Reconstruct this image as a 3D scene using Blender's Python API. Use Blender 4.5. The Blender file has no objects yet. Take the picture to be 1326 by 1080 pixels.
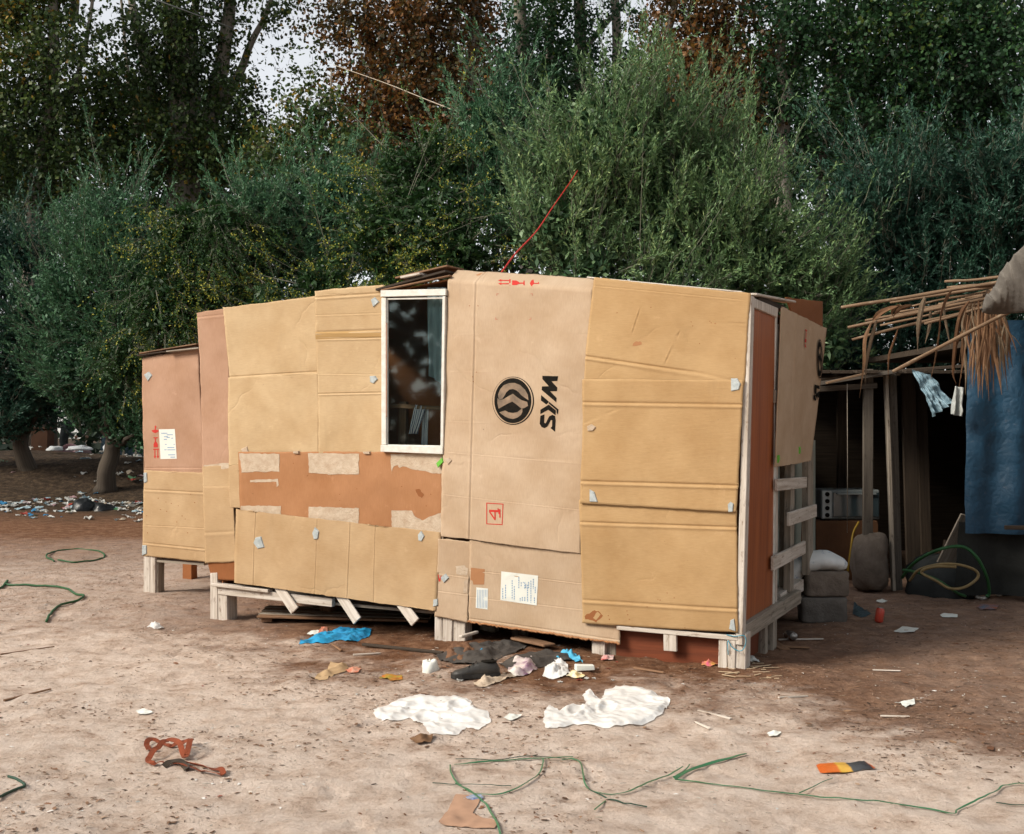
import bpy, bmesh, math, random
import numpy as np
from mathutils import Vector

rng = np.random.default_rng(7)
random.seed(7)
S = bpy.context.scene
COL = S.collection
R = math.radians

# ------------------------------------------------------------------ camera
FPX, CX, HY, EYE = 1525.0, 663.0, 545.0, 1.55          # focal length in photo pixels, centre column, horizon row, eye height
cam = bpy.data.cameras.new('camera')
cam.sensor_width = 36.0
cam.lens = FPX / 1326.0 * 36.0
cam.shift_y = (HY - 540.0) / 1326.0
cam.clip_end = 2000.0
cam_o = bpy.data.objects.new('camera', cam)
cam_o.location = (0, 0, EYE)
cam_o.rotation_euler = (R(90), 0, 0)
COL.objects.link(cam_o)
S.camera = cam_o

# ------------------------------------------------------------------ sky and sun (soft, bright overcast evening)
SUN_EL, SUN_AZ = 36.0, 246.0        # azimuth clockwise from +Y: light comes from behind the camera, to its left
world = bpy.data.worlds.new('World')
S.world = world
world.use_nodes = True
wn, wl = world.node_tree.nodes, world.node_tree.links
bg = wn['Background']
sky = wn.new('ShaderNodeTexSky')
sky.sky_type = 'NISHITA'
sky.sun_disc = False
sky.sun_elevation = R(SUN_EL)
sky.sun_rotation = R(SUN_AZ)
sky.dust_density = 1.5
sky.air_density = 1.0
hs = wn.new('ShaderNodeHueSaturation')
hs.inputs['Saturation'].default_value = 0.16
wl.new(sky.outputs[0], hs.inputs['Color'])
wl.new(hs.outputs[0], bg.inputs['Color'])
bg.inputs['Strength'].default_value = 0.095
sl = bpy.data.lights.new('sun', 'SUN')
sl.energy = 1.8
sl.angle = R(22)
sl.color = (1.0, 0.90, 0.76)
sun = bpy.data.objects.new('sun', sl)
sd = Vector((math.sin(R(SUN_AZ)) * math.cos(R(SUN_EL)), math.cos(R(SUN_AZ)) * math.cos(R(SUN_EL)), math.sin(R(SUN_EL))))
sun.rotation_euler = (-sd).to_track_quat('-Z', 'Y').to_euler()
COL.objects.link(sun)
S.view_settings.view_transform = 'Standard'
S.view_settings.look = 'None'
S.view_settings.exposure = 1.26
S.view_settings.gamma = 1.0
S.view_settings.use_curve_mapping = False

# ------------------------------------------------------------------ maths helpers
def V(*a): return np.array(a, float)
def unit(v):
    v = np.asarray(v, float)
    return v / (np.linalg.norm(v, axis=-1, keepdims=True) + 1e-12)
def P(px, py, Y): return V((px - CX) / FPX * Y, Y, EYE - (py - HY) / FPX * Y)
def ray(px, py): return V((px - CX) / FPX, 1.0, -(py - HY) / FPX)
CAM = V(0, 0, EYE)
def hit(px, py, p0, n):
    d = ray(px, py)
    return CAM + d * (np.dot(p0 - CAM, n) / np.dot(d, n))
def G(px, py, z=0.0):
    k = (EYE - z) / ((py - HY) / FPX)
    return V((px - CX) / FPX * k, k, z)

def _h(ix, iy, iz, s):
    n = (ix * 374761393 + iy * 668265263 + iz * 2147483647 + s * 974634777) & 0xffffffff
    n = ((n ^ (n >> 13)) * 1274126177) & 0xffffffff
    return ((n ^ (n >> 16)) & 0xffff) / 65535.0
def vnoise(p, seed=0):
    p = np.atleast_2d(np.asarray(p, float))
    i = np.floor(p).astype(np.int64); f = p - i; f = f * f * (3 - 2 * f)
    r = 0
    for a in (0, 1):
        for b in (0, 1):
            for c in (0, 1):
                w = (f[:, 0] if a else 1 - f[:, 0]) * (f[:, 1] if b else 1 - f[:, 1]) * (f[:, 2] if c else 1 - f[:, 2])
                r = r + w * _h(i[:, 0] + a, i[:, 1] + b, i[:, 2] + c, seed)
    return r * 2 - 1
def fbm(p, seed=0, o=4, g=0.5):
    p = np.atleast_2d(np.asarray(p, float)); r = 0; a = 1
    for k in range(o):
        r = r + a * vnoise(p * 2 ** k + 17.3 * k, seed + k); a *= g
    return r

# ------------------------------------------------------------------ materials
MATS = {}
def nodes(name):
    m = bpy.data.materials.new(name); m.use_nodes = True
    t = m.node_tree
    return m, t.nodes, t.links, t.nodes['Principled BSDF']
def ramp(N, stops):
    r = N.new('ShaderNodeValToRGB'); e = r.color_ramp.elements
    while len(e) < len(stops): e.new(0.5)
    for q, (p, c) in zip(e, stops):
        q.position = p; q.color = (*c, 1) if len(c) == 3 else c
    return r
def coord(N, L, kind='Object', scale=(1, 1, 1)):
    tc = N.new('ShaderNodeTexCoord'); mp = N.new('ShaderNodeMapping')
    mp.inputs['Scale'].default_value = scale
    L.new(tc.outputs[kind], mp.inputs[0]); return mp.outputs[0]
def noise(N, L, co, scale, detail=4, rough=0.6):
    n = N.new('ShaderNodeTexNoise'); n.inputs['Scale'].default_value = scale
    n.inputs['Detail'].default_value = detail; n.inputs['Roughness'].default_value = rough
    L.new(co, n.inputs['Vector']); return n.outputs['Fac']
def mix(N, L, f, a, b, mode='MIX'):
    m = N.new('ShaderNodeMix'); m.data_type = 'RGBA'; m.blend_type = mode
    for s, v in ((m.inputs[0], f), (m.inputs[6], a), (m.inputs[7], b)):
        if hasattr(v, 'links'): L.new(v, s)
        elif isinstance(v, (int, float)): s.default_value = v
        else: s.default_value = (*v, 1)
    return m.outputs[2]
def bump(N, L, b, h, strength, dist=0.01, prev=None):
    n = N.new('ShaderNodeBump'); n.inputs['Strength'].default_value = strength; n.inputs['Distance'].default_value = dist
    L.new(h, n.inputs['Height'])
    if prev is not None: L.new(prev, n.inputs['Normal'])
    return n.outputs[0]

def plain(name, c1, c2=None, scale=6.0, rough=0.8, bs=0.3, bscale=40.0, kind='Object', cs=(1, 1, 1), spec=0.3, metal=0.0):
    if name in MATS: return MATS[name]
    m, N, L, b = nodes(name)
    c2 = c2 or tuple(x * 0.7 for x in c1)
    co = coord(N, L, kind, cs)
    r = ramp(N, [(0.3, c1), (0.7, c2)])
    L.new(noise(N, L, co, scale, 6), r.inputs[0])
    L.new(r.outputs[0], b.inputs['Base Color'])
    b.inputs['Roughness'].default_value = rough
    b.inputs['Specular IOR Level'].default_value = spec
    b.inputs['Metallic'].default_value = metal
    if bs: L.new(bump(N, L, b, noise(N, L, co, bscale, 5), bs), b.inputs['Normal'])
    MATS[name] = m
    return m

def cardboard(name, c, dark=None, flute='v', stain=0.5, fl=0.25):
    """kraft board: fluting lines along one UV axis, mottled fibre, scuffs and small water marks"""
    if name in MATS: return MATS[name]
    m, N, L, b = nodes(name)
    uv = coord(N, L, 'UV')
    sep = N.new('ShaderNodeSeparateXYZ'); L.new(uv, sep.inputs[0])
    wob = N.new('ShaderNodeTexWave'); wob.wave_type = 'BANDS'; wob.bands_direction = 'X' if flute == 'v' else 'Y'
    wob.inputs['Scale'].default_value = 38.0; wob.inputs['Distortion'].default_value = 0.6; wob.inputs['Detail'].default_value = 2
    L.new(uv, wob.inputs['Vector'])
    dark = dark or tuple(x * y for x, y in zip(c, (0.80, 0.74, 0.66)))
    r = ramp(N, [(0.28, dark), (0.62, c)])
    L.new(noise(N, L, uv, 2.3, 7, 0.62), r.inputs[0])
    fib = ramp(N, [(0.35, (0.94, 0.93, 0.92)), (0.65, (1.04, 1.04, 1.03))])
    sc = coord(N, L, 'UV', (18, 140, 1) if flute == 'h' else (140, 18, 1))
    L.new(noise(N, L, sc, 1.0, 4, 0.7), fib.inputs[0])
    col = mix(N, L, 1.0, r.outputs[0], fib.outputs[0], 'MULTIPLY')
    # pits and scuffs with a shape of their own
    sp = ramp(N, [(0.70, (0, 0, 0)), (0.76, (1, 1, 1))])
    L.new(noise(N, L, uv, 26, 3, 0.55), sp.inputs[0])
    gate = ramp(N, [(0.52, (0, 0, 0)), (0.66, (1, 1, 1))])
    L.new(noise(N, L, uv, 2.9, 3), gate.inputs[0])
    msk = mix(N, L, 1.0, sp.outputs[0], gate.outputs[0], 'MULTIPLY')
    col = mix(N, L, msk, col, tuple(x * 0.42 for x in c))
    lt = ramp(N, [(0.62, (0, 0, 0)), (0.74, (stain, stain, stain))])
    L.new(noise(N, L, uv, 5.3, 8, 0.68), lt.inputs[0])
    col = mix(N, L, lt.outputs[0], col, tuple(min(1, x * 1.22 + 0.03) for x in c))
    drp = ramp(N, [(0.60, (0, 0, 0)), (0.80, (0.4, 0.4, 0.4))])
    L.new(noise(N, L, coord(N, L, 'UV', (7, 0.8, 1)), 1.0, 5, 0.7), drp.inputs[0])
    col = mix(N, L, drp.outputs[0], col, tuple(x * 0.62 for x in c))
    wv_ = N.new('ShaderNodeTexVoronoi'); wv_.feature = 'DISTANCE_TO_EDGE'; wv_.inputs['Scale'].default_value = 1.3
    dst = N.new('ShaderNodeTexNoise'); dst.inputs['Scale'].default_value = 2.2; dst.inputs['Detail'].default_value = 3; L.new(uv, dst.inputs['Vector'])
    L.new(mix(N, L, 0.35, uv, dst.outputs['Color']), wv_.inputs['Vector'])
    wrk = ramp(N, [(0.0, (0, 0, 0)), (0.012, (0.8, 0.8, 0.8)), (0.03, (1, 1, 1))]); L.new(wv_.outputs['Distance'], wrk.inputs[0])
    gw = ramp(N, [(0.46, (1, 1, 1)), (0.60, (0, 0, 0))]); L.new(noise(N, L, uv, 1.9, 2), gw.inputs[0])
    wrk2 = mix(N, L, gw.outputs[0], wrk.outputs[0], (1, 1, 1))
    # tide marks left by rain: irregular closed rings with a darker rim
    tn = noise(N, L, uv, 1.7, 3, 0.55)
    tm = ramp(N, [(0.565, (0, 0, 0)), (0.585, (0.10, 0.10, 0.10)), (0.61, (0.03, 0.03, 0.03)), (0.75, (0.12, 0.12, 0.12))]); L.new(tn, tm.inputs[0])
    col = mix(N, L, tm.outputs[0], col, tuple(x * y for x, y in zip(c, (0.66, 0.58, 0.5))))
    L.new(col, b.inputs['Base Color'])
    b.inputs['Roughness'].default_value = 0.86
    b.inputs['Specular IOR Level'].default_value = 0.2
    n1 = bump(N, L, b, wob.outputs['Fac'], fl, 0.0012)
    n2 = bump(N, L, b, noise(N, L, uv, 60, 6, 0.7), 0.12, 0.001, n1)
    n3 = bump(N, L, b, wrk2, 0.6, 0.004, n2)
    n4 = bump(N, L, b, noise(N, L, uv, 7, 3, 0.5), 0.35, 0.008, n3)
    L.new(n4, b.inputs['Normal'])
    MATS[name] = m
    return m

def wood(name, c1, c2, c3=None, scale=1.0, rough=0.8, bs=0.5, spec=0.25):
    if name in MATS: return MATS[name]
    m, N, L, b = nodes(name)
    co = coord(N, L, 'UV', (2.2 * scale, 46 * scale, 1))
    r = ramp(N, [(0.30, c2), (0.62, c1)])
    f = noise(N, L, co, 1.0, 7, 0.65)
    L.new(f, r.inputs[0]); col = r.outputs[0]
    if c3:
        g = ramp(N, [(0.56, (0, 0, 0)), (0.68, (0.85, 0.85, 0.85))])
        L.new(noise(N, L, coord(N, L, 'UV', (9, 26, 1)), 1.0, 6, 0.7), g.inputs[0])
        col = mix(N, L, g.outputs[0], col, c3)
    L.new(col, b.inputs['Base Color'])
    b.inputs['Roughness'].default_value = rough; b.inputs['Specular IOR Level'].default_value = spec
    L.new(bump(N, L, b, f, bs, 0.004), b.inputs['Normal'])
    MATS[name] = m
    return m

def leafmat(name, stops, back=None, trans=0.25, rough=0.5, spec=0.35):
    """leaf colour is picked from the stops by a per-leaf random attribute; olive leaves are paler beneath"""
    if name in MATS: return MATS[name]
    m, N, L, b = nodes(name)
    at = N.new('ShaderNodeAttribute'); at.attribute_name = 'lc'
    r = ramp(N, stops); L.new(at.outputs['Fac'], r.inputs[0]); col = r.outputs[0]
    if back:
        ge = N.new('ShaderNodeNewGeometry')
        col = mix(N, L, ge.outputs['Backfacing'], col, back)
    L.new(col, b.inputs['Base Color'])
    b.inputs['Roughness'].default_value = rough; b.inputs['Specular IOR Level'].default_value = spec
    tr = N.new('ShaderNodeBsdfTranslucent'); L.new(col, tr.inputs['Color'])
    ms = N.new('ShaderNodeMixShader'); ms.inputs[0].default_value = trans
    L.new(b.outputs[0], ms.inputs[1]); L.new(tr.outputs[0], ms.inputs[2])
    L.new(ms.outputs[0], N['Material Output'].inputs['Surface'])
    MATS[name] = m
    return m

def attr_mat(name, rough=0.85, spec=0.2):
    if name in MATS: return MATS[name]
    m, N, L, b = nodes(name)
    at = N.new('ShaderNodeAttribute'); at.attribute_name = 'Col'
    n = noise(N, L, coord(N, L, 'Object'), 60, 4)
    r = ramp(N, [(0.3, (0.8, 0.8, 0.8)), (0.7, (1.1, 1.1, 1.1))]); L.new(n, r.inputs[0])
    L.new(mix(N, L, 1.0, at.outputs['Color'], r.outputs[0], 'MULTIPLY'), b.inputs['Base Color'])
    b.inputs['Roughness'].default_value = rough; b.inputs['Specular IOR Level'].default_value = spec
    MATS[name] = m
    return m

def plastic(name, c, trans=0.3, rough=0.45, dirt=0.6, crk=1.0):
    if name in MATS: return MATS[name]
    m, N, L, b = nodes(name)
    co = coord(N, L, 'Object')
    r = ramp(N, [(0.3, tuple(x * 0.86 for x in c)), (0.65, c)]); L.new(noise(N, L, co, 9, 5), r.inputs[0])
    dz = ramp(N, [(0.60, (0, 0, 0)), (0.75, (dirt, dirt, dirt))]); L.new(noise(N, L, co, 14, 6, 0.7), dz.inputs[0])
    col = mix(N, L, dz.outputs[0], r.outputs[0], (0.42, 0.33, 0.25))
    L.new(col, b.inputs['Base Color']); b.inputs['Roughness'].default_value = rough
    cr_ = N.new('ShaderNodeTexVoronoi'); cr_.feature = 'DISTANCE_TO_EDGE'; cr_.inputs['Scale'].default_value = 16; L.new(co, cr_.inputs['Vector'])
    nb_ = bump(N, L, b, cr_.outputs['Distance'], 0.5 * crk, 0.02)
    L.new(bump(N, L, b, noise(N, L, co, 38 if crk > .5 else 14, 6 if crk > .5 else 3, 0.65), 0.7 * crk, 0.008, nb_), b.inputs['Normal'])
    tr = N.new('ShaderNodeBsdfTranslucent'); L.new(col, tr.inputs['Color'])
    ms = N.new('ShaderNodeMixShader'); ms.inputs[0].default_value = trans
    L.new(b.outputs[0], ms.inputs[1]); L.new(tr.outputs[0], ms.inputs[2])
    L.new(ms.outputs[0], N['Material Output'].inputs['Surface'])
    MATS[name] = m
    return m

# ------------------------------------------------------------------ object helpers
def thing(name, label, cat, loc, group=None):
    o = bpy.data.objects.new(name, None); COL.objects.link(o)
    o.empty_display_size = 0.1
    o.location = tuple(float(x) for x in loc)
    return tag(o, label, cat, group)
def tag(o, label=None, cat=None, group=None, kind=None):
    for k, v in (('label', label), ('category', cat), ('group', group), ('kind', kind)):
        if v: o[k] = v
    return o
def root_loc(o):
    while o.parent: o = o.parent
    return np.array(o.location)
def obj(name, verts, faces, mat, parent=None, smooth=False, uv=None, attr=None, col=None, bevel=0, solid=0, origin=None, matidx=None):
    """one mesh object from world-space vertices; a child keeps the frame of its thing, a lone thing sits at its own base"""
    verts = np.asarray(verts, float).reshape(-1, 3)
    if parent is not None: o0 = root_loc(parent)
    elif origin is not None: o0 = np.asarray(origin, float)
    else: o0 = V((verts[:, 0].min() + verts[:, 0].max()) / 2, (verts[:, 1].min() + verts[:, 1].max()) / 2, verts[:, 2].min())
    me = bpy.data.meshes.new(name)
    vv = verts - o0
    if isinstance(faces, np.ndarray):
        k = faces.shape[1]; n = len(faces)
        me.vertices.add(len(vv)); me.vertices.foreach_set('co', vv.ravel())
        me.loops.add(n * k); me.loops.foreach_set('vertex_index', faces.ravel().astype(np.int32))
        me.polygons.add(n); me.polygons.foreach_set('loop_start', np.arange(0, n * k, k, dtype=np.int32))
        me.update(calc_edges=True)
    else:
        me.from_pydata([tuple(v) for v in vv], [], faces)
    if uv is not None:
        l = me.uv_layers.new(name='UVMap')
        li = np.empty(len(me.loops), np.int32); me.loops.foreach_get('vertex_index', li)
        uv = np.asarray(uv, float)
        l.data.foreach_set('uv', (uv[li] if len(uv) == len(vv) else uv).ravel())
    if attr is not None:
        a = me.attributes.new('lc', 'FLOAT', 'POINT'); a.data.foreach_set('value', np.asarray(attr, np.float32))
    if col is not None:
        a = me.attributes.new('Col', 'FLOAT_COLOR', 'POINT'); a.data.foreach_set('color', np.asarray(col, np.float32).ravel())
    if smooth: me.shade_smooth()
    for mm in (mat if isinstance(mat, (list, tuple)) else [mat]): me.materials.append(mm)
    if matidx is not None: me.polygons.foreach_set('material_index', np.asarray(matidx, np.int32))
    o = bpy.data.objects.new(name, me); COL.objects.link(o)
    if parent is not None: o.parent = parent
    else: o.location = tuple(o0)
    if solid:
        s = o.modifiers.new('thickness', 'SOLIDIFY'); s.thickness = abs(solid); s.offset = -1 if solid > 0 else 1
    if bevel:
        b = o.modifiers.new('edge', 'BEVEL'); b.width = bevel; b.segments = 1; b.limit_method = 'ANGLE'
    return o

def box_geo(c, ax, ay, az, jitter=0.0):
    """box with centre c and half-axis vectors; returns verts, faces, per-loop uv with u along ax (in metres)"""
    c, ax, ay, az = (np.asarray(q, float) for q in (c, ax, ay, az))
    s = [(-1, -1, -1), (1, -1, -1), (1, 1, -1), (-1, 1, -1), (-1, -1, 1), (1, -1, 1), (1, 1, 1), (-1, 1, 1)]
    v = np.array([c + a * ax + b * ay + d * az for a, b, d in s])
    if jitter: v += rng.normal(0, jitter, v.shape)
    f = [(0, 3, 2, 1), (4, 5, 6, 7), (0, 1, 5, 4), (1, 2, 6, 5), (2, 3, 7, 6), (3, 0, 4, 7)]
    lx, ly, lz = (np.linalg.norm(q) for q in (ax, ay, az))
    o = rng.random(2) * 5
    uv = []
    for q in f:
        for i in q:
            a, b, d = s[i]
            uv.append((a * lx + o[0], b * ly + d * lz + o[1]))
    return v, f, uv
def plank(name, p0, p1, w, t, mat, parent=None, up=(0, 0, 1), bevel=0.003, jitter=0.0):
    """board from p0 to p1, w across (towards up), t thick"""
    p0, p1, up = np.asarray(p0, float), np.asarray(p1, float), np.asarray(up, float)
    d = unit(p1 - p0); side = unit(np.cross(d, up)); u = np.cross(side, d)
    v, f, uv = box_geo((p0 + p1) / 2, (p1 - p0) / 2, u * w / 2, side * t / 2, jitter)
    return obj(name, v, f, mat, parent, uv=uv, bevel=bevel)
def tube_geo(pts, rad, n=8, cap=True):
    pts = np.asarray(pts, float); rad = np.broadcast_to(np.asarray(rad, float), (len(pts),))
    t = unit(np.gradient(pts, axis=0))
    ref = V(0, 0, 1) if abs(t[0][2]) < 0.9 else V(1, 0, 0)
    vs, uvs = [], []
    a = unit(np.cross(t[0], ref)); L = 0
    for i in range(len(pts)):
        a = unit(a - np.dot(a, t[i]) * t[i]); b = np.cross(t[i], a)
        if i: L += np.linalg.norm(pts[i] - pts[i - 1])
        for k in range(n):
            q = 2 * math.pi * k / n
            vs.append(pts[i] + rad[i] * (math.cos(q) * a + math.sin(q) * b)); uvs.append((L, k / n * 2 * math.pi * rad[0]))
    fs = [(i * n + k, i * n + (k + 1) % n, (i + 1) * n + (k + 1) % n, (i + 1) * n + k) for i in range(len(pts) - 1) for k in range(n)]
    if cap: fs += [tuple(range(n))[::-1], tuple((len(pts) - 1) * n + k for k in range(n))]
    return np.array(vs), fs, uvs
def tube(name, pts, rad, mat, parent=None, n=8):
    v, f, uv = tube_geo(pts, rad, n)
    return obj(name, v, f, mat, parent, smooth=True, uv=uv)
def merge(parts):
    V_, F_, U_ = [], [], []; k = 0
    for v, f, u in parts:
        V_.append(v); F_ += [tuple(i + k for i in q) for q in f]; U_ += list(u); k += len(v)
    return np.vstack(V_), F_, U_
def curve(pts, n=24, wob=0.0, seed=0):
    """smooth Catmull-Rom line through points"""
    pts = np.asarray(pts, float)
    p = np.vstack([2 * pts[0] - pts[1], pts, 2 * pts[-1] - pts[-2]]); out = []
    for i in range(1, len(p) - 2):
        for t in np.linspace(0, 1, n, endpoint=False):
            a, b, c, d = p[i - 1], p[i], p[i + 1], p[i + 2]
            out.append(0.5 * (2 * b + (c - a) * t + (2 * a - 5 * b + 4 * c - d) * t * t + (3 * b - a - 3 * c + d) * t ** 3))
    out.append(pts[-1]); out = np.array(out)
    if wob: out[:, :3] += wob * np.stack([vnoise(out * 3 + 9 * k, seed + k) for k in range(3)], 1)
    return out
def inside(poly, x, y):
    poly = np.asarray(poly); r = np.zeros(len(x), bool); j = len(poly) - 1
    for i in range(len(poly)):
        xi, yi = poly[i][:2]; xj, yj = poly[j][:2]
        if yi != yj:
            c = ((yi > y) != (yj > y)) & (x < (xj - xi) * (y - yi) / (yj - yi) + xi); r ^= c
        j = i
    return r
def nearest_on(poly, p):
    poly = np.asarray(poly)[:, :2]; a = poly; b = np.roll(poly, -1, 0); d = b - a
    t = np.clip(((p[:, None, :] - a) * d).sum(2) / ((d * d).sum(1) + 1e-12), 0, 1)
    q = a + t[..., None] * d; dist = np.linalg.norm(q - p[:, None, :], axis=2); k = dist.argmin(1)
    return q[np.arange(len(p)), k], dist[np.arange(len(p)), k]
_fr = np.random.default_rng(91)
PRINTS = [(_fr.uniform(-4.6, 4.6), _fr.uniform(4.2, 10.5), _fr.uniform(0, 6.28), _fr.uniform(.10, .15), _fr.uniform(.04, .06), _fr.uniform(.006, .014)) for _ in range(240)]
def FINE(x, y, p):
    z = 0.005 * fbm(p * 13, 101, 3) - 0.006 * np.abs(fbm(p * 7, 105, 2))
    for (cx_, cy_, a_, l_, w_, d_) in PRINTS:
        k = (np.abs(x - cx_) < .3) & (np.abs(y - cy_) < .3)
        if not k.any(): continue
        dx, dy = x[k] - cx_, y[k] - cy_
        u = (dx * math.cos(a_) + dy * math.sin(a_)) / l_; v = (-dx * math.sin(a_) + dy * math.cos(a_)) / w_
        r = np.sqrt(u * u + v * v)
        z[k] += -d_ * np.exp(-(r / .85) ** 4) + .5 * d_ * np.exp(-((r - 1.15) / .25) ** 2)
    return z * np.clip((14 - y) / 3, 0, 1) * np.clip((6.5 - np.abs(x)), 0, 1)
def ground_z(x, y):
    x = np.atleast_1d(np.asarray(x, float)); y = np.atleast_1d(np.asarray(y, float))
    p = np.stack([x, y, x * 0], 1)
    z = 0.020 * fbm(p * 0.9, 3, 3) + 0.012 * fbm(p * 4.0, 9, 4)
    if len(x) > 400:                                     # clods and trodden prints: only where a whole surface is asked for
        z = z + FINE(x, y, p)
    near = np.clip(1.0 - (y - 14) / 8, 0.0, 1)
    z = z * near
    f = np.clip((y - 20.0 + 0.5 * vnoise(p * 0.5, 5)) / 4.0, 0, 1); f = f * f * (3 - 2 * f)
    lx = np.clip((4.0 - x) / 6.0, 0, 1)
    m = (0.82 + 0.16 * fbm(p * 0.6, 21, 3)) * f * lx
    back = np.clip((y - 25.5) / 5, 0, 1); m = m * (1 - 0.75 * back * back * (3 - 2 * back))
    z = z + m + 0.05 * fbm(p * 2.1, 31, 3) * f * (1 - back) * lx
    return z
def Gz(px, py):
    """the point where a photo pixel meets the uneven ground"""
    z = 0.0
    for _ in range(4 if py > 690 else 14):
        p = G(px, py, z); z = 0.5 * z + 0.5 * float(ground_z(p[0], p[1])[0])
    return G(px, py, z)
def sheet_geo(poly, height, res=0.012, seed=0, freq=7.0, edge=0.05, base=0.004, lift=None):
    """crumpled sheet lying on the ground inside a world outline: ridged folds, low at the rim"""
    poly = np.asarray(poly, float)
    x0, y0 = poly[:, 0].min(), poly[:, 1].min(); x1, y1 = poly[:, 0].max(), poly[:, 1].max()
    nx, ny = max(3, int((x1 - x0) / res) + 2), max(3, int((y1 - y0) / res) + 2)
    gx, gy = np.meshgrid(np.linspace(x0, x1, nx), np.linspace(y0, y1, ny))
    p = np.stack([gx.ravel(), gy.ravel()], 1)
    quads = np.array([(j * nx + i, j * nx + i + 1, (j + 1) * nx + i + 1, (j + 1) * nx + i) for j in range(ny - 1) for i in range(nx - 1)])
    c = p[quads].mean(1)
    quads = quads[inside(poly, c[:, 0], c[:, 1])]
    if len(quads) == 0: raise ValueError('empty sheet')
    e = np.sort(np.concatenate([quads[:, [0, 1]], quads[:, [1, 2]], quads[:, [2, 3]], quads[:, [3, 0]]]), 1)
    u, cnt = np.unique(e, axis=0, return_counts=True)
    rim = np.unique(u[cnt == 1])
    q, _ = nearest_on(poly, p[rim]); p[rim] = q
    used = np.unique(quads); remap = np.full(len(p), -1); remap[used] = np.arange(len(used))
    p = p[used]; quads = remap[quads]
    _, d = nearest_on(poly, p)
    pp = np.stack([p[:, 0], p[:, 1], p[:, 0] * 0 + seed * 3.7], 1)
    warp = 0.12 * np.stack([fbm(pp * 4, seed + 1, 2), fbm(pp * 4, seed + 2, 2), 0 * d], 1)
    rid = (1 - np.abs(fbm((pp + warp) * freq, seed, 4))) ** 2
    hump = 0.5 + 0.5 * fbm(pp * freq * 0.35, seed + 7, 2)
    k = np.clip(d / edge, 0, 1); k = k * k * (3 - 2 * k)
    z = ground_z(p[:, 0], p[:, 1]) + base + height * (0.2 + 0.8 * k) * (0.42 * rid ** 1.6 + 0.32 * hump * k)
    z += 0.12 * height * fbm(pp * freq * 4, seed + 4, 2)
    z = np.maximum(z, ground_z(p[:, 0], p[:, 1]) + base)
    return np.stack([p[:, 0], p[:, 1], z], 1), quads
def sheet(name, pix, height, mat, label, cat, group=None, seed=0, freq=7.0, res=0.012, edge=0.05, parent=None, world=None, jag=0.0):
    poly = np.array([Gz(*q)[:2] for q in pix]) if world is None else np.asarray(world, float)
    if jag:
        out = []
        for i in range(len(poly)):
            a, b = poly[i], poly[(i + 1) % len(poly)]
            for t in np.linspace(0, 1, 6, endpoint=False): out.append(a + (b - a) * t + (rng.normal(0, jag, 2) if t else 0))
        poly = np.array(out)
    v, f = sheet_geo(poly, height, res, seed, freq, edge)
    o = obj(name, v, f, mat, parent, smooth=True)
    return tag(o, label, cat, group) if label else o

# ------------------------------------------------------------------ ground
def axis(dense, lo, hi, step, far, n):
    a = np.arange(lo, hi + 1e-6, step)
    g = np.geomspace(0.06, 1, n)
    up = hi + (far - hi) * (g - g[0]) / (1 - g[0]); dn = lo - (far - hi) * (g - g[0]) / (1 - g[0])
    return np.concatenate([dn[::-1][:-1], a, up[1:]])
gxs = axis(0, -5.0, 5.0, 0.033, 900, 60)
gys = np.concatenate([[-300, -100, -40, -15, -6, -2, 0, 1.5], np.arange(2.6, 4.0, 0.1), np.arange(4.0, 9.0, 0.033), np.arange(9.0, 12.0, 0.06), np.arange(12.0, 30, 0.22), np.geomspace(30.5, 1500, 40)])
mx, my = np.meshgrid(gxs, gys)
gz = ground_z(mx.ravel(), my.ravel())
nX, nY = len(gxs), len(gys)
ii, jj = np.meshgrid(np.arange(nX - 1), np.arange(nY - 1))
q0 = (jj * nX + ii).ravel()
gf = np.stack([q0, q0 + 1, q0 + 1 + nX, q0 + nX], 1)

m, N, L, b = nodes('sandy_dirt')
co = coord(N, L, 'Object')
sand = ramp(N, [(0.33, (0.36, 0.235, 0.17)), (0.44, (0.62, 0.48, 0.385)), (0.56, (0.76, 0.63, 0.535))])
L.new(noise(N, L, co, 4.5, 12, 0.78), sand.inputs[0])
soil = ramp(N, [(0.34, (0.085, 0.038, 0.020)), (0.5, (0.185, 0.090, 0.048)), (0.66, (0.33, 0.19, 0.115))])
L.new(noise(N, L, co, 6.5, 12, 0.78), soil.inputs[0])
# trodden brown soil round the hut and below the trees: distance from the hut's strip of ground, frayed by noise
sep = N.new('ShaderNodeSeparateXYZ'); L.new(co, sep.inputs[0])
def math_(op, a, b_=None, c_=None):
    n = N.new('ShaderNodeMath'); n.operation = op
    for s, v in zip(n.inputs, (a, b_, c_)):
        if v is None: continue
        if hasattr(v, 'links'): L.new(v, s)
        else: s.default_value = v
    return n.outputs[0]
along = math_('MULTIPLY_ADD', sep.outputs['X'], 0.458, math_('MULTIPLY', sep.outputs['Y'], 0.889))   # metres towards the hut's back
edge_n = math_('MULTIPLY', math_('SUBTRACT', noise(N, L, co, 0.55, 6, 0.65), 0.5), 4.6)
fine_n = math_('MULTIPLY', math_('SUBTRACT', noise(N, L, co, 6.0, 6, 0.7), 0.5), 1.6)
dd = math_('ADD', math_('ADD', math_('SUBTRACT', along, 6.0), edge_n), fine_n)
mr = N.new('ShaderNodeMapRange'); mr.inputs['From Min'].default_value = -0.55; mr.inputs['From Max'].default_value = 0.75
mr.interpolation_type = 'SMOOTHSTEP'
L.new(dd, mr.inputs['Value'])
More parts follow.
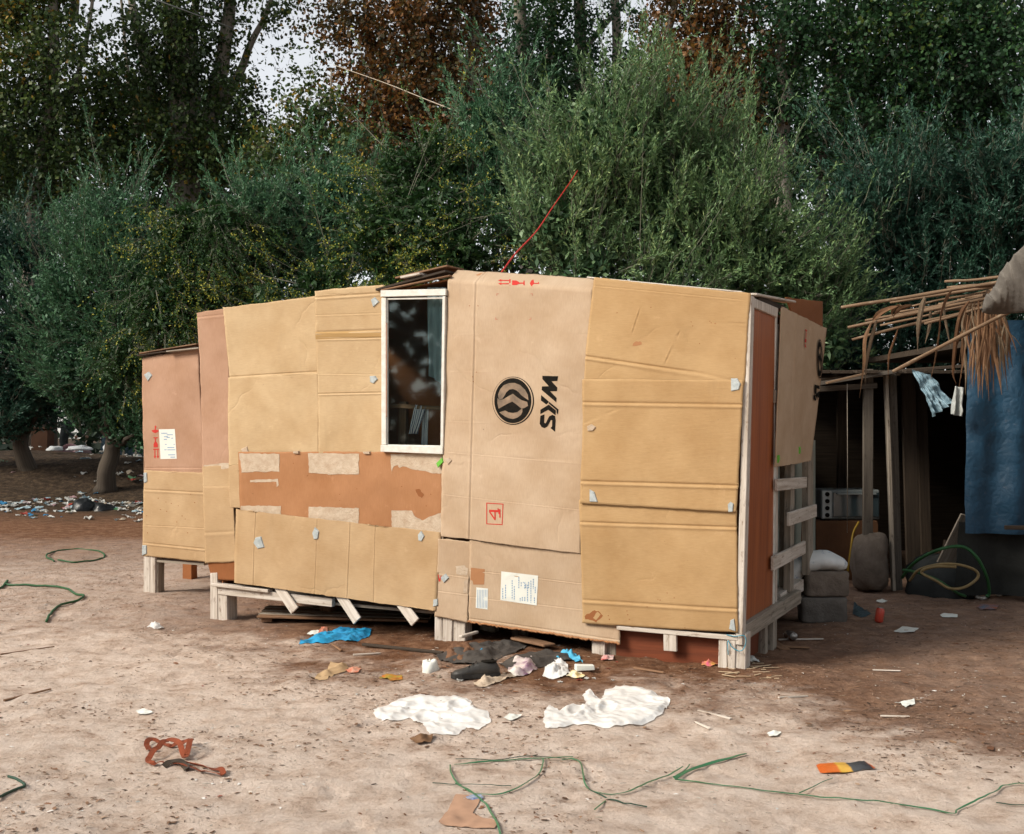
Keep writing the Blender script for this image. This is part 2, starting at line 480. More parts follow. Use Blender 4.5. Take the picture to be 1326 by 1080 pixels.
# the strip of pale ground comes back to the left of the hut
lf = N.new('ShaderNodeMapRange'); lf.inputs['From Min'].default_value = -3.4; lf.inputs['From Max'].default_value = -1.4
lf.inputs['To Min'].default_value = 0.35
L.new(math_('ADD', sep.outputs['X'], math_('MULTIPLY', edge_n, 0.35)), lf.inputs['Value'])
far_ = N.new('ShaderNodeMapRange'); far_.inputs['From Min'].default_value = 9.5; far_.inputs['From Max'].default_value = 16.0
L.new(math_('ADD', sep.outputs['Y'], math_('MULTIPLY', edge_n, 0.9)), far_.inputs['Value'])
rg = N.new('ShaderNodeMapRange'); rg.inputs['From Min'].default_value = 1.2; rg.inputs['From Max'].default_value = 2.8; rg.inputs['To Min'].default_value = 1.0; rg.inputs['To Max'].default_value = 0.8  # soil tone kept dark on the right to stand for shelter shade
L.new(math_('ADD', sep.outputs['X'], math_('MULTIPLY', edge_n, 0.3)), rg.inputs['Value'])
mask = math_('MAXIMUM', math_('MULTIPLY', math_('MULTIPLY', mr.outputs[0], lf.outputs[0]), rg.outputs[0]), far_.outputs[0])
col = mix(N, L, mask, sand.outputs[0], soil.outputs[0])
bank_shade = N.new('ShaderNodeMapRange'); bank_shade.inputs['From Min'].default_value = 17.5; bank_shade.inputs['From Max'].default_value = 20.5; L.new(math_('ADD', sep.outputs['Y'], edge_n), bank_shade.inputs['Value'])  # leaf litter on the far bank, darkened for the shade lying there
shaded_litter = ramp(N, [(0.35, (0.022, 0.016, 0.011)), (0.5, (0.055, 0.038, 0.025)), (0.66, (0.12, 0.082, 0.052))]); L.new(noise(N, L, co, 9, 10, 0.75), shaded_litter.inputs[0])
col = mix(N, L, bank_shade.outputs[0], col, shaded_litter.outputs[0])
# crumbs and specks
spk = ramp(N, [(0.64, (0, 0, 0)), (0.70, (1, 1, 1))])
L.new(noise(N, L, coord(N, L, 'Object', (1, 1.4, 1)), 34, 4, 0.6), spk.inputs[0])
pt = ramp(N, [(0.60, (0, 0, 0)), (0.70, (0.6, 0.6, 0.6))]); L.new(noise(N, L, coord(N, L, 'Object', (1, 1.7, 1)), 1.9, 9, 0.78), pt.inputs[0])
col = mix(N, L, pt.outputs[0], col, soil.outputs[0])
gt = ramp(N, [(0.42, (0, 0, 0)), (0.62, (0.8, 0.8, 0.8))]); L.new(noise(N, L, co, 2.1, 5, 0.7), gt.inputs[0])
col = mix(N, L, mix(N, L, 1.0, spk.outputs[0], gt.outputs[0], 'MULTIPLY'), col, (0.10, 0.058, 0.035))
lsp = ramp(N, [(0.69, (0, 0, 0)), (0.74, (0.7, 0.7, 0.7))]); L.new(noise(N, L, co, 52, 3, 0.5), lsp.inputs[0])
col = mix(N, L, lsp.outputs[0], col, (0.62, 0.54, 0.46))
L.new(col, b.inputs['Base Color']); b.inputs['Roughness'].default_value = 0.95; b.inputs['Specular IOR Level'].default_value = 0.12
n0 = bump(N, L, b, noise(N, L, co, 5, 10, 0.75), 0.8, 0.06)
n1 = bump(N, L, b, noise(N, L, co, 24, 8, 0.75), 1.0, 0.025, n0)
n2 = bump(N, L, b, noise(N, L, co, 90, 4, 0.6), 0.5, 0.006, n1)
L.new(n2, b.inputs['Normal'])
ground = obj('ground', np.stack([mx.ravel(), my.ravel(), gz], 1), gf, m, smooth=True, origin=(0, 0, 0))
ground['kind'] = 'structure'

# ------------------------------------------------------------------ the cardboard hut
E_T = unit(V(-0.889, 0.458, 0))           # along the front, towards the left
E_B = V(0.458, 0.889, 0) / np.linalg.norm([0.458, 0.889])   # from front to back
N_F = -E_B                                 # the front faces the camera, a little to its left
O_F = V(1.37, 7.40, 0)
def F(px, py, off=0.0): return hit(px, py, O_F + N_F * off, N_F)
TOPC, BOTC = F(970, 381), F(957, 822)
N_S = unit(np.cross(TOPC - BOTC, E_B)); N_S = N_S if N_S[0] > 0 else -N_S
def SD(px, py, off=0.0): return hit(px, py, BOTC + N_S * off, N_S)

M_TAN = cardboard('card_tan', (0.46, 0.325, 0.19), flute='h')
M_YEL = cardboard('card_yellow_tan', (0.49, 0.36, 0.215), flute='h', fl=0.4)
M_GOLD = cardboard('card_golden', (0.425, 0.282, 0.142), flute='h', fl=0.3)
M_PINK = cardboard('card_pinkish', (0.41, 0.255, 0.175), flute='v')
M_KRAFT = cardboard('card_pale_kraft', (0.47, 0.355, 0.25), flute='v', fl=0.15)
M_TORN = cardboard('card_torn_orange', (0.39, 0.195, 0.095), flute='v', stain=0.9, fl=1.0)
M_BROWN = cardboard('card_brown', (0.27, 0.105, 0.04), flute='v')
M_PAPER = plain('torn_paper', (0.52, 0.43, 0.33), (0.40, 0.30, 0.21), 18, 0.9, 0.6, 70)
M_LABEL = plain('white_label', (0.70, 0.71, 0.65), (0.62, 0.64, 0.60), 5, 0.6, 0.05)
M_BLUEINK = plain('blue_ink', (0.16, 0.27, 0.42), (0.24, 0.36, 0.5), 60, 0.7, 0)
M_BLACK = plain('black_ink', (0.007, 0.007, 0.006), (0.018, 0.015, 0.012), 40, 0.8, 0, spec=0.05)
M_GREYINK = plain('halftone_ink', (0.30, 0.21, 0.14), (0.12, 0.09, 0.065), 14, 0.75, 0)
M_RED = plain('red_ink', (0.52, 0.028, 0.02), (0.42, 0.03, 0.02), 40, 0.7, 0)
M_PALERED = plain('faded_red_ink', (0.50, 0.20, 0.13), None, 40, 0.7, 0)
M_TILE = plain('nail_tab', (0.46, 0.50, 0.50), (0.28, 0.32, 0.33), 30, 0.5, 0.3, 60)
M_WOODW = wood('weathered_white_wood', (0.60, 0.55, 0.49), (0.34, 0.28, 0.22), (0.16, 0.095, 0.06))
M_WOODG = wood('grey_wood', (0.36, 0.315, 0.26), (0.17, 0.14, 0.105), (0.085, 0.06, 0.04))
M_WOODB = wood('brown_wood', (0.26, 0.15, 0.085), (0.12, 0.065, 0.038), (0.06, 0.035, 0.02))
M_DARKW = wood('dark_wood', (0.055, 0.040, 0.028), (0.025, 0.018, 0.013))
M_DOOR = wood('red_brown_veneer', (0.38, 0.115, 0.035), (0.22, 0.06, 0.02), None, 0.5, 0.42, 0.12, 0.5)
M_DOORD = wood('dark_red_board', (0.17, 0.045, 0.018), (0.10, 0.028, 0.012), None, 0.7, 0.6, 0.2)
M_WHITEP = plain('white_paint', (0.70, 0.69, 0.64), (0.54, 0.52, 0.46), 16, 0.5, 0.25, 50)
M_BARE = plain('chipped_primer', (0.40, 0.20, 0.13), None, 20, 0.8, 0.3)
M_STEEL = plain('dull_steel', (0.45, 0.45, 0.43), (0.25, 0.22, 0.2), 30, 0.4, 0.2, 60, metal=0.8)

hut = thing('cardboard_hut', 'tall shack clad in tan cardboard sheets with a white window and red-brown door', 'shack', O_F)
OR = np.array(hut.location)

def bulge(p):
    """slow waviness of the whole cladding, metres"""
    q = np.stack([p @ E_T, p[:, 2], 0 * p[:, 2]], 1)
    return 0.013 * vnoise(q * 1.1, 40) + 0.008 * vnoise(q * 2.6, 41)

class Panel:
    """cardboard sheet: four photo corners (TL, TR, BR, BL) on a plane of the hut, waved, creased along folds and with worn edges"""
    def __init__(s, corners, off, mat, proj=F, nrm=N_F, folds=(), tip=0.0, edge=0.006, nu=44, nv=56, thick=0.006, name='cardboard_panel', seed=0, bow=0.0, curl=None, label=None, parent=None, offs=None, wav=1.0):
        s.wav = wav
        s.off, s.proj, s.nrm, s.folds, s.bow, s.curl, s.tip = off, proj, nrm, folds, bow, curl, tip
        s.c = np.array([proj(x, y, off) if not offs else P(x, y, offs[i]) for i, (x, y) in enumerate(corners)])     # offs: depths of the corners where the sheet hangs free
        pn_ = unit(np.cross(s.c[1] - s.c[0], s.c[3] - s.c[0]))
        s.pn = pn_ if pn_ @ nrm > 0 else -pn_
        s.seed = seed
        s.w = np.linalg.norm(s.c[1] - s.c[0]); s.h = np.linalg.norm(s.c[3] - s.c[0])
        s.fw = []
        for (a, b_, d, wd) in folds:                      # crease from pixel a to pixel b_
            pa, pb = hit(*a, s.c[0], s.pn), hit(*b_, s.c[0], s.pn); s.fw.append((pa, pb, d, wd))
        fr = [0.5]
        vs = np.linspace(0, 1, nv); us = np.linspace(0, 1, nu)
        # extra rows where creases run
        for (pa, pb, d, wd) in s.fw:
            for q in (pa, pb):
                _, vv = s.inv(q)
                vs = np.concatenate([vs, vv + np.linspace(-1, 1, 7) * wd * 1.6 / s.h])
                uu, _ = s.inv(q)
                if abs(np.dot(unit(pb - pa), V(0, 0, 1))) > 0.7: us = np.concatenate([us, uu + np.linspace(-1, 1, 7) * wd * 1.6 / s.w])
        vs = np.unique(np.clip(vs, 0, 1).round(5)); us = np.unique(np.clip(us, 0, 1).round(5))
        uu, vv = np.meshgrid(us, vs); uu, vv = uu.ravel(), vv.ravel()
        u2, v2 = uu.copy(), vv.copy()
        # worn, not ruler-straight rims
        def rim(t, k): return edge * (0.7 * vnoise(np.stack([t * 3, t * 0 + k, t * 0 + seed], 1), 60) + 0.5 * vnoise(np.stack([t * 11, t * 0 + k, t * 0 + seed], 1), 61) + 0.35 * vnoise(np.stack([t * 40, t * 0 + k, t * 0 + seed], 1), 62))
        mL, mR, mT, mB = uu == us[0], uu == us[-1], vv == vs[0], vv == vs[-1]
        u2[mL] += rim(vv[mL] * s.h, 1) / s.w; u2[mR] += rim(vv[mR] * s.h, 2) / s.w
        v2[mT] += rim(uu[mT] * s.w, 3) / s.h; v2[mB] += rim(uu[mB] * s.w, 4) / s.h
        p = s.at(u2, v2)
        n_u, n_v = len(us), len(vs)
        i, j = np.meshgrid(np.arange(n_u - 1), np.arange(n_v - 1)); q = (j * n_u + i).ravel()
        f = np.stack([q, q + n_u, q + n_u + 1, q + 1], 1)
        uv = np.stack([uu * s.w + seed * 1.37, (1 - vv) * s.h + seed * 0.71], 1)
        s.o = obj(name, p, f, mat, parent or hut, smooth=True, uv=uv, solid=thick)
        if label: s.o['label'] = label
    def inv(s, q):
        ex, ey = s.c[1] - s.c[0], s.c[3] - s.c[0]; d = q - s.c[0]
        A = np.array([[ex @ ex, ex @ ey], [ex @ ey, ey @ ey]])
        return np.linalg.solve(A, [d @ ex, d @ ey])
    def disp(s, p):
        d = bulge(p)
        q = np.stack([p @ E_T + p @ E_B, p[:, 2], 0 * p[:, 2] + s.seed * 9.1], 1)
        d = d + 0.0065 * vnoise(q * 3.5, 44) + 0.0024 * vnoise(q * 9, 45)
        d = d * s.wav
        for pa, pb, dep, wd in s.fw:
            t = unit(pb - pa); r = p - pa; k = r @ t
            perp = np.cross(t, s.nrm); x = r @ perp
            on = 1 / (1 + np.exp(-(k + 0.004) * 200)) / (1 + np.exp((k - np.linalg.norm(pb - pa) - 0.004) * 200))
            d = d + on * (-dep * np.exp(-(x / (wd * 0.32)) ** 2) + 0.7 * dep * np.exp(-((x - wd * 0.75) / (wd * 0.42)) ** 2))
        return d
    def at(s, u, v):
        u = np.asarray(u)[:, None]; v = np.asarray(v)[:, None]
        p = s.c[0] * (1 - u) * (1 - v) + s.c[1] * u * (1 - v) + s.c[2] * u * v + s.c[3] * (1 - u) * v
        d = s.disp(p) + s.bow * (4 * u[:, 0] * (1 - u[:, 0])) * (0.4 + 0.6 * (1 - v[:, 0]))
        p = p + s.nrm * d[:, None]
        if s.curl:                                        # top bends back over the roof edge
            h, back = s.curl
            k = np.clip((h - v[:, 0] * s.h) / h, 0, 1.3)
            p = p - s.nrm * (back * k ** 1.15)[:, None]
        return p
    def on(s, px, py, lift=0.0012):
        """points of the sheet's own surface under photo pixels, for print, labels and nailed tabs"""
        px, py = np.asarray(px, float), np.asarray(py, float)
        pts = np.array([hit(x, y, s.c[0], s.pn) for x, y in zip(px, py)])
        uv = np.array([s.inv(q) for q in pts])
        uv = np.clip(uv, 0, 1)
        def pix(w, full):
            if full: p = s.at(w[:, 0], w[:, 1])
            else:
                u, v = w[:, :1], w[:, 1:]
                p = s.c[0] * (1 - u) * (1 - v) + s.c[1] * u * (1 - v) + s.c[2] * u * v + s.c[3] * (1 - u) * v
            return np.stack([p[:, 0] / p[:, 1] * FPX + CX, HY - (p[:, 2] - EYE) / p[:, 1] * FPX], 1)
        tgt = np.stack([px, py], 1)
        for it in range(18):                              # find the spot on the waved sheet that shows at the pixel
            full = it > 13 and s.proj is F
            e = 1e-3; f0 = pix(uv, full); J0 = (pix(uv + [e, 0], full) - f0) / e; J1 = (pix(uv + [0, e], full) - f0) / e
            det = J0[:, 0] * J1[:, 1] - J0[:, 1] * J1[:, 0]; det = np.where(np.abs(det) < 1e-6, 1e-6, det); r = tgt - f0
            step = np.stack([(r[:, 0] * J1[:, 1] - r[:, 1] * J1[:, 0]) / det, (J0[:, 0] * r[:, 1] - J0[:, 1] * r[:, 0]) / det], 1)
            uv = np.clip(uv + np.clip(step, -.2, .2), -.06, 1.06)
        return s.at(uv[:, 0], uv[:, 1]) + s.nrm * lift
    def patch(s, name, pix, mat, lift=0.0012, jag=0.0, sub=0, label=None):
        """thin printed or glued shape; long edges are split so that it follows the sheet"""
        pix = np.asarray(pix, float); out = []
        for i in range(len(pix)):
            a, b_ = pix[i], pix[(i + 1) % len(pix)]
            n = max(1, int(np.linalg.norm(b_ - a) / (sub or 1e9)) + (1 if sub else 0))
            for t in np.arange(n) / n:
                out.append(a + (b_ - a) * t + (rng.normal(0, jag, 2) if jag and 0 < t else 0))
        out = np.array(out)
        return s.mesh_poly(name, out, mat, lift, label)
    def mesh_poly(s, name, out, mat, lift, label=None, cell=6.0):
        x0, y0 = out.min(0); x1, y1 = out.max(0)
        bm = bmesh.new()
        vs = [bm.verts.new((x, y, 0)) for x, y in out]
        bm.faces.new(vs)
        for ax, lo, hi in ((0, x0, x1), (1, y0, y1)):     # cut the outline into cells so it bends with the board
            k = int((hi - lo) / cell)
            for q in np.linspace(lo, hi, k + 2)[1:-1]:
                g = list(bm.verts) + list(bm.edges) + list(bm.faces)
                n = (1, 0, 0) if ax == 0 else (0, 1, 0)
                bmesh.ops.bisect_plane(bm, geom=g, plane_co=(q, q, 0), plane_no=n, dist=1e-4)
        bmesh.ops.triangulate(bm, faces=bm.faces[:])
        bm.verts.index_update()
        pv = np.array([v.co[:2] for v in bm.verts]); fs = [tuple(v.index for v in f.verts) for f in bm.faces]
        bm.free()
        w = s.on(pv[:, 0], pv[:, 1], lift)
        fs2 = []
        for f in fs:
            n = np.cross(w[f[1]] - w[f[0]], w[f[2]] - w[f[0]])
            fs2.append(f if n @ s.nrm > 0 else f[::-1])
        o = obj(name, w, fs2, mat, s.o)
        if label: o['label'] = label
        return o
    def ring(s, name, cx, cy, rx, ry, rx2, ry2, mat, lift=0.0012, n=56, dx=0, dy=0):
        a = np.linspace(0, 2 * math.pi, n, endpoint=False)
        w = np.vstack([s.on(cx + rx * np.cos(a), cy + ry * np.sin(a), lift), s.on(cx + dx + rx2 * np.cos(a), cy + dy + ry2 * np.sin(a), lift)])
        f = [(i, n + i, n + (i + 1) % n, (i + 1) % n) for i in range(n)]
        return obj(name, w, f, mat, s.o)
    def tab(s, pix, mat=None, name='nail_tab', t=0.008, nail=True, label=None):
        """small broken tile or tin washer nailed through the board"""
        mat = mat or M_TILE
        pix = np.asarray(pix, float); n = len(pix)
        c = pix.mean(0)
        lo = s.on(pix[:, 0], pix[:, 1], -0.001); nr = s.nrm
        mid = np.mean(s.on(pix[:, 0], pix[:, 1], t) @ nr)
        hi = s.on(*(c + (pix - c) * 0.86).T, 0); hi = hi + nr * (mid - hi @ nr)[:, None]
        v = np.vstack([lo, hi])
        area = np.sum(np.cross(lo - lo.mean(0), np.roll(lo, -1, 0) - lo.mean(0)) @ nr)
        f = [(i, (i + 1) % n, n + (i + 1) % n, n + i) for i in range(n)] + [tuple(range(n, 2 * n))]
        if area < 0: f = [q[::-1] for q in f]
        o = obj(name, v, f, mat, s.o)
        if label: o['label'] = label
        return o

def stains(panel, pts, r=1.2):
    for x, y in pts:
        a = np.linspace(0, 2 * math.pi, 7, endpoint=False) + rng.random() * 3
        rr = r * rng.uniform(0.5, 1.3, 7)
        panel.patch('dent', np.stack([x + rr * np.cos(a), y + rr * 0.8 * np.sin(a)], 1), M_BROWN, 0.0008)

AX = -0.73       # the annex on the left stands further back
# --- annex
pa1 = Panel([(184, 463), (258, 451), (264, 613), (186, 611)], AX, M_PINK, seed=1, folds=[((186, 606), (263, 606), 0.004, 0.014)])
pa2 = Panel([(186, 609), (265, 612), (267, 728), (184, 720)], AX + 0.010, M_TAN, seed=2, folds=[((186, 634), (265, 638), 0.006, 0.02), ((186, 703), (266, 711), 0.006, 0.018), ((186, 680), (266, 684), 0.002, 0.012)])
lab = pa1.patch('paper_label', [(206, 556), (226.5, 555.5), (229, 594), (208, 594.5)], M_LABEL, 0.0015, label='small white paper label')
for (x0, y, ln) in [(209, 560.5, 8), (216, 562.5, 8), (212.5, 565, 5), (216, 566, 4), (222, 567, 2.5), (212.5, 568.5, 4), (214, 575, 2), (225, 575, 1.5), (217, 579, 9), (213, 582, 3), (217, 582, 10), (218, 588.5, 9), (221, 591.5, 6)]:
    pa1.patch('printed_line', [(x0, y), (x0 + ln, y - 0.1), (x0 + ln, y + 0.9), (x0, y + 1)], M_BLUEINK, 0.0024)
def cup_marks(panel, m, mat):
    """handling marks printed in red: umbrella, glass and two arrows; m maps unit coordinates (0..1, 0..1 downwards) to pixels"""
    def pt(l): return [m(x, y) for x, y in l]
    panel.patch('umbrella_mark', pt([(0.02, 0.145), (0.5, 0.12), (0.98, 0.145), (0.82, 0.2), (0.5, 0.232), (0.2, 0.2)]), mat)
    panel.patch('umbrella_handle_mark', pt([(0.44, 0.13), (0.44, 0.03), (0.5, 0.0), (0.66, 0.02), (0.66, 0.04), (0.55, 0.03), (0.55, 0.13)]), mat)
    panel.patch('glass_mark', pt([(0.3, 0.66), (0.3, 0.56), (0.42, 0.5), (0.46, 0.48), (0.46, 0.39), (0.28, 0.38), (0.28, 0.355), (0.84, 0.355), (0.84, 0.38), (0.6, 0.39), (0.6, 0.48), (0.7, 0.5), (0.84, 0.56), (0.86, 0.66)]), mat)
    panel.patch('bar_mark', pt([(0.25, 0.70), (1.0, 0.695), (1.0, 0.73), (0.25, 0.735)]), mat)
    for x in (0.47, 0.85):
        panel.patch('arrow_mark', pt([(x - 0.06, 0.735), (x + 0.06, 0.735), (x + 0.06, 0.92), (x + 0.16, 0.92), (x, 1.0), (x - 0.16, 0.92), (x - 0.06, 0.92)]), mat)
cup_marks(pa1, lambda x, y: (196 + x * 10, 551 + y * 43), M_RED)
pa1.tab([(186.5, 485), (193, 481), (197.5, 486), (192, 494)])
pa2.tab([(186.5, 612), (190.5, 612), (191, 624), (187, 626)])
pa2.tab([(184.5, 706), (190, 706), (190.5, 717), (184.5, 720)])
stains(pa2, [(205, 645), (215, 650), (222, 652), (216, 662), (231, 655), (236, 668), (240, 672), (229, 676), (247, 640), (252, 651), (243, 690), (208, 660), (190, 668), (191, 690)], 0.8)
plank('roof_board', F(184, 461, AX - .03), F(262, 450, AX - .03), 0.14, 0.010, M_DARKW, hut, up=E_B)
plank('roof_board', F(188, 458, AX - .14), F(262, 446, AX - .14), 0.16, 0.012, M_WOODB, hut, up=E_B)
plank('roof_board', F(220, 455.5, AX + .02), F(262, 451, AX + .02), 0.1, 0.012, M_WOODG, hut, up=E_B)

# --- narrow strip at the left corner of the front
pb1 = Panel([(255, 405), (292, 400), (299, 607), (263, 607)], 0.0, M_PINK, seed=3, nu=20, folds=[((256, 411), (292, 407), 0.003, 0.02)])
pb1b = Panel([(263, 604), (298, 603), (301, 632), (264, 632)], 0.008, M_TAN, seed=4, nu=20)
pb2 = Panel([(264, 630), (303, 630), (306, 727), (266, 729)], 0.012, M_TAN, seed=5, nu=20, folds=[((265, 690), (304, 688), 0.003, 0.03)])
pb3 = Panel([(268, 722), (310, 722), (310, 752), (274, 751)], 0.0, M_BROWN, seed=6, nu=14, nv=14)
pb4 = Panel([(296, 603), (310, 601), (312, 658), (298, 657)], 0.019, M_TAN, seed=7, nu=10)
pb1.patch('torn_paper', [(264, 602), (298, 600), (298, 606), (282, 608), (264, 606)], M_PAPER, jag=0.5, sub=5)
# --- yellow-tan sheets left of the window
pc1 = Panel([(289, 398), (409, 384), (413, 487), (295, 492)], 0.014, M_YEL, seed=8, folds=[((293, 488), (412, 481), 0.006, 0.016)])
pc2 = Panel([(294, 489), (412, 483), (414, 588), (297, 604)], 0.019, M_YEL, seed=9)
pd = Panel([(407, 376), (496, 369), (497, 590), (413, 588)], 0.026, M_YEL, seed=10, nv=90, folds=[((408, 385), (496, 379), 0.008, 0.02), ((408, 408), (496, 405), 0.002, 0.012), ((408, 430), (496, 427), 0.007, 0.02), ((408, 439), (496, 437), 0.006, 0.014), ((411, 484), (496, 485), 0.002, 0.01), ((411, 510), (496, 508), 0.006, 0.014)])
pd.patch('tape_band', [(408.5, 430), (495, 427.5), (495, 436.5), (408.8, 439.5)], cardboard('card_tape', (0.42, 0.275, 0.12), flute='h'), 0.002, sub=8)
pd.tab([(480.5, 388), (485.5, 384.5), (491.5, 391), (483.5, 398)])
pd.tab([(479, 487), (486, 486.5), (489.5, 491), (484, 497), (479.5, 495)])
pc2.tab([(308.5, 595), (312.5, 587), (312, 581.5), (320, 577.5), (322, 585), (326, 590), (320, 597)][2:], M_PAPER, name='card_tab')
pb4.tab([(307, 600), (312, 599), (313, 610), (308, 610)], M_TAN, name='card_tab')
# --- torn sheet
pe = Panel([(309, 586), (576, 585), (575, 700), (312, 672)], 0.034, M_TORN, seed=11, nu=60, edge=0.006, label='orange-brown cardboard with its face paper torn off in strips')
for pg in ([(310, 587), (362, 588), (362, 611), (352, 610), (345, 611.5), (334, 610.5), (313, 612)], [(399, 587), (465, 587.5), (465, 614), (430, 614.5), (400, 612)], [(506, 588), (572, 587), (572, 613), (560, 613), (551, 610), (535, 608), (523, 604), (518, 606), (515, 602), (510, 604), (507, 614)],
           [(312, 655), (364, 655), (364, 672), (312, 672)], [(400, 656), (465, 658), (465, 690), (400, 690)], [(507, 661), (533, 661), (538, 669), (547, 674), (560, 668), (574, 662), (574, 698), (508, 694)]):
    pe.patch('torn_paper', pg, M_PAPER, 0.0022, jag=0.35, sub=4)
pe.patch('torn_paper', [(324, 621.5), (360, 620), (361, 628), (358.5, 631), (358, 624), (324, 624.5)], M_PAPER, 0.0016, jag=0.3, sub=4)
pe.patch('scorch_mark', [(538, 634), (543, 633), (549, 641), (546, 645), (541, 641)], M_BROWN, 0.0014, jag=0.4, sub=3)
stains(pe, [(462, 633), (440, 640), (398, 616), (520, 630), (440, 648), (380, 600), (558, 640), (552, 655)], 0.9)
pe.tab([(381, 584), (388, 584), (388, 587.5), (380, 587)], M_PAPER, name='card_tab', t=0.014)
pe.tab([(470, 585), (480, 584.5), (480, 588), (472, 588)], M_PAPER, name='card_tab', t=0.014)
# --- lower tan sheet
pf = Panel([(306, 659), (571, 690), (565, 791), (304, 754)], 0.05, M_TAN, seed=12, nu=70, edge=0.005, folds=[((333, 662), (329, 757), 0.0025, 0.012), ((413, 672), (409, 767), 0.002, 0.012), ((454, 676), (450, 773), 0.0025, 0.012), ((486, 680), (484, 780), 0.002, 0.012)])
pf.tab([(328, 703), (331, 696), (338.5, 694.5), (343, 709), (334, 711)])
pf.tab([(404.5, 690), (408, 682), (413.5, 688), (412, 698), (407, 699)])
pf.tab([(541.5, 692), (545.5, 687), (550, 694), (546, 701.5), (542, 700)])
# --- window
win = obj('window', *box_geo(F(536, 480, 0.02), -E_T * 0.001, E_B * 0.001, V(0, 0, 0.001))[:2], M_WHITEP, hut)
win['label'] = 'narrow white-painted window sash with one pane'
for a, b_, w_ in (((494.5, 380.5), (579, 378.5), .047), ((494.5, 580.5), (575, 583.5), .05)):
    plank('frame', F(*a, .052), F(*b_, .052), w_, 0.04, M_WHITEP, win, up=(0, 0, 1))
for a, b_, w_ in (((498.3, 386), (498.6, 576), .042), ((576.3, 384), (573.6, 579), .024)):
    plank('frame', F(*a, .0505), F(*b_, .0505), w_, 0.036, M_WHITEP, win, up=E_T)
plank('bead', F(501.7, 388.5, .05), F(501.6, 576, .05), 0.012, 0.016, M_WHITEP, win, up=E_T)
plank('bead', F(502.0, 387.3, .05), F(575, 386, .05), 0.012, 0.016, M_WHITEP, win, up=(0, 0, 1))
plank('bead', F(502.0, 576.6, .05), F(572, 578.0, .05), 0.012, 0.016, M_WHITEP, win, up=(0, 0, 1))
plank('chipped_strip', F(500.7, 418, .0715), F(500.5, 540, .0715), 0.008, 0.003, M_BARE, win, up=E_T)
gm, gN, gL, gb = nodes('window_glass')
gb.inputs['Base Color'].default_value = (0.02, 0.03, 0.03, 1); gb.inputs['Roughness'].default_value = 0.06
tp = gN.new('ShaderNodeBsdfTransparent'); tp.inputs[0].default_value = (0.86, 0.93, 0.92, 1)
fr = gN.new('ShaderNodeFresnel'); fr.inputs['IOR'].default_value = 1.5
dn = gN.new('ShaderNodeBsdfDiffuse'); dn.inputs['Color'].default_value = (0.35, 0.40, 0.40, 1)
gm1 = gN.new('ShaderNodeMixShader'); gm2 = gN.new('ShaderNodeMixShader')
gl_ = gN.new('ShaderNodeBsdfGlossy'); gl_.inputs['Roughness'].default_value = 0.03; gl_.inputs['Color'].default_value = (.4, .45, .45, 1)
gL.new(fr.outputs[0], gm1.inputs[0]); gL.new(tp.outputs[0], gm1.inputs[1]); gL.new(gl_.outputs[0], gm1.inputs[2])
dr = ramp(gN, [(0.50, (0.004,) * 3), (0.8, (0.014,) * 3)]); gL.new(noise(gN, gL, coord(gN, gL, 'Object', (6, 6, 3)), 1.5, 7, 0.7), dr.inputs[0])
gL.new(dr.outputs[0], gm2.inputs[0]); gL.new(gm1.outputs[0], gm2.inputs[1]); gL.new(dn.outputs[0], gm2.inputs[2])
gL.new(gm2.outputs[0], gN['Material Output'].inputs['Surface'])
pn = np.array([F(501, 386, .046), F(575.5, 385, .046), F(573, 579, .046), F(501, 578, .046)])
obj('pane', np.vstack([pn, pn - N_F * 0.004]), [(3, 2, 1, 0), (4, 5, 6, 7), (0, 1, 5, 4), (1, 2, 6, 5), (2, 3, 7, 6), (3, 0, 4, 7)], gm, win)
# --- boards above the window
plank('roof_board', F(494, 376.5, -.03), F(584, 352.5, -.03), 0.16, 0.016, M_DARKW, hut, up=E_B, bevel=.002)
plank('roof_board', F(495, 376, .04), F(584, 357, .04), 0.04, 0.010, M_WOODB, hut, up=E_B, bevel=.002)
plank('roof_board', F(523, 362, -.10), F(590, 346.5, -.10), 0.24, 0.012, M_WOODB, hut, up=E_B, bevel=.002)
plank('roof_board', F(523, 360, .02), F(548, 355, .02), 0.1, 0.016, M_WOODW, hut, up=E_B, bevel=.002)
# --- the big printed sheet
ph = Panel([(580, 346), (769, 358), (752, 717), (571, 694)], 0.058, M_KRAFT, seed=13, nu=70, nv=100, folds=[((618, 350), (609, 698), 0.004, 0.018), ((582, 480), (760, 482), 0.0012, 0.008), ((580, 585), (757, 600), 0.0015, 0.008), ((576, 640), (755, 660), 0.0018, 0.008), ((580, 545), (758, 551), 0.001, 0.008), ((581, 432), (762, 433), 0.0008, 0.008)], curl=(0.095, 0.15), bow=0.022, label='big kraft sheet printed with a round emblem and turned letters')
ph.ring('emblem_outline', 664.6, 519, 27.0, 31.2, 26.0, 30.2, M_BLACK, 0.0014, dx=-0.6, dy=-0.3)
ph.patch('emblem_disc', [(664.2 + 24.0 * math.cos(a), 518.8 + 29.2 * math.sin(a)) for a in np.linspace(0, 2 * math.pi, 48, endpoint=False)], M_BLACK, 0.0014)
def zp(l): return [(620 + x / 10.8, 470 + y / 10.8) for x, y in l]
ph.patch('emblem_band', zp([(280, 495), (272, 440), (300, 370), (350, 312), (420, 283), (500, 278), (580, 308), (650, 375), (688, 445), (697, 522), (640, 482), (595, 450), (560, 410), (530, 385), (480, 365), (430, 373), (390, 408), (360, 460), (330, 503), (295, 513)]), M_GREYINK, 0.0028)
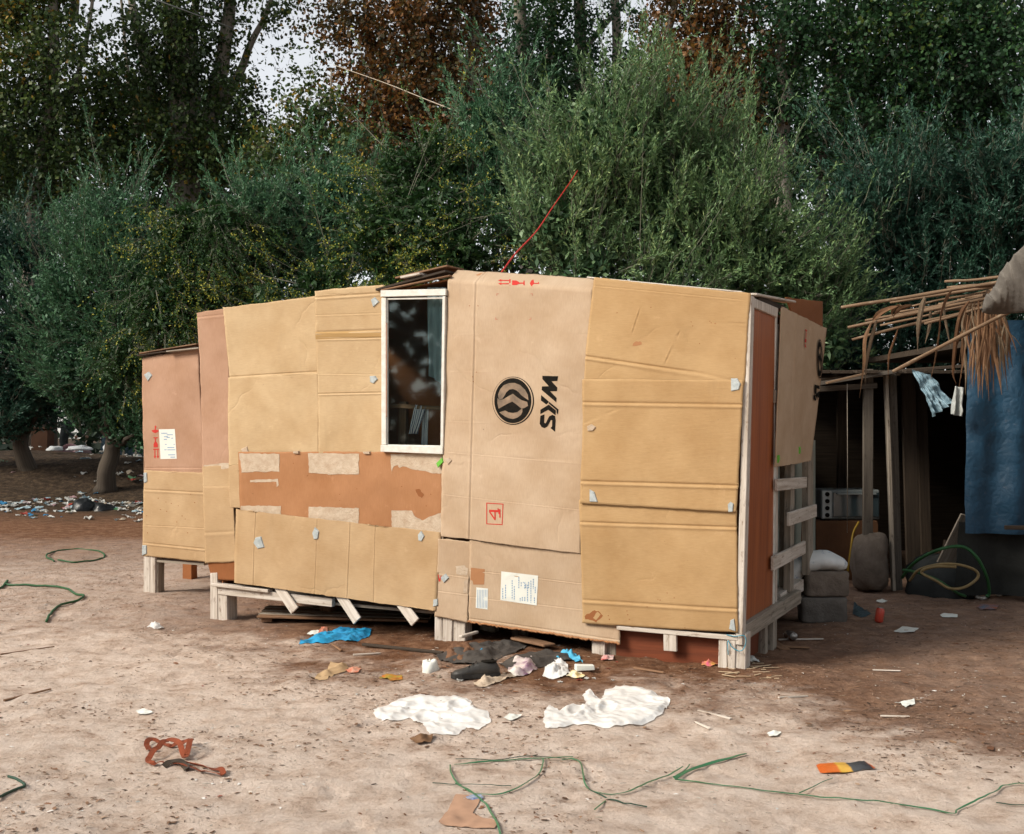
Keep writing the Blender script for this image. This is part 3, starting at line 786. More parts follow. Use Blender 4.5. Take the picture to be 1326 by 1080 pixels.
ph.patch('emblem_band', zp([(262, 490), (300, 517), (350, 505), (420, 462), (480, 430), (540, 480), (600, 520), (680, 545), (690, 600), (640, 630), (600, 640), (540, 590), (470, 540), (400, 572), (330, 612), (280, 640), (264, 570)]), M_GREYINK, 0.0028)
ph.patch('emblem_band', zp([(370, 665), (420, 690), (480, 700), (540, 688), (590, 650), (612, 640), (612, 685), (590, 730), (540, 765), (480, 785), (420, 772), (370, 750), (320, 715), (290, 690)]), M_GREYINK, 0.0028)
WKS = [zp([(890, 180), (1110, 185), (1100, 252), (1018, 256), (1100, 345), (1095, 395), (1000, 396), (1090, 490), (1085, 552), (880, 378), (885, 328), (980, 325), (890, 225)]),
       zp([(873, 448), (945, 508), (984, 545), (945, 582), (870, 526)]),
       zp([(988, 545), (1116, 650), (1108, 722), (1091, 700), (1088, 660), (978, 568)]),
       zp([(862, 655), (980, 582), (1080, 665), (1074, 732), (972, 655), (862, 716)]),
       zp([(862, 740), (920, 718), (915, 835), (935, 845), (985, 747), (1030, 725), (1068, 742), (1076, 800), (1068, 964), (1003, 910), (1025, 888), (1028, 800), (1010, 797), (960, 890), (920, 912), (880, 897), (852, 850)])]
for g_ in WKS: ph.patch('letter', g_, M_BLACK, 0.0014)
cup_marks(ph, lambda x, y: (698.5 - y * 53.5, 361.5 + (1 - x) * 11), M_RED)
for (x, y, a, b_) in ((643, 380, 3, 3), (690, 380, -3, 3), (641.5, 414, 3, -3), (688, 414, -3, -3)):
    ph.patch('corner_mark', [(x, y), (x + a, y), (x + a, y + .8 * b_ / 3), (x + .8 * a / 3, y + .8 * b_ / 3), (x + .8 * a / 3, y + b_), (x, y + b_)], M_PALERED, 0.0014)
# boxed numeral
def bx(l): return [(629.8 + x, 650.8 + y) for x, y in l]
for g_ in ([(0, 0), (22.2, 1.5), (22.2, 2.6), (0, 1.1)], [(0, 27), (21, 28), (21, 29), (0, 28)], [(0, 1.1), (1.1, 1.2), (1.1, 27), (0, 27)], [(21.1, 2.5), (22.2, 2.6), (21, 28), (20, 28)]):
    ph.patch('numeral_box', bx(g_), M_RED, 0.0014)
ph.patch('numeral', bx([(3.6, 9.2), (14.6, 9.6), (14.6, 7.2), (15.8, 7.2), (15.8, 9.7), (16.9, 9.8), (16.9, 14.6), (15.7, 14.6), (15.7, 12.6), (12.2, 12.4), (12.2, 22.6), (10.4, 22.5), (3.6, 12.4)]), M_RED, 0.0014)
ph.patch('numeral_hole', bx([(5.7, 12.2), (10.6, 12.4), (10.6, 19.4)]), M_KRAFT, 0.0024)
ph.patch('numeral_bar', bx([(15.9, 8.5), (18.4, 8.6), (18.4, 19.5), (16.9, 19.5), (16.9, 14.8), (15.9, 14.8)]), M_RED, 0.0018)
stains(ph, [(619, 396), (617, 482), (613, 494), (608, 396), (612, 488)], 0.9)
ph.patch('tear', [(616, 356), (623, 353.5), (629, 352.5), (626, 355.5), (618, 357)], M_TORN, 0.0014)
pi = Panel([(568, 697), (610, 702), (605, 806), (563, 798)], 0.052, M_KRAFT, seed=14, nu=24, folds=[((567, 742), (608, 748), 0.0015, 0.01), ((566, 765), (607, 770), 0.0015, 0.01)])
ph2 = Panel([(609, 699), (802, 722), (803, 834), (606, 806)], 0.05, M_KRAFT, seed=15, nu=60, edge=0.006, folds=[((609, 738), (755, 756), 0.0018, 0.008), ((608, 773), (800, 795), 0.0015, 0.008), ((608, 801), (802, 829), 0.004, 0.014)])
lb = ph2.patch('paper_label', [(649.3, 739.8), (697, 745.4), (695, 784), (648, 777)], M_LABEL, 0.0015, label='large white shipping label')
def lp(x, y): return (600 + x / 11.05, 730 + y / 11.05)
for (x, y0, y1) in [(565, 350, 500), (605, 300, 505), (700, 235, 510), (730, 320, 525), (795, 190, 350), (830, 265, 330), (860, 260, 275), (880, 265, 360), (920, 300, 545), (935, 260, 350), (968, 240, 555), (1002, 215, 360), (1030, 330, 430), (1018, 480, 560), (815, 490, 535), (845, 475, 530), (880, 475, 540), (895, 290, 350)]:
    for k0 in np.arange(y0, y1, 34):
        ph2.patch('printed_line', [lp(x - 6, k0), lp(x + 7, k0), lp(x + 7, min(y1, k0 + rng.uniform(16, 30))), lp(x - 6, min(y1, k0 + 24))], M_BLUEINK, 0.0024)
ph2.patch('paper_label', [lp(188, 338), lp(355, 355), lp(348, 655), lp(178, 630)], M_LABEL, 0.0015, label='small white label')
for x in np.arange(205, 345, 22): ph2.patch('printed_line', [lp(x, 370), lp(x + 6, 370), lp(x + 2, 630), lp(x - 4, 630)], M_BLUEINK, 0.0024)
ph2.patch('tape_scrap', [(610, 735), (628, 737), (627, 757), (613, 757), (612, 752), (609, 751)], M_TORN, 0.001)
pi.patch('torn_paper', [(590, 733), (602, 732), (606, 736), (605, 745), (591, 743)], M_PAPER, 0.0016, jag=0.4, sub=4)
pi.patch('torn_paper', [(601, 752), (606, 750), (605, 768), (600, 768)], M_PAPER, 0.0016, jag=0.4, sub=4)
pi.tab([(570.5, 748), (577, 742.5), (582, 748), (575, 755)])
pi.tab([(561.5, 776), (567, 775), (567.5, 784), (561, 786)])
ph.tab([(565, 600), (573, 592), (574.5, 598), (567, 606)], plain('lime_plastic', (0.16, 0.52, 0.06), None, 20, 0.5, 0.1), name='nail_tab', label='lime green plastic tab')
ph.tab([(576, 594), (582, 592.5), (585.5, 596), (580.5, 602)], M_PAPER, name='card_tab')
pi.patch('red_scrawl', [(567, 744), (568, 744), (569, 750), (571, 745), (571.6, 745), (570, 753), (568.4, 753)], M_RED, 0.0014)
# ragged fluted lower rim of the sheet
rimp = []
for k, t in enumerate(np.linspace(0, 1, 90)):
    x, y = 606 + 197 * t, 805.2 + 28.2 * t
    rimp.append(F(x, y, 0.051 + 0.003 * math.sin(k * 2.1)) + V(0, 0, rng.normal(0, 0.003)))
tube('torn_rim', rimp, 0.0065 + 0.0025 * rng.random(90), M_TORN, ph2.o, 6)
# --- right-hand golden sheets
pj1 = Panel([(769, 360), (971, 380), (964, 499), (756, 493)], 0.075, M_GOLD, seed=16, nu=70, edge=0.005, folds=[((756, 461), (905, 483), 0.009, 0.022), ((905, 483), (952, 494), 0.006, 0.02), ((770, 370), (960, 388), 0.0015, 0.01), ((925, 418), (966, 419), 0.003, 0.012), ((880, 430), (862, 470), 0.003, 0.012), ((830, 400), (820, 430), 0.003, 0.012)])
pj2 = Panel([(755, 491), (963, 492), (953, 664), (752, 651)], 0.088, M_GOLD, seed=17, nu=70, edge=0.004, folds=[((755, 521), (961, 524), 0.008, 0.022), ((753, 623), (954, 629), 0.009, 0.022), ((757, 548), (800, 530), 0.003, 0.015)])
pj3 = Panel([(751, 648), (954, 661), (956, 820), (754, 807)], 0.075, M_GOLD, seed=18, nu=70, edge=0.004, folds=[((752, 676), (954, 683), 0.008, 0.02), ((753, 777), (955, 789), 0.008, 0.02)])
pj2.tab([(946.5, 490), (955, 490), (959.5, 497), (957, 505), (946.5, 507)])
pj2.tab([(760, 552), (766, 549), (772, 553), (768, 558), (761, 558)], M_PAPER)
pj2.tab([(763.5, 633.5), (770, 637), (774.5, 650.5), (763.5, 650)])
pj2.tab([(942.5, 653), (946, 649.5), (950, 652), (949, 663), (943, 663.5)])
pj3.tab([(944, 815), (946, 803), (951, 801), (953, 818)])
pj3.patch('water_stain', [(757, 798), (770, 790), (775, 791), (781, 797), (772, 806), (766, 803), (758, 802)], M_BROWN, 0.0008, jag=0.5, sub=4)
pj3.patch('water_stain', [(768, 800), (774, 792), (778, 796), (772, 803)], M_GOLD, 0.0016, jag=0.3, sub=3)
stains(pj3, [(788, 797), (789, 802), (812, 791), (813, 796), (815, 802), (838, 786), (852, 776), (855, 777), (873, 774), (887, 813), (864, 768)], 0.9)
stains(pj1, [(799, 405), (843, 398), (895, 417), (897, 422), (919, 416), (921, 418), (926, 419), (906, 445), (952, 464), (823, 446), (826, 444)], 0.8)
pj1.patch('scuff', [(819, 448), (822, 443), (829, 442), (831, 446), (824, 448)], M_TORN, 0.0008, jag=0.5, sub=3)
# --- under the front: sill boards and legs
def leg(x0, x1, y0, y1, off, mat=M_WOODW, depth=0.06, parent=hut, name='leg'):
    a, b_ = F((x0 + x1) / 2, y0, off), F((x0 + x1) / 2, y1, off)
    w = np.linalg.norm(F(x1, y1, off) - F(x0, y1, off))
    b_ = np.array([b_[0], b_[1], float(ground_z(b_[0], b_[1])[0]) - 0.02]); a = np.array([b_[0], b_[1], a[2]])
    c = (a + b_) / 2 + E_B * depth / 2
    v, f, uv = box_geo(c, (a - b_) / 2, -E_T * w / 2, E_B * depth / 2, 0.003)
    return obj(name, v, f, mat, parent, uv=uv, bevel=0.004)
leg(186, 194, 715, 768, AX, depth=.10); leg(194.4, 200, 715, 768, AX - .004, depth=.10); leg(200.4, 205, 715, 770, AX - .03, M_WOODG, depth=.08)
leg(272, 281.5, 742, 800, 0.0, depth=.07); leg(282, 294, 758, 801, 0.012, depth=.12)
leg(563, 572, 795, 826, 0.03, depth=.05); leg(573, 585, 795, 829, 0.034, depth=.05); leg(586, 602, 797, 830, 0.02, depth=.1)
leg(414, 428, 772, 803, -0.35, M_WOODB, .08); leg(622, 640, 806, 820, -0.5, M_WOODW, .08); leg(662, 678, 812, 832, -.45, M_WOODG, .08)
leg(766, 783, 828, 847, 0.02, M_WOODW, .09); leg(784, 798, 830, 846, -0.02, M_WOODG, .06)
leg(930, 941, 824, 862, 0.055, depth=.05); leg(942.2, 952, 822, 865, 0.06, depth=.05); leg(952.4, 965, 820, 866, 0.05, depth=.12)
# hanging piece over the dark red kick board
plank('batten', F(868, 817, .05), F(868.5, 843, .05), 0.088, 0.025, M_WOODW, hut, up=E_T)
plank('kick_board', F(798, 833, -.02), F(932, 842, -.02), 0.20, 0.016, M_DOORD, hut)
plank('sill_board', F(800, 812, .045), F(957, 826, .045), 0.03, 0.045, M_WOODW, hut)
plank('sill_board', F(276, 756.5, .02), F(350, 765, .02), 0.025, 0.06, M_WOODW, hut)
plank('sill_board', F(284, 764, .0), F(432, 780, .0), 0.065, 0.04, M_WOODW, hut)
for (a, b_, c_, d_) in ((364, 764, 382, 791), (446, 778, 463, 804), (522, 786, 538, 806)):
    plank('slanting_slat', F(a - 12, b_ - 18, .012), F(c_, d_, .06), 0.078, 0.016, M_WOODW, hut, up=E_T)
# pale strip of the corner post beside the golden sheets
plank('corner_post', F(971, 384, .03), F(959, 834, .03), 0.042, 0.07, M_WOODW, hut, up=E_T)
# blue cord tied round the corner post
cp = np.array([F(941, 822, .07), F(952, 824, .078), F(963, 823, .07), F(966, 830, .066), F(963, 840, .072), F(957, 843, .078), F(948, 838, .078), F(942.5, 830, .078), F(943, 848, .07)])
M_CORD = plain('blue_cord', (0.05, 0.30, 0.42), None, 30, 0.7, 0)
tube('cord', curve(cp, 8), 0.0028, M_CORD, hut, 6)
# --- right-hand side: door, header, slats
dr_ = [SD(974, 399, .0), SD(1004, 409, .0), SD(1000.5, 789, .0), SD(965, 816, .0)]
def slab(name, c4, t, mat, parent, nrm, bevel=0.003, wv=(0, 0, 1)):
    c4 = np.array(c4); v = np.vstack([c4, c4 - nrm * t])
    f = [(0, 1, 2, 3), (7, 6, 5, 4), (0, 4, 5, 1), (1, 5, 6, 2), (2, 6, 7, 3), (3, 7, 4, 0)]
    n = np.cross(c4[1] - c4[0], c4[2] - c4[0])
    if n @ nrm < 0: f = [q[::-1] for q in f]
    ex = unit(c4[1] - c4[0])
    uv = np.stack([v[:, 2] + rng.random() * 3, v @ ex], 1)
    return obj(name, v, f, mat, parent, uv=uv, bevel=bevel)
door = slab('door', dr_, 0.035, M_DOOR, hut, N_S)
slab('edge_strip', [SD(968.5, 396, .004), SD(974.4, 399, .004), SD(965.2, 816, .004), SD(960.5, 819, .004)], 0.04, M_DOORD, door, N_S)
for y in (428, 606, 754):
    slab('hinge', [SD(974.2 - (y - 400) / 45, y, .010), SD(975.6 - (y - 400) / 45, y + .5, .010), SD(975.4 - (y - 400) / 45, y + 11, .010), SD(974.0 - (y - 400) / 45, y + 10.5, .010)], 0.012, M_STEEL, door, N_S, 0.001)
slab('door_stop', [SD(1004.5, 409, .006), SD(1006.8, 410, .006), SD(1003.4, 788, .006), SD(1001.2, 789, .006)], 0.05, M_WHITEP, hut, N_S, 0.002)
slab('header_beam', [SD(970, 383, .02), SD(1008, 399, .02), SD(1007, 411, .02), SD(970, 395, .02)], 0.06, M_WOODW, hut, N_S)
slab('latch', [SD(1005, 505, .02), SD(1010, 506, .02), SD(1010, 523, .02), SD(1005, 522, .02)], 0.02, M_WOODG, hut, N_S)
plank('bottom_rail', SD(957, 821, .01), SD(1032, 772, .01), 0.10, 0.06, M_WOODG, hut)
plank('rail_top', SD(1003, 777, -.06), SD(1033, 757, -.06), 0.09, 0.09, M_WOODW, hut)
M_SHEETG = plain('grey_green_sheet', (0.30, 0.33, 0.28), (0.20, 0.22, 0.19), 3, 0.8, 0.3, 20)
slab('backing_sheet', [SD(1002, 560, -.14), SD(1056, 570, -.14), SD(1056, 740, -.14), SD(1000, 775, -.14)], 0.01, M_SHEETG, hut, N_S)
for (x0, y0, x1, y1, w_, o_) in ((1005, 628, 1043, 624.5, .080, .03), (1020.5, 672.5, 1056, 661, .094, .05), (1000, 730, 1041.5, 708.5, .095, .03)):
    plank('slat', SD(x0, y0, o_), SD(x1, y1, o_), w_, 0.022, M_WOODW, hut)
plank('stud', SD(1022.5, 590, -.02), SD(1021, 765, -.02), 0.11, 0.05, M_WOODG, hut, up=E_B)
plank('stud', SD(1014, 592, -.08), SD(1012.5, 770, -.08), 0.04, 0.04, M_WOODG, hut, up=E_B)
plank('stud', SD(1046, 585, -.03), SD(1045.5, 742, -.03), 0.16, 0.05, M_WOODG, hut, up=E_B)
for x in (1003,): plank('stud', SD(1003.2, 420, -.02), SD(1001, 790, -.02), 0.04, 0.05, M_WOODW, hut, up=E_B)
# leg below the door and brown sheet beside it
def pleg(p, w, h, mat, name='leg'):
    b_ = np.array([p[0], p[1], float(ground_z(p[0], p[1])[0]) - 0.02]); a = b_ + V(0, 0, h + .02)
    v, f, uv = box_geo((a + b_) / 2, (a - b_) / 2, N_S * w / 2, E_B * w / 2, 0.003)
    return obj(name, v, f, mat, hut, uv=uv, bevel=0.004)
q = SD(996, 828, 0); pleg(q, .09, .22, M_WOODG)
q = SD(986, 826, -.02); pleg(q, .07, .21, M_WOODG)
pleg(O_F + E_B * 2.15 + N_S * 0.0, .09, .22, M_WOODG)
for t_ in (1.4, 2.8, 3.9): pleg(O_F + E_B * 2.1 + E_T * t_, .09, .22, M_WOODG)
slab('kick_board', [SD(966, 818, -.03), SD(985, 805, -.03), SD(985, 842, -.03), SD(966, 856, -.03)], 0.012, M_DOORD, hut, N_S)
# tall printed sheet nailed over the side, bellied outwards
ps = Panel([(1012, 396), (1071, 425), (1051, 597), (1004, 605)], 0.05, M_KRAFT, proj=SD, nrm=N_S, seed=20, nu=40, nv=70, edge=0.007, folds=[((1031, 400), (1026, 602), 0.004, 0.02)], bow=0.0, wav=0.25, offs=(7.92, 8.75, 8.62, 7.90), label='kraft sheet hanging on the side, same print turned away')
def zs(l): return [(1000 + x / 4.91, 400 + y / 4.91) for x, y in l]
ps.ring('emblem_outline', 1060.4, 464.8, 3.6, 25.4, 3.1, 23.8, M_BLACK, 0.010)
ps.ring('emblem_ring', 1060.2, 464.8, 2.9, 23.0, 1.9, 16.0, M_BLACK, 0.010)
ps.patch('emblem_band', [(1058.4, 462), (1060.4, 456), (1062, 466), (1061, 474), (1060, 466), (1058.8, 471)], M_BLACK, 0.010)
for g_ in ([(1053.6, 498), (1059.6, 499.5), (1060, 504), (1056, 503), (1055.4, 511), (1053.4, 509)], [(1054, 512), (1059.6, 506), (1059.6, 516), (1056, 513), (1057.5, 519)], [(1052, 511), (1053.4, 512), (1055.6, 517), (1054, 519.5), (1052, 516)]):
    ps.patch('letter', g_, M_BLACK, 0.010)
for g_ in ([(1041.6, 426), (1043.6, 427.5), (1043.6, 430), (1041.8, 428.5)], [(1042.3, 430.5), (1043.1, 431), (1042.6, 438), (1041.8, 437)], [(1041, 438), (1043, 439.5), (1042.6, 444), (1040.8, 443)], [(1040.6, 445), (1041.6, 446), (1042.8, 451), (1040.8, 449)]):
    ps.patch('handling_mark', g_, M_RED, 0.010)
ps.tab([(1006.5, 590), (1009, 589), (1009.5, 595), (1007, 600)], MATS['lime_plastic'], label='lime green plastic tab')
ps.tab([(1034.5, 579), (1036, 578), (1036, 586), (1034.6, 588)], MATS['lime_plastic'], label='lime green plastic tab')
pbf = Panel([(1018, 385), (1066, 390.5), (1066, 424), (1030, 420)], -0.06, M_BROWN, proj=SD, nrm=N_S, seed=21, nu=24, nv=24, edge=0.006)
plank('roof_board', SD(970, 381, -.02), SD(1022, 391, -.04), 0.10, 0.014, M_WOODW, hut, up=-N_S)
plank('roof_board', SD(975, 385, -.05), SD(1012, 401, -.05), 0.08, 0.03, M_DARKW, hut, up=-N_S)
plank('roof_board', F(769, 361.5, -.06), F(968, 380.5, -.06), 0.24, 0.010, M_WOODW, hut, up=E_B)
# --- shell: floor, back, left end and roof sheets keep the inside dark
DP = 2.2
def qd(name, pts, t, mat):
    pts = np.array(pts); n = unit(np.cross(pts[1] - pts[0], pts[2] - pts[0]))
    return slab(name, pts, t, mat, hut, n, 0)
zf = 0.19
A0, A1 = O_F + V(0, 0, zf) - N_F * -.0 + E_B * .02, O_F + E_T * 4.12 + V(0, 0, zf) + E_B * .02
A2, A3 = A1 + E_B * (DP - .06), A0 + E_B * (DP - .06)
npl = 14
for k in range(npl):
    a = A0 + (A3 - A0) * (k + .04) / npl; c = A0 + (A3 - A0) * (k + .96) / npl
    a2 = A1 + (A2 - A1) * (k + .04) / npl; c2 = A1 + (A2 - A1) * (k + .96) / npl
    qd('floor_board', [a, c, c2, a2], 0.02, M_WOODG)
def up_(p, z): return np.array([p[0], p[1], z])
qd('back_wall', [up_(A3, .15), up_(A3, 2.36), up_(A2, 2.36), up_(A2, .15)], 0.01, M_BROWN)
qd('end_wall', [up_(A1, .15), up_(A2, .15), up_(A2, 2.3), up_(A1, 2.38)], 0.01, M_BROWN)
tops = [(293, 402), (409, 390), (495, 379), (582, 361), (769, 373), (966, 388)]
for k in range(len(tops) - 1):
    a, c = F(*tops[k], -.01), F(*tops[k + 1], -.01)
    qd('roof_sheet', [a, c, up_(c + E_B * DP, c[2] - .09), up_(a + E_B * DP, a[2] - .09)], 0.012, M_BROWN)
# annex shell
B0, B1 = F(264, 700, AX - .02), F(187, 700, AX - .02)
B0, B1 = up_(B0, .3), up_(B1, .3); B2, B3 = B1 + E_B * 1.4, B0 + E_B * 1.4
qd('floor_sheet', [B0, B3, B2, B1], 0.02, M_WOODG)
qd('end_wall', [up_(B1, .28), up_(B2, .28), up_(B2, 2.05), up_(B1, 2.08)], 0.008, M_PINK)
qd('back_wall', [up_(B3, .28), up_(B2, .28), up_(B2, 2.05), up_(B3, 2.1)], 0.008, M_BROWN)
qd('roof_sheet', [up_(B0, 2.14), up_(B3, 2.08), up_(B2, 2.06), up_(B1, 2.1)], 0.012, M_BROWN)
leg(236, 248, 725, 745, AX - 0.9, M_BROWN, .08)

# --- seen through the pane
def cloth_geo(p00, p10, p01, p11, nu, nv, amp, waves, seed, nrm):
    u, v = np.meshgrid(np.linspace(0, 1, nu), np.linspace(0, 1, nv)); u, v = u.ravel()[:, None], v.ravel()[:, None]
    p = p00 * (1 - u) * (1 - v) + p10 * u * (1 - v) + p01 * (1 - u) * v + p11 * u * v
    ph_ = u * waves * 2 * math.pi + 0.8 * vnoise(np.hstack([u * 2, v * 2, u * 0 + seed]), seed)[:, None]
    p = p + nrm * amp * (np.sin(ph_) + 0.5 * vnoise(np.hstack([u * 6, v * 5, u * 0 + seed]), seed + 1)[:, None]) * (0.35 + 0.65 * v)
    i, j = np.meshgrid(np.arange(nu - 1), np.arange(nv - 1)); q = (j * nu + i).ravel()
    return p, np.stack([q, q + nu, q + nu + 1, q + 1], 1), np.hstack([u, v])
M_CURT = plastic('curtain_film', (0.42, 0.52, 0.55), 0.3, 0.6)
cv, cf, cu = cloth_geo(F(553, 372, -.03), F(577, 372, -.03), F(556, 486, -.03), F(575, 500, -.03), 26, 40, 0.018, 2.5, 3, N_F)
tag(obj('window_curtain', cv, cf, M_CURT, smooth=True), 'pale blue film curtain hanging just inside the window pane', 'curtain')
sm, sN, sL, sb = nodes('striped_cloth')
wv = sN.new('ShaderNodeTexWave'); wv.bands_direction = 'X'; wv.inputs['Scale'].default_value = 2.2; sL.new(coord(sN, sL, 'UV'), wv.inputs['Vector'])
sr = ramp(sN, [(0.25, (0.09, 0.11, 0.20)), (0.45, (0.85, 0.83, 0.82)), (0.7, (0.35, 0.2, 0.25)), (0.85, (0.85, 0.83, 0.82))]); sL.new(wv.outputs['Fac'], sr.inputs[0])
sL.new(sr.outputs[0], sb.inputs['Base Color']); sb.inputs['Roughness'].default_value = 0.9
t1 = cloth_geo(F(537, 524, -.10), F(552, 526, -.10), F(530, 562, -.10), F(540, 562, -.10), 16, 24, 0.014, 2, 5, N_F)
t2 = cloth_geo(F(546, 526, -.12), F(555, 528, -.12), F(546, 582, -.12), F(554, 582, -.12), 12, 24, 0.01, 1.5, 8, N_F)
tag(obj('hanging_cloth', np.vstack([t1[0], t2[0]]), np.vstack([t1[1], t2[1] + len(t1[0])]), sm, smooth=True, uv=np.vstack([t1[2], t2[2]]), solid=0.004), 'striped cloth draped on a rail behind the window pane', 'cloth')
plank('inner_rail', F(500, 525, -.11), F(577, 529, -.11), 0.03, 0.025, M_WOODB, hut)
plank('inner_post', F(523, 520, -.16), F(521, 620, -.16), 0.06, 0.04, M_WOODB, hut, up=E_T)

# ------------------------------------------------------------------ trees
def rnd_dirs(n, front=None):
    d = rng.normal(size=(n, 3)); d = unit(d)
    if front is not None:                                # fewer leaves on the side that nobody can reach
        k = (d[:, 1] > front) & (rng.random(n) < 0.8); d[k, 1] *= -1
    return d
def leaf_quads(base, d, L, W, lc, mid=0.45):
    n = len(base); side = unit(np.cross(d, unit(rng.normal(size=(n, 3)))))
    nrm = np.cross(d, side)
    L = np.broadcast_to(L, (n,))[:, None]; W = np.broadcast_to(W, (n,))[:, None]
    v = np.stack([base, base + d * L * mid + side * W * .5 + nrm * L * .04, base + d * L, base + d * L * mid - side * W * .5 + nrm * L * .04], 1)
    return v.reshape(-1, 3), np.repeat(lc, 4)
def quad_mesh(name, vs, ls, mat, parent):
    v = np.vstack(vs); l = np.concatenate(ls)
    return obj(name, v, np.arange(len(v)).reshape(-1, 4), mat, parent, attr=l)

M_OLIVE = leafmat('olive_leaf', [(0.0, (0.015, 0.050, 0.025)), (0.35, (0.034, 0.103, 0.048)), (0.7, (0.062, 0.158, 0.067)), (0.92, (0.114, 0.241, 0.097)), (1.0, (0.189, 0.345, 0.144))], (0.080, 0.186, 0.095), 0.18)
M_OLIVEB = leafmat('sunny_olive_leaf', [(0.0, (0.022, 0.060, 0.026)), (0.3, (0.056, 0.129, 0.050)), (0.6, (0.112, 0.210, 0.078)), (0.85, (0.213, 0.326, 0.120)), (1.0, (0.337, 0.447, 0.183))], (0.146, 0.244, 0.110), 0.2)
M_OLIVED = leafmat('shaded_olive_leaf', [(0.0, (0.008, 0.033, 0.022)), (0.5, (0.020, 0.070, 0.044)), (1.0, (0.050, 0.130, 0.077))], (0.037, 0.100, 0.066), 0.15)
M_YGREEN = leafmat('small_yellowing_leaf', [(0.0, (0.015, 0.045, 0.014)), (0.6, (0.040, 0.101, 0.022)), (0.80, (0.086, 0.158, 0.026)), (0.88, (0.306, 0.316, 0.035)), (1.0, (0.475, 0.457, 0.070))], None, 0.22)
M_GREEN = leafmat('broad_green_leaf', [(0.0, (0.021, 0.040, 0.013)), (0.5, (0.046, 0.085, 0.022)), (0.85, (0.105, 0.139, 0.029)), (0.95, (0.194, 0.116, 0.024)), (1.0, (0.353, 0.234, 0.033))], None, 0.3)
M_DGREEN = leafmat('deep_green_leaf', [(0.0, (0.013, 0.040, 0.017)), (0.55, (0.028, 0.080, 0.029)), (0.95, (0.059, 0.136, 0.035)), (1.0, (0.156, 0.229, 0.043))], None, 0.3)
M_RUST = leafmat('rusty_autumn_leaf', [(0.0, (0.025, 0.023, 0.010)), (0.35, (0.064, 0.051, 0.014)), (0.6, (0.139, 0.059, 0.016)), (0.9, (0.208, 0.090, 0.023)), (1.0, (0.276, 0.154, 0.035))], None, 0.3)
M_TWIG = leafmat('pale_twig', [(0.0, (0.10, 0.10, 0.075)), (1.0, (0.21, 0.20, 0.15))], None, 0.0, 0.8)
M_BARK = wood('dark_bark', (0.085, 0.068, 0.052), (0.035, 0.028, 0.022), None, 0.5, 0.9, 0.9)
M_BARKP = wood('pale_bark', (0.30, 0.27, 0.225), (0.13, 0.11, 0.085), (0.06, 0.05, 0.04), 0.35, 0.9, 0.6)

def lobes_of(pix, Y, flat=0.75):
    out = []
    for i, q in enumerate(pix):
        px, py, r = q[:3]; dy = q[3] if len(q) > 3 else 0.0
        rr = r / FPX * Y
        out.append((P(px, py, Y + dy + rng.uniform(-.35, .35)), V(rr, rr * flat, rr)))
    return out
def trunk_geo(base, top, r0, r1, bend=0.15, n=9, seed=0):
    t = np.linspace(0, 1, n)[:, None]
    p = base * (1 - t) + top * t
    p[:, :2] += bend * np.stack([vnoise(np.hstack([t * 2.5, t * 0 + seed, t * 0]), 5), vnoise(np.hstack([t * 2.5, t * 0 + seed, t * 0 + 4]), 6)], 1) * np.sin(t * math.pi)
    return tube_geo(p, (r0 + (r1 - r0) * t[:, 0] ** 0.7) * (1 + .25 * np.clip(.12 - t[:, 0], 0, 1) / .12), 8)

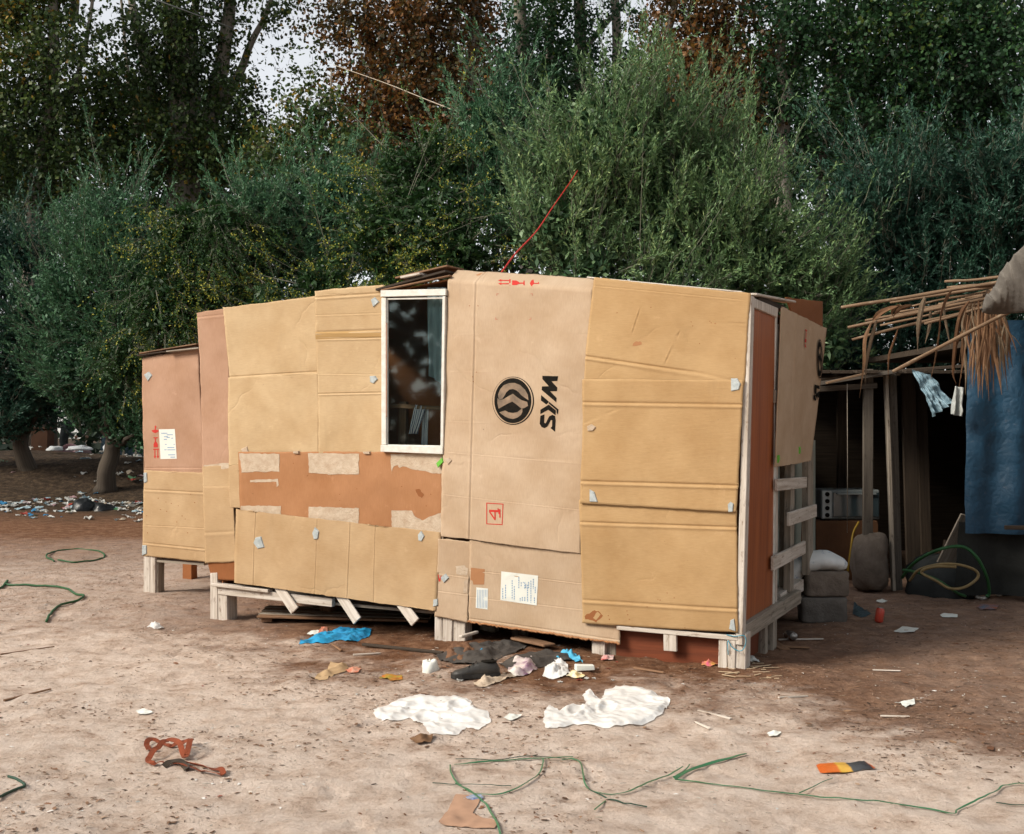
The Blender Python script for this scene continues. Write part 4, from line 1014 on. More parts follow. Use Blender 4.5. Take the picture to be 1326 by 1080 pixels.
def shrub_tree(name, label, pix, Y, base_px, mat, twig_n, kind, group, leaf=(0.070, 0.017), up=0.75, tl=(0.25, 0.5), bark=M_BARK, per=15, lcpow=1.0, fill=1.0, base_y=None):
    lobes = lobes_of(pix, Y)
    bx_ = (base_px - CX) / FPX * Y; by = base_y or Y + 0.3
    base = V(bx_, by, float(ground_z(bx_, by)[0]) - .05)
    root = thing(name, label, 'tree', base + V(0, 0, .05), group)
    cen = np.mean([l[0] for l in lobes], 0)
    fork = base * .62 + V(cen[0], cen[1], min(cen[2], base[2] + 3)) * .38
    v, f, uv = trunk_geo(base, fork, 0.20, 0.14, 0.15, seed=Y)
    obj('trunk', v, f, bark, root, smooth=True, uv=uv)
    for k, (c, r) in enumerate(lobes):
        v, f, uv = trunk_geo(fork - V(0, 0, .12), c + r * V(0, .1, .2), 0.07, 0.012, 0.4, seed=k + Y)
        obj('branch', v, f, bark, root, smooth=True, uv=uv)
    area = np.array([r[0] ** 2 for _, r in lobes]); tot = area.sum()
    TW = 9                                               # twigs on each branchlet: leaves gather in sprays with dark hollows between
    m = int(twig_n * tot / TW); pick = rng.choice(len(lobes), m, p=area / tot)
    C = np.array([l[0] for l in lobes])[pick]; RR = np.array([l[1] for l in lobes])[pick]
    d = rnd_dirs(m, 0.35)
    lump = 0.84 + 0.34 * vnoise(d * 2.2 + C * 1.3, 71) + 0.14 * vnoise(d * 5 + C * 2, 72)
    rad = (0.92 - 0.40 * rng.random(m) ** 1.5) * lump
    q0 = C + d * RR * rad[:, None]
    cl = unit(np.stack([vnoise(q0 * 1.1 + 5 * k, 73 + k) for k in range(3)], 1))
    bd = unit(d * V(.9, .8, .5) + V(0, 0, up) + rng.normal(0, .22, (m, 3)) + .45 * cl)
    BL = rng.uniform(.35, .8, m) * (1.2 if up > 0 else 1.0) * np.where((d[:, 2] > .45) & (up > 0), rng.uniform(1, 2.1, m), 1)
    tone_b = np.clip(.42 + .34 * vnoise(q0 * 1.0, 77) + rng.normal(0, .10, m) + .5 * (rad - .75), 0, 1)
    rep = np.repeat(np.arange(m), TW); n = len(rep)
    sb_ = np.tile(np.linspace(.0, 1, TW), m) + rng.normal(0, .05, n)
    b0 = q0[rep] + bd[rep] * (BL[rep] * sb_)[:, None] * .85
    sprd = np.where(sb_ > .9, .12, .42)
    td = unit(bd[rep] + rng.normal(0, 1, (n, 3)) * sprd[:, None] + V(0, 0, .12 if up > 0 else -.35))
    T = rng.uniform(*tl, n) * .62
    d = d[rep]; rad = rad[rep]; tone = np.clip(tone_b[rep] + .10 * sb_, 0, 1)
    vs, ls = [], []
    for k in range(per):
        s = (k + rng.random(n)) / per
        droop = (0.25 if up > 0 else .5) * (s ** 2)
        pos = b0 + td * (T * s)[:, None] - V(0, 0, 1) * (droop * T * (0.15 if up > 0 else .8))[:, None]
        ld = unit(td * (0.9 if kind == 'olive' else .3) + unit(rng.normal(size=(n, 3))) * (0.65 if kind == 'olive' else .95))
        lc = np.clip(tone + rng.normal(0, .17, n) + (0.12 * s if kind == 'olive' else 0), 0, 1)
        if kind == 'yellow':
            pat = vnoise(b0 * 1.7, 81) > -.05
            lc = np.where((rng.random(n) < .34) & pat, rng.uniform(.84, 1, n), np.minimum(lc * .95, .80))
        v, l = leaf_quads(pos, ld, leaf[0] * rng.uniform(.65, 1.2, n), leaf[1] * rng.uniform(.8, 1.2, n), lc)
        vs.append(v); ls.append(l)
    # coarse inner leaves close the heart of the crown
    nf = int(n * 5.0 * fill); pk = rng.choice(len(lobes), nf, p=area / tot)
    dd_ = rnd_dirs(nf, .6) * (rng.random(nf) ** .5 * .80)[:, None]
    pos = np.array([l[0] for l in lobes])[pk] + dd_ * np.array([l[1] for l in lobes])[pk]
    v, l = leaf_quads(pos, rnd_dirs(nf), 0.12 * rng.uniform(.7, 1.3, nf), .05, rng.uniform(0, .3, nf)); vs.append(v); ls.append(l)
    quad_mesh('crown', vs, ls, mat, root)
    v, l = leaf_quads(b0 - td * .12, td, T * 1.05, .006 if kind == 'olive' else .005, rng.random(n), .3)
    v2, l2 = leaf_quads(q0 - bd * .25, bd, BL + .25, .011, rng.random(m) * .6, .3)
    quad_mesh('twigs', [v, v2], [l, l2], M_TWIG, root)['kind'] = 'stuff'
    return root

GO = 'olive-like trees hedging the yard'
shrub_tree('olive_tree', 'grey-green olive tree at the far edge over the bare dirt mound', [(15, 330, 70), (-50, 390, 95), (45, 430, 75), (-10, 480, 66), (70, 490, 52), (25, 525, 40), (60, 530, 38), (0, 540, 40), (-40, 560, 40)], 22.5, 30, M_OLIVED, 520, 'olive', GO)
shrub_tree('olive_tree', 'olive tree with upright silvery shoots above the mound of litter', [(150, 300, 72), (105, 385, 82), (185, 345, 78), (165, 440, 88), (100, 478, 62), (200, 500, 64), (140, 505, 56), (240, 520, 60), (180, 400, 60), (165, 545, 46), (110, 530, 40), (200, 560, 44)], 21.5, 130, M_OLIVE, 560, 'olive', GO, up=.85, tl=(.3, .55))
shrub_tree('yellowing_tree', 'drooping tree with yellow-flecked small leaves above the low annex', [(235, 325, 62), (215, 400, 66), (265, 385, 56), (240, 292, 40), (290, 300, 52), (165, 465, 48), (255, 440, 50)], 19.0, 235, M_YGREEN, 620, 'yellow', GO, leaf=(.042, .020), up=-.55, tl=(.3, .65), per=14)
shrub_tree('olive_tree', 'olive tree between the two yellow-flecked trees, pale shoots on top', [(340, 285, 70), (305, 340, 66), (390, 300, 80), (350, 370, 66), (300, 420, 60), (440, 255, 62), (425, 330, 70)], 19.5, 370, M_OLIVE, 560, 'olive', GO, up=.8)
shrub_tree('yellowing_tree', 'round dense tree with small glossy yellow-flecked leaves behind the window', [(530, 232, 60), (560, 295, 74), (490, 300, 60), (515, 355, 50), (605, 335, 56), (420, 375, 50), (570, 205, 45), (350, 395, 34)], 16.5, 540, M_YGREEN, 660, 'yellow', GO, leaf=(.038, .018), up=.1, tl=(.22, .45), per=14)
shrub_tree('olive_tree', 'blue-green olive tree with a tall spire of shoots beside the rope', [(640, 190, 50), (640, 255, 62), (605, 215, 46), (655, 135, 30), (690, 310, 62), (620, 150, 26), (650, 95, 16)], 17.2, 640, M_OLIVE, 560, 'olive', GO, up=1.0, tl=(.3, .6))
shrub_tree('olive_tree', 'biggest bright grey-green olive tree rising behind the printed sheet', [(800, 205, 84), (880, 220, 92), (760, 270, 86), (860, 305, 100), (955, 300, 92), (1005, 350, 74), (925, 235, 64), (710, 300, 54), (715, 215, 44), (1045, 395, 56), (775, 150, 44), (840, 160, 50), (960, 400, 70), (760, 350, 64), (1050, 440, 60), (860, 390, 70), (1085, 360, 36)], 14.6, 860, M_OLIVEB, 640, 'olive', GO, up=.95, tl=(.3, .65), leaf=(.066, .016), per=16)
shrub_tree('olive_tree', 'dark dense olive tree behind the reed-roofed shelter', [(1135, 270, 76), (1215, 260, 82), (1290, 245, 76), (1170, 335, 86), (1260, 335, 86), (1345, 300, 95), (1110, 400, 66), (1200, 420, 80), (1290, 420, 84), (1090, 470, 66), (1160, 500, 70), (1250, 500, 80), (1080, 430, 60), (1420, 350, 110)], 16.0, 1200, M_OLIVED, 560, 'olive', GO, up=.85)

def tall_tree(name, label, pix, Y, mat, dens, trunks, leaf=(0.11, 0.085), group='tall trees behind the hedge', upper=(), bark=M_BARKP, depth=1.6):
    """broad-leaved tree: pix lists clumps of leaves (photo px, py, radius), trunks are polylines of (px, py, radius in metres)"""
    t0 = trunks[0]; b0 = P(t0[0][0], HY, Y)
    gz_ = float(ground_z(b0[0], Y)[0])
    root = thing(name, label, 'tree', (b0[0], Y, gz_), group)
    for k, tr in enumerate(trunks):
        pts = [P(q[0], q[1], Y + 0.25 * k) for q in tr]; rad = [q[2] for q in tr]
        if k == 0:
            pts = [V(pts[0][0], Y, gz_ - .1)] + pts; rad = [rad[0] * 1.25] + rad
        c = curve(np.array(pts), 6); rr = np.interp(np.linspace(0, 1, len(c)), np.linspace(0, 1, len(rad)), rad)
        c[:, :2] += .05 * np.stack([vnoise(c * 1.5, 3), vnoise(c * 1.5, 4)], 1)
        v, f, uv = tube_geo(c, rr, 9)
        obj('trunk' if k == 0 else 'branch', v, f, bark, root, smooth=True, uv=uv)
    vs, ls = [], []; tw, tl_ = [], []
    for (px, py, r, *o) in list(pix) + list(upper):
        dn = o[0] if o else 1.0
        rr = r / FPX * Y; c = P(px, py, Y + rng.uniform(-.6, .6))
        n = int(dens * dn * math.pi * rr * rr)
        if n < 5: continue
        # leaves hang in sprays on side twigs
        m = max(4, n // 9)
        d = rnd_dirs(m, .5); q = rng.random(m) ** .4
        lump = 1 + .3 * vnoise(d * 1.8 + c, 91)
        sp = c + d * V(rr, min(rr, depth), rr) * (q * lump)[:, None]
        sd_ = unit(d + rng.normal(0, .5, (m, 3)) - V(0, 0, .15)); sl_ = rng.uniform(.25, .6, m)
        tone = np.clip(.45 + .3 * vnoise(sp * .8, 93), 0, 1)
        for k in range(9):
            s = (k + rng.random(m)) / 9
            pos = sp + sd_ * (sl_ * s)[:, None] + rng.normal(0, .05, (m, 3))
            lc = np.clip(tone + rng.normal(0, .24, m), 0, 1)
            v, l = leaf_quads(pos, unit(rng.normal(size=(m, 3)) + V(0, 0, -.4)), leaf[0] * rng.uniform(.6, 1.25, m), leaf[1] * rng.uniform(.7, 1.2, m), lc, .5)
            vs.append(v); ls.append(l)
        v, l = leaf_quads(sp - sd_ * .1, sd_, sl_ * 1.1, .011, rng.random(m) * .5, .3); tw.append(v); tl_.append(l)
    quad_mesh('crown', vs, ls, mat, root)
    quad_mesh('twigs', tw, tl_, M_BARKT, root)['kind'] = 'stuff'
    return root
M_BARKT = leafmat('dark_twig', [(0.0, (0.04, 0.032, 0.025)), (1.0, (0.11, 0.09, 0.07))], None, 0.0, 0.9)
GT = 'tall trees behind the hedge'
DN = 700
tall_tree('maple_tree', 'broad tree with brownish-green leaves beyond the annex, beside the bright gap', [(15, 60, 75), (85, 95, 72), (55, 175, 82), (145, 160, 50), (-40, 160, 80), (125, 215, 56), (40, 240, 60), (150, 120, 34), (60, 20, 50), (130, 60, 26, .5), (10, 0, 60)], 27, M_GREEN, DN, [[(40, 300, .2), (70, 100, .14), (60, -150, .06)], [(85, 140, .07), (110, 60, .05), (125, -40, .03)], [(95, 20, .1), (102, -120, .08)]], upper=[(60, -100, 110, .4), (0, -220, 130, .3)])
tall_tree('poplar_tree', 'tall tree with pale leaning trunks left of the white sky gap', [(215, 45, 50), (245, 125, 66), (205, 185, 52), (295, 185, 50), (260, 5, 55), (330, 235, 44), (310, 130, 34), (250, 215, 46), (235, 75, 48), (170, 205, 34), (330, 10, 26, .6), (345, 175, 26), (180, 60, 22, .5), (300, 60, 26, .6), (160, 20, 22, .5), (190, 110, 30, .6), (380, 10, 28, .5), (405, 60, 24, .25), (370, 85, 26, .22), (345, 60, 22, .3), (410, 100, 20, .3)], 28, M_GREEN, DN * 1.05,
          [[(240, 330, .42), (236, 160, .34), (228, 60, .24), (210, -60, .16)], [(262, 215, .26), (276, 130, .2), (290, 60, .17), (298, -10, .14), (302, -120, .10)], [(278, 150, .15), (300, 110, .12), (320, 70, .09), (345, 10, .06), (370, -60, .03)], [(210, 230, .2), (196, 120, .15), (170, 0, .09)], [(250, 220, .2), (246, 100, .13), (256, -40, .08)], [(180, 190, .07), (166, 90, .05), (155, -10, .03)]], upper=[(240, -90, 100, .4), (320, -100, 70, .4), (180, -160, 100, .3)])
tall_tree('rusty_tree', 'tall tree with rust-red leaves and pale trunks right of the white sky gap', [(470, 35, 46), (520, 65, 62), (580, 55, 54), (505, 125, 52), (562, 132, 46), (455, 110, 30), (545, 0, 60), (437, 20, 26, .7), (440, 60, 24, .5), (480, 165, 40), (600, 100, 40), (425, 120, 22, .3), (540, 170, 44), (415, 5, 22, .4), (400, 30, 18, .3), (610, 20, 34), (590, 165, 40)], 27.5, M_RUST, DN,
          [[(605, 330, .2), (611, 150, .16), (610, 90, .15), (617, 20, .14), (625, -90, .10)], [(485, 250, .13), (486, 120, .11), (478, 60, .09), (470, -60, .05)], [(525, 200, .1), (545, 90, .07), (515, 10, .05), (500, -60, .03)], [(560, 220, .08), (552, 120, .06), (570, 0, .04)]], upper=[(560, -100, 110, .45), (470, -90, 60, .4), (600, -220, 120, .3)])
tall_tree('elm_tree', 'dark tree with shadowy trunks rising behind the spire of olive shoots', [(680, 62, 46), (740, 62, 42), (705, 135, 54), (765, 125, 38), (825, 110, 46), (645, 35, 22, .8), (722, 0, 40), (655, 110, 34), (830, 60, 26, .6), (780, 20, 26, .7), (660, 160, 40), (800, 165, 40), (690, 20, 30), (815, 15, 22, .5), (735, 180, 40)], 30, M_DGREEN, DN,
          [[(685, 330, .24), (682, 150, .2), (676, 40, .17), (670, -80, .12)], [(750, 240, .2), (752, 90, .17), (750, -60, .12)], [(800, 240, .16), (800, 90, .13), (797, 0, .12), (795, -90, .09)], [(752, 70, .09), (785, 30, .07), (830, -20, .04)], [(720, 230, .14), (712, 80, .11), (722, -60, .08)]], upper=[(700, -90, 100, .45), (790, -90, 70, .35), (740, -220, 120, .3)])
tall_tree('rusty_tree', 'slender rust-leaved tree standing over the biggest olive tree', [(890, 40, 54), (852, 12, 28, .8), (920, 112, 52), (865, 105, 44), (885, 165, 50), (935, 0, 50), (962, 70, 44), (840, 150, 34), (950, 150, 44), (905, 80, 46)], 26.5, M_RUST, DN,
          [[(850, 330, .16), (853, 130, .11), (860, 60, .09), (873, 10, .08), (880, -80, .05)], [(930, 230, .1), (940, 100, .08), (925, 0, .05)]], upper=[(900, -80, 90, .45), (930, -180, 100, .3)])
tall_tree('maple_tree', 'wide deep-green tree with forked pale limbs behind the dark olive tree', [(1010, 45, 54), (1080, 62, 72), (1150, 85, 82), (1240, 65, 82), (1315, 85, 82), (1125, 165, 70), (1205, 165, 70), (1300, 170, 58), (1045, 150, 46), (990, 135, 40), (1065, 5, 70), (1250, 5, 80), (1160, 10, 70), (1100, 225, 44), (1350, 170, 80), (1180, 215, 50), (1020, 205, 36, .8)], 26, M_DGREEN, DN,
          [[(1014, 330, .2), (1014, 165, .15), (1018, 120, .13), (1012, 75, .10), (1016, 20, .08), (1020, -80, .05)], [(1017, 125, .10), (1032, 75, .08), (1045, 20, .06), (1050, -60, .03)], [(984, 240, .09), (985, 125, .07), (1000, 70, .06), (1008, 40, .04)], [(1062, 300, .1), (1066, 200, .09), (1078, 130, .08), (1082, 60, .06)], [(1064, 200, .07), (1085, 190, .06), (1110, 172, .05), (1128, 150, .03)], [(1040, 190, .07), (1060, 130, .06), (1090, 90, .04)], [(1250, 300, .16), (1245, 120, .12), (1260, -60, .07)]], upper=[(1080, -110, 110, .45), (1230, -110, 120, .45), (1160, -230, 140, .3)])
tall_tree('maple_tree', 'half-bare sapling with sparse leaves in the white sky gap', [(400, 150, 34, .8), (372, 195, 44), (440, 175, 36), (410, 205, 44), (420, 130, 18, .5), (395, 110, 15, .4), (350, 215, 36), (450, 215, 40), (360, 120, 12, .3)], 25, M_GREEN, DN, [[(400, 330, .07), (405, 200, .05), (385, 140, .035), (362, 130, .02)], [(402, 210, .04), (425, 150, .03), (430, 90, .015)]])
# second rank, further off: closes the lower view between the trunks
GB = 'far trees filling in between the trunks'
for k, (pix, lab_) in enumerate([([(30, 200, 90), (120, 230, 80), (60, 300, 90), (-50, 250, 110)], 'far dark tree glimpsed through the brownish-green tree'),
                                 ([(220, 220, 90), (300, 240, 75), (200, 140, 60), (260, 320, 90), (270, 170, 60)], 'far dark tree glimpsed between the pale leaning trunks'),
                                 ([(470, 220, 80), (560, 200, 90), (520, 110, 60), (600, 130, 60), (540, 300, 90)], 'far dark tree glimpsed through the rust-red leaves'),
                                 ([(690, 190, 90), (770, 210, 90), (680, 100, 46), (740, 100, 40), (720, 290, 90)], 'far dark tree glimpsed between the shadowy trunks'),
                                 ([(900, 190, 90), (980, 180, 80), (920, 100, 60), (1000, 90, 50), (930, 280, 90)], 'far dark tree glimpsed through the slender rust-leaved tree'),
                                 ([(1090, 180, 90), (1180, 150, 100), (1280, 160, 100), (1100, 80, 60), (1230, 70, 80), (1330, 80, 80), (1180, 260, 100)], 'far dark tree glimpsed behind the forked pale limbs'), ([(1055, 260, 56), (1050, 190, 56), (1085, 320, 60), (1030, 320, 60), (1000, 230, 50)], 'far dark tree closing the gap right of the biggest olive tree')]):
    tall_tree('far_tree', lab_, pix, 38 + k % 3, M_DGREEN, 190, [[(pix[0][0] + 30, 360, .3), (pix[0][0] + 35, 150, .2), (pix[0][0] + 20, 40, .1)]], leaf=(.19, .15), group=GB, bark=M_BARK, depth=3)

# unseen wide trees added on the right to shade shelter and ground
tall_tree('maple_tree', 'unseen overhanging tree added to shade the shelter side of the yard', [], 9.5, M_DGREEN, 200, [[(1960, 330, .3), (1950, -150, .24), (1900, -500, .12)], [(1952, -100, .14), (1700, -350, .09), (1450, -520, .04)], [(1952, -50, .13), (2200, -300, .08), (2400, -500, .04)]], leaf=(.16, .13), group=GT, depth=2.4,
          upper=[(1600, -420, 290), (1780, -360, 330), (2080, -320, 340), (1420, -620, 240), (1650, -620, 330), (1980, -640, 340), (2250, -480, 320)])
tall_tree('maple_tree', 'unseen wide tree added to shade the far end of the shelter', [], 13.5, M_DGREEN, 170, [[(1640, 330, .26), (1650, -60, .2), (1640, -350, .1)], [(1645, 0, .12), (1500, -200, .07), (1400, -320, .03)]], leaf=(.16, .13), group=GT, depth=2.2, upper=[(1480, -180, 190), (1640, -140, 220), (1800, -200, 230), (1580, -380, 230), (1760, -420, 220), (1900, -60, 200), (1560, 60, 150), (1720, 120, 180)])

# ------------------------------------------------------------------ far end of the yard, left
far = []
M_THICK = leafmat('far_thicket_leaf', [(0.0, (0.010, 0.022, 0.014)), (1.0, (0.035, 0.06, 0.032))], None, 0.2)
n = 26000
tx = rng.uniform(-46, 46, n); ty = 46 + rng.normal(0, 1.5, n)
hx = 3.6 + 1.4 * vnoise(np.stack([tx * .35, tx * 0, tx * 0], 1), 5)
hole = (((tx / ty) * FPX + CX > 58) & ((tx / ty) * FPX + CX < 108) & (rng.random(n) < .9)) | (((tx / ty) * FPX + CX > 14) & ((tx / ty) * FPX + CX < 30) & (rng.random(n) < .8))
tz = rng.random(n) * hx; keep = ~(hole & (tz < 3.0)); pos = np.stack([tx, ty, tz], 1)[keep]
v, l = leaf_quads(pos, rnd_dirs(len(pos)), .42 * rng.uniform(.6, 1.3, len(pos)), .3, rng.random(len(pos)))
th = quad_mesh('far_thicket', [v], [l], M_THICK, None)
tag(th, 'far-off dark undergrowth closing the view under the trees', 'undergrowth', kind='stuff')
# pale building glimpsed between the trunks
M_PALE = plain('pale_render', (0.74, 0.74, 0.72), (0.66, 0.66, 0.64), 0.6, 0.8, 0.1)
M_GLASSD = plain('dark_panes', (0.06, 0.07, 0.08), (0.04, 0.05, 0.06), 1, 0.2, 0)
fb = thing('pale_building', 'long pale building glimpsed between the dark trunks beyond the mound', 'building', (-36, 90, 0))
v, f, uv = box_geo(V(-36, 93, 2.2), V(16, 0, 0), V(0, 3, 0), V(0, 0, 2.2)); obj('wall', v, f, M_PALE, fb, uv=uv)
v, f, uv = box_geo(V(-36, 93, 4.5), V(16.4, 0, 0), V(0, 3.4, 0), V(0, 0, .14)); obj('roof', v, f, M_SHEETG, fb, uv=uv)
for k in range(9):
    v, f, uv = box_geo(V(-50 + k * 3.4, 89.98, 2.3), V(.7, 0, 0), V(0, .06, 0), V(0, 0, .75)); obj('window', v, f, M_GLASSD, fb, uv=uv)

# blue tarpaulin tent among the trees and things heaped behind the mound
M_TARPB = plastic('blue_tarpaulin', (0.003, 0.045, 0.095), 0.04, 0.6, .12, .6)
M_TARPD = plastic('dark_blue_tarpaulin', (0.012, 0.045, 0.07), 0.12, 0.6)
M_CLOTHG = plain('grey_cloth', (0.022, 0.024, 0.022), (0.012, 0.013, 0.012), 5, 0.9, 0.6, 18)
def on_g(px, Y, dz=0.0):
    x = (px - CX) / FPX * Y
    return V(x, Y, float(ground_z(x, Y)[0]) + dz)
tent = thing('tarpaulin_tent', 'dark blue tarpaulin tent under the trees behind the mound', 'tent', on_g(152, 28))
b0 = on_g(128, 28, -.05); b1 = on_g(182, 28, -.05)
tv = [b0, b1, b1 + V(0, 3, 0), b0 + V(0, 3, 0), b0 + V(.15, .1, 1.5), b1 + V(-.05, .1, 1.7), b1 + V(-.05, 2.9, 1.6), b0 + V(.15, 2.9, 1.5), (b0 + b1) / 2 + V(0, .1, 2.0), (b0 + b1) / 2 + V(0, 2.9, 2.0)]
obj('tent_sheet', tv, [(0, 1, 5, 8, 4), (1, 2, 6, 5), (3, 0, 4, 7), (2, 3, 7, 9, 6), (4, 8, 9, 7), (8, 5, 6, 9)], M_TARPD, tent)
for q in (b0 + V(.6, -.06, 0), b0 + V(.9, -.08, 0)): plank('pole', q, q + V(.05, 0, 1.6), .05, .05, M_WOODG, tent)
tag(obj('white_tarpaulin', *cloth_geo(on_g(133, 25.2, .1), on_g(150, 25.0, .5), on_g(136, 24.6, -.02), on_g(156, 24.8, .45), 16, 14, .04, 1.3, 4, V(0, -1, .2))[:2], plastic('white_sheeting', (0.70, 0.74, 0.76), .25), smooth=True), 'white tarpaulin propped up beside the trunk on the mound', 'tarpaulin')
v, f, uv = box_geo(on_g(55, 26.5, .22), V(.19, 0, 0), V(0, .2, 0), V(0, 0, .26), .01)
cr = thing('storage_box', 'dull orange-brown box against the trunk on the mound', 'box', on_g(55, 26.5))
obj('box_body', v, f, plain('orange_brown_box', (0.075, 0.030, 0.012), None, 5, .7, .2), cr, uv=uv, bevel=.01)
v, f, uv = box_geo(on_g(55, 26.5, .50), V(.205, 0, 0), V(0, .215, 0), V(0, 0, .02), .004); obj('lid', v, f, MATS['orange_brown_box'], cr, uv=uv, bevel=.006)
def heap(name, label, cat, px, Y, r, h, mat, seed, group=None, sink=0.0):
    """soft crumpled heap of cloth or a filled bag"""
    c = on_g(px, Y) if Y > 0 else px
    me_u, me_v = np.meshgrid(np.linspace(0, 2 * math.pi, 21)[:-1], np.linspace(0, 1, 10))
    a, t = me_u.ravel(), me_v.ravel()
    d = np.stack([np.cos(a) * np.sin(t * math.pi * .55), np.sin(a) * np.sin(t * math.pi * .55), np.cos(t * math.pi * .55)], 1)
    k = 1 + .30 * fbm(d * 1.7 + seed * 7, seed, 4) + .10 * (1 - np.abs(vnoise(d * 5 + seed, seed + 3)))
    p = c + d * V(r, r, h) * k[:, None] + V(0, 0, -sink - .01)
    f = [(j * 20 + i, j * 20 + (i + 1) % 20, (j + 1) * 20 + (i + 1) % 20, (j + 1) * 20 + i) for j in range(9) for i in range(20)]
    f = [q[::-1] for q in f]
    return tag(obj(name, p, f, mat, smooth=True, origin=c), label, cat, group)
heap('cloth_heap', 'white bedding heaped behind the mound near the stooping person', 'bedding', 103, 26.0, .24, .09, MATS['white_sheeting'], 3)
heap('cloth_heap', 'dull pink blanket heaped beside the white bedding', 'blanket', 92, 27.0, .4, .22, plain('pink_cloth', (0.16, 0.06, 0.07), (0.22, 0.16, 0.16), 3, .9, .5, 14), 5)
heap('cloth_heap', 'small pale sheet dropped by the orange-brown box', 'bedding', 70, 25.2, .16, .08, MATS['white_sheeting'], 8)

# the stooping person
def skin_body(name, joints, edges, mat, parent):
    me = bpy.data.meshes.new(name)
    o0 = root_loc(parent)
    me.from_pydata([tuple(np.array(j[0]) - o0) for j in joints], edges, [])
    o = bpy.data.objects.new(name, me); COL.objects.link(o); o.parent = parent
    s = o.modifiers.new('skin', 'SKIN')
    sv = me.skin_vertices[0].data
    for q, j in zip(sv, joints): q.radius = (j[1], j[1] if len(j) < 3 else j[2])
    sv[0].use_root = True
    o.modifiers.new('sub', 'SUBSURF').levels = 2; o.modifiers['sub'].render_levels = 2
    me.materials.append(mat); me.shade_smooth()
    return o
pb = on_g(83, 33); pb[2] = float(ground_z(pb[0], pb[1])[0])
man = thing('person', 'person in dark jacket stooping over heaped belongings behind the mound', 'person', pb)
B = lambda x, y, z: pb + V(x, y, z)
M_JACK = plain('dark_jacket', (0.035, 0.04, 0.04), None, 9, .9, .3); M_SKIN = plain('skin', (0.26, 0.15, 0.10), None, 9, .6, .1); M_HAIR = plain('dark_hair', (0.012, 0.01, 0.009), None, 30, .8, .4)
skin_body('body', [(B(0, 0, .86), .16, .13), (B(.06, -.02, 1.08), .15, .12), (B(.16, -.06, 1.27), .17, .13), (B(.22, -.08, 1.36), .06), (B(.26, -.10, 1.42), .05),
                   (B(.08, -.28, 1.22), .06), (B(.24, -.36, 1.02), .05), (B(.42, -.36, .92), .035), (B(.24, .14, 1.24), .06), (B(.44, .10, 1.02), .05), (B(.58, .02, .92), .035),
                   (B(-.02, -.11, .82), .09), (B(.04, -.12, .46), .07), (B(-.06, -.12, .09), .05), (B(.08, -.14, .05), .045), (B(-.02, .11, .82), .09), (B(.02, .12, .46), .07), (B(-.10, .12, .09), .05), (B(.04, .13, .05), .045)],
          [(0, 1), (1, 2), (2, 3), (3, 4), (2, 5), (5, 6), (6, 7), (2, 8), (8, 9), (9, 10), (0, 11), (11, 12), (12, 13), (13, 14), (0, 15), (15, 16), (16, 17), (17, 18)], M_JACK, man)
def ball(name, c, r, mat, parent, nz=10, nn=14, jit=0.0):
    u, t = np.meshgrid(np.linspace(0, 2 * math.pi, nn, endpoint=False), np.linspace(0.02, math.pi - .02, nz))
    d = np.stack([np.cos(u) * np.sin(t), np.sin(u) * np.sin(t), np.cos(t)], -1).reshape(-1, 3)
    k = 1 + jit * vnoise(d * 2 + c, 3)[:, None]
    f = [(j * nn + i, (j + 1) * nn + i, (j + 1) * nn + (i + 1) % nn, j * nn + (i + 1) % nn) for j in range(nz - 1) for i in range(nn)]
    return obj(name, c + d * np.asarray(r) * k, f, mat, parent, smooth=True)
hd = ball('head', B(.31, -.12, 1.50), (.085, .078, .115), M_SKIN, man); ball('hair', B(.295, -.115, 1.525), (.09, .085, .105), M_HAIR, hd)
ball('nose', B(.39, -.135, 1.485), (.02, .014, .02), M_SKIN, hd)
for s_ in (-.36, .02): ball('hand', B(.47 if s_ < 0 else .63, s_, .885), (.05, .03, .045), M_SKIN, man)

# litter thrown along the foot of the mound: each scrap is a crumpled piece of its own
SCM = [('white', (0.72, 0.72, 0.68)), ('pale blue', (0.42, 0.58, 0.66)), ('bright blue', (0.03, 0.25, 0.50)), ('black', (0.016, 0.018, 0.02)), ('red', (0.40, 0.05, 0.03)), ('beige', (0.48, 0.40, 0.30)), ('pink', (0.50, 0.32, 0.34)), ('green', (0.07, 0.22, 0.10))]
SCMAT = {n_: plastic('scrap_' + n_.replace(' ', '_'), c_, .15) for n_, c_ in SCM}
def scrap_mesh(seed, mat):
    r_ = np.random.default_rng(seed); a = np.sort(r_.random(9) * 2 * math.pi); rad = r_.uniform(.5, 1.0, 9)
    n = 7; g = np.linspace(-1, 1, n); x, y = np.meshgrid(g, g); x, y = x.ravel(), y.ravel()
    th = np.arctan2(y, x) % (2 * math.pi); m_ = np.interp(th, np.concatenate([a - 2 * math.pi, a, a + 2 * math.pi]), np.tile(rad, 3))
    sc_ = np.maximum(np.abs(x), np.abs(y)) / np.maximum(np.hypot(x, y), 1e-6) * m_
    p = np.stack([x * sc_, y * sc_, x * 0], 1)
    p[:, 2] = .28 + .45 * vnoise(p * 1.6 + seed, seed) + .2 * vnoise(p * 4 + seed, seed + 1); p[:, 2] -= p[:, 2].min() - .01
    f = [(j * n + i, j * n + i + 1, (j + 1) * n + i + 1, (j + 1) * n + i) for j in range(n - 1) for i in range(n - 1)]
    me = bpy.data.meshes.new('litter_scrap'); me.from_pydata([tuple(q) for q in p], [], f); me.shade_smooth(); me.materials.append(mat)
    return me
SM = {n_: [scrap_mesh(10 * i + k, SCMAT[n_]) for k in range(3)] for i, (n_, _) in enumerate(SCM)}
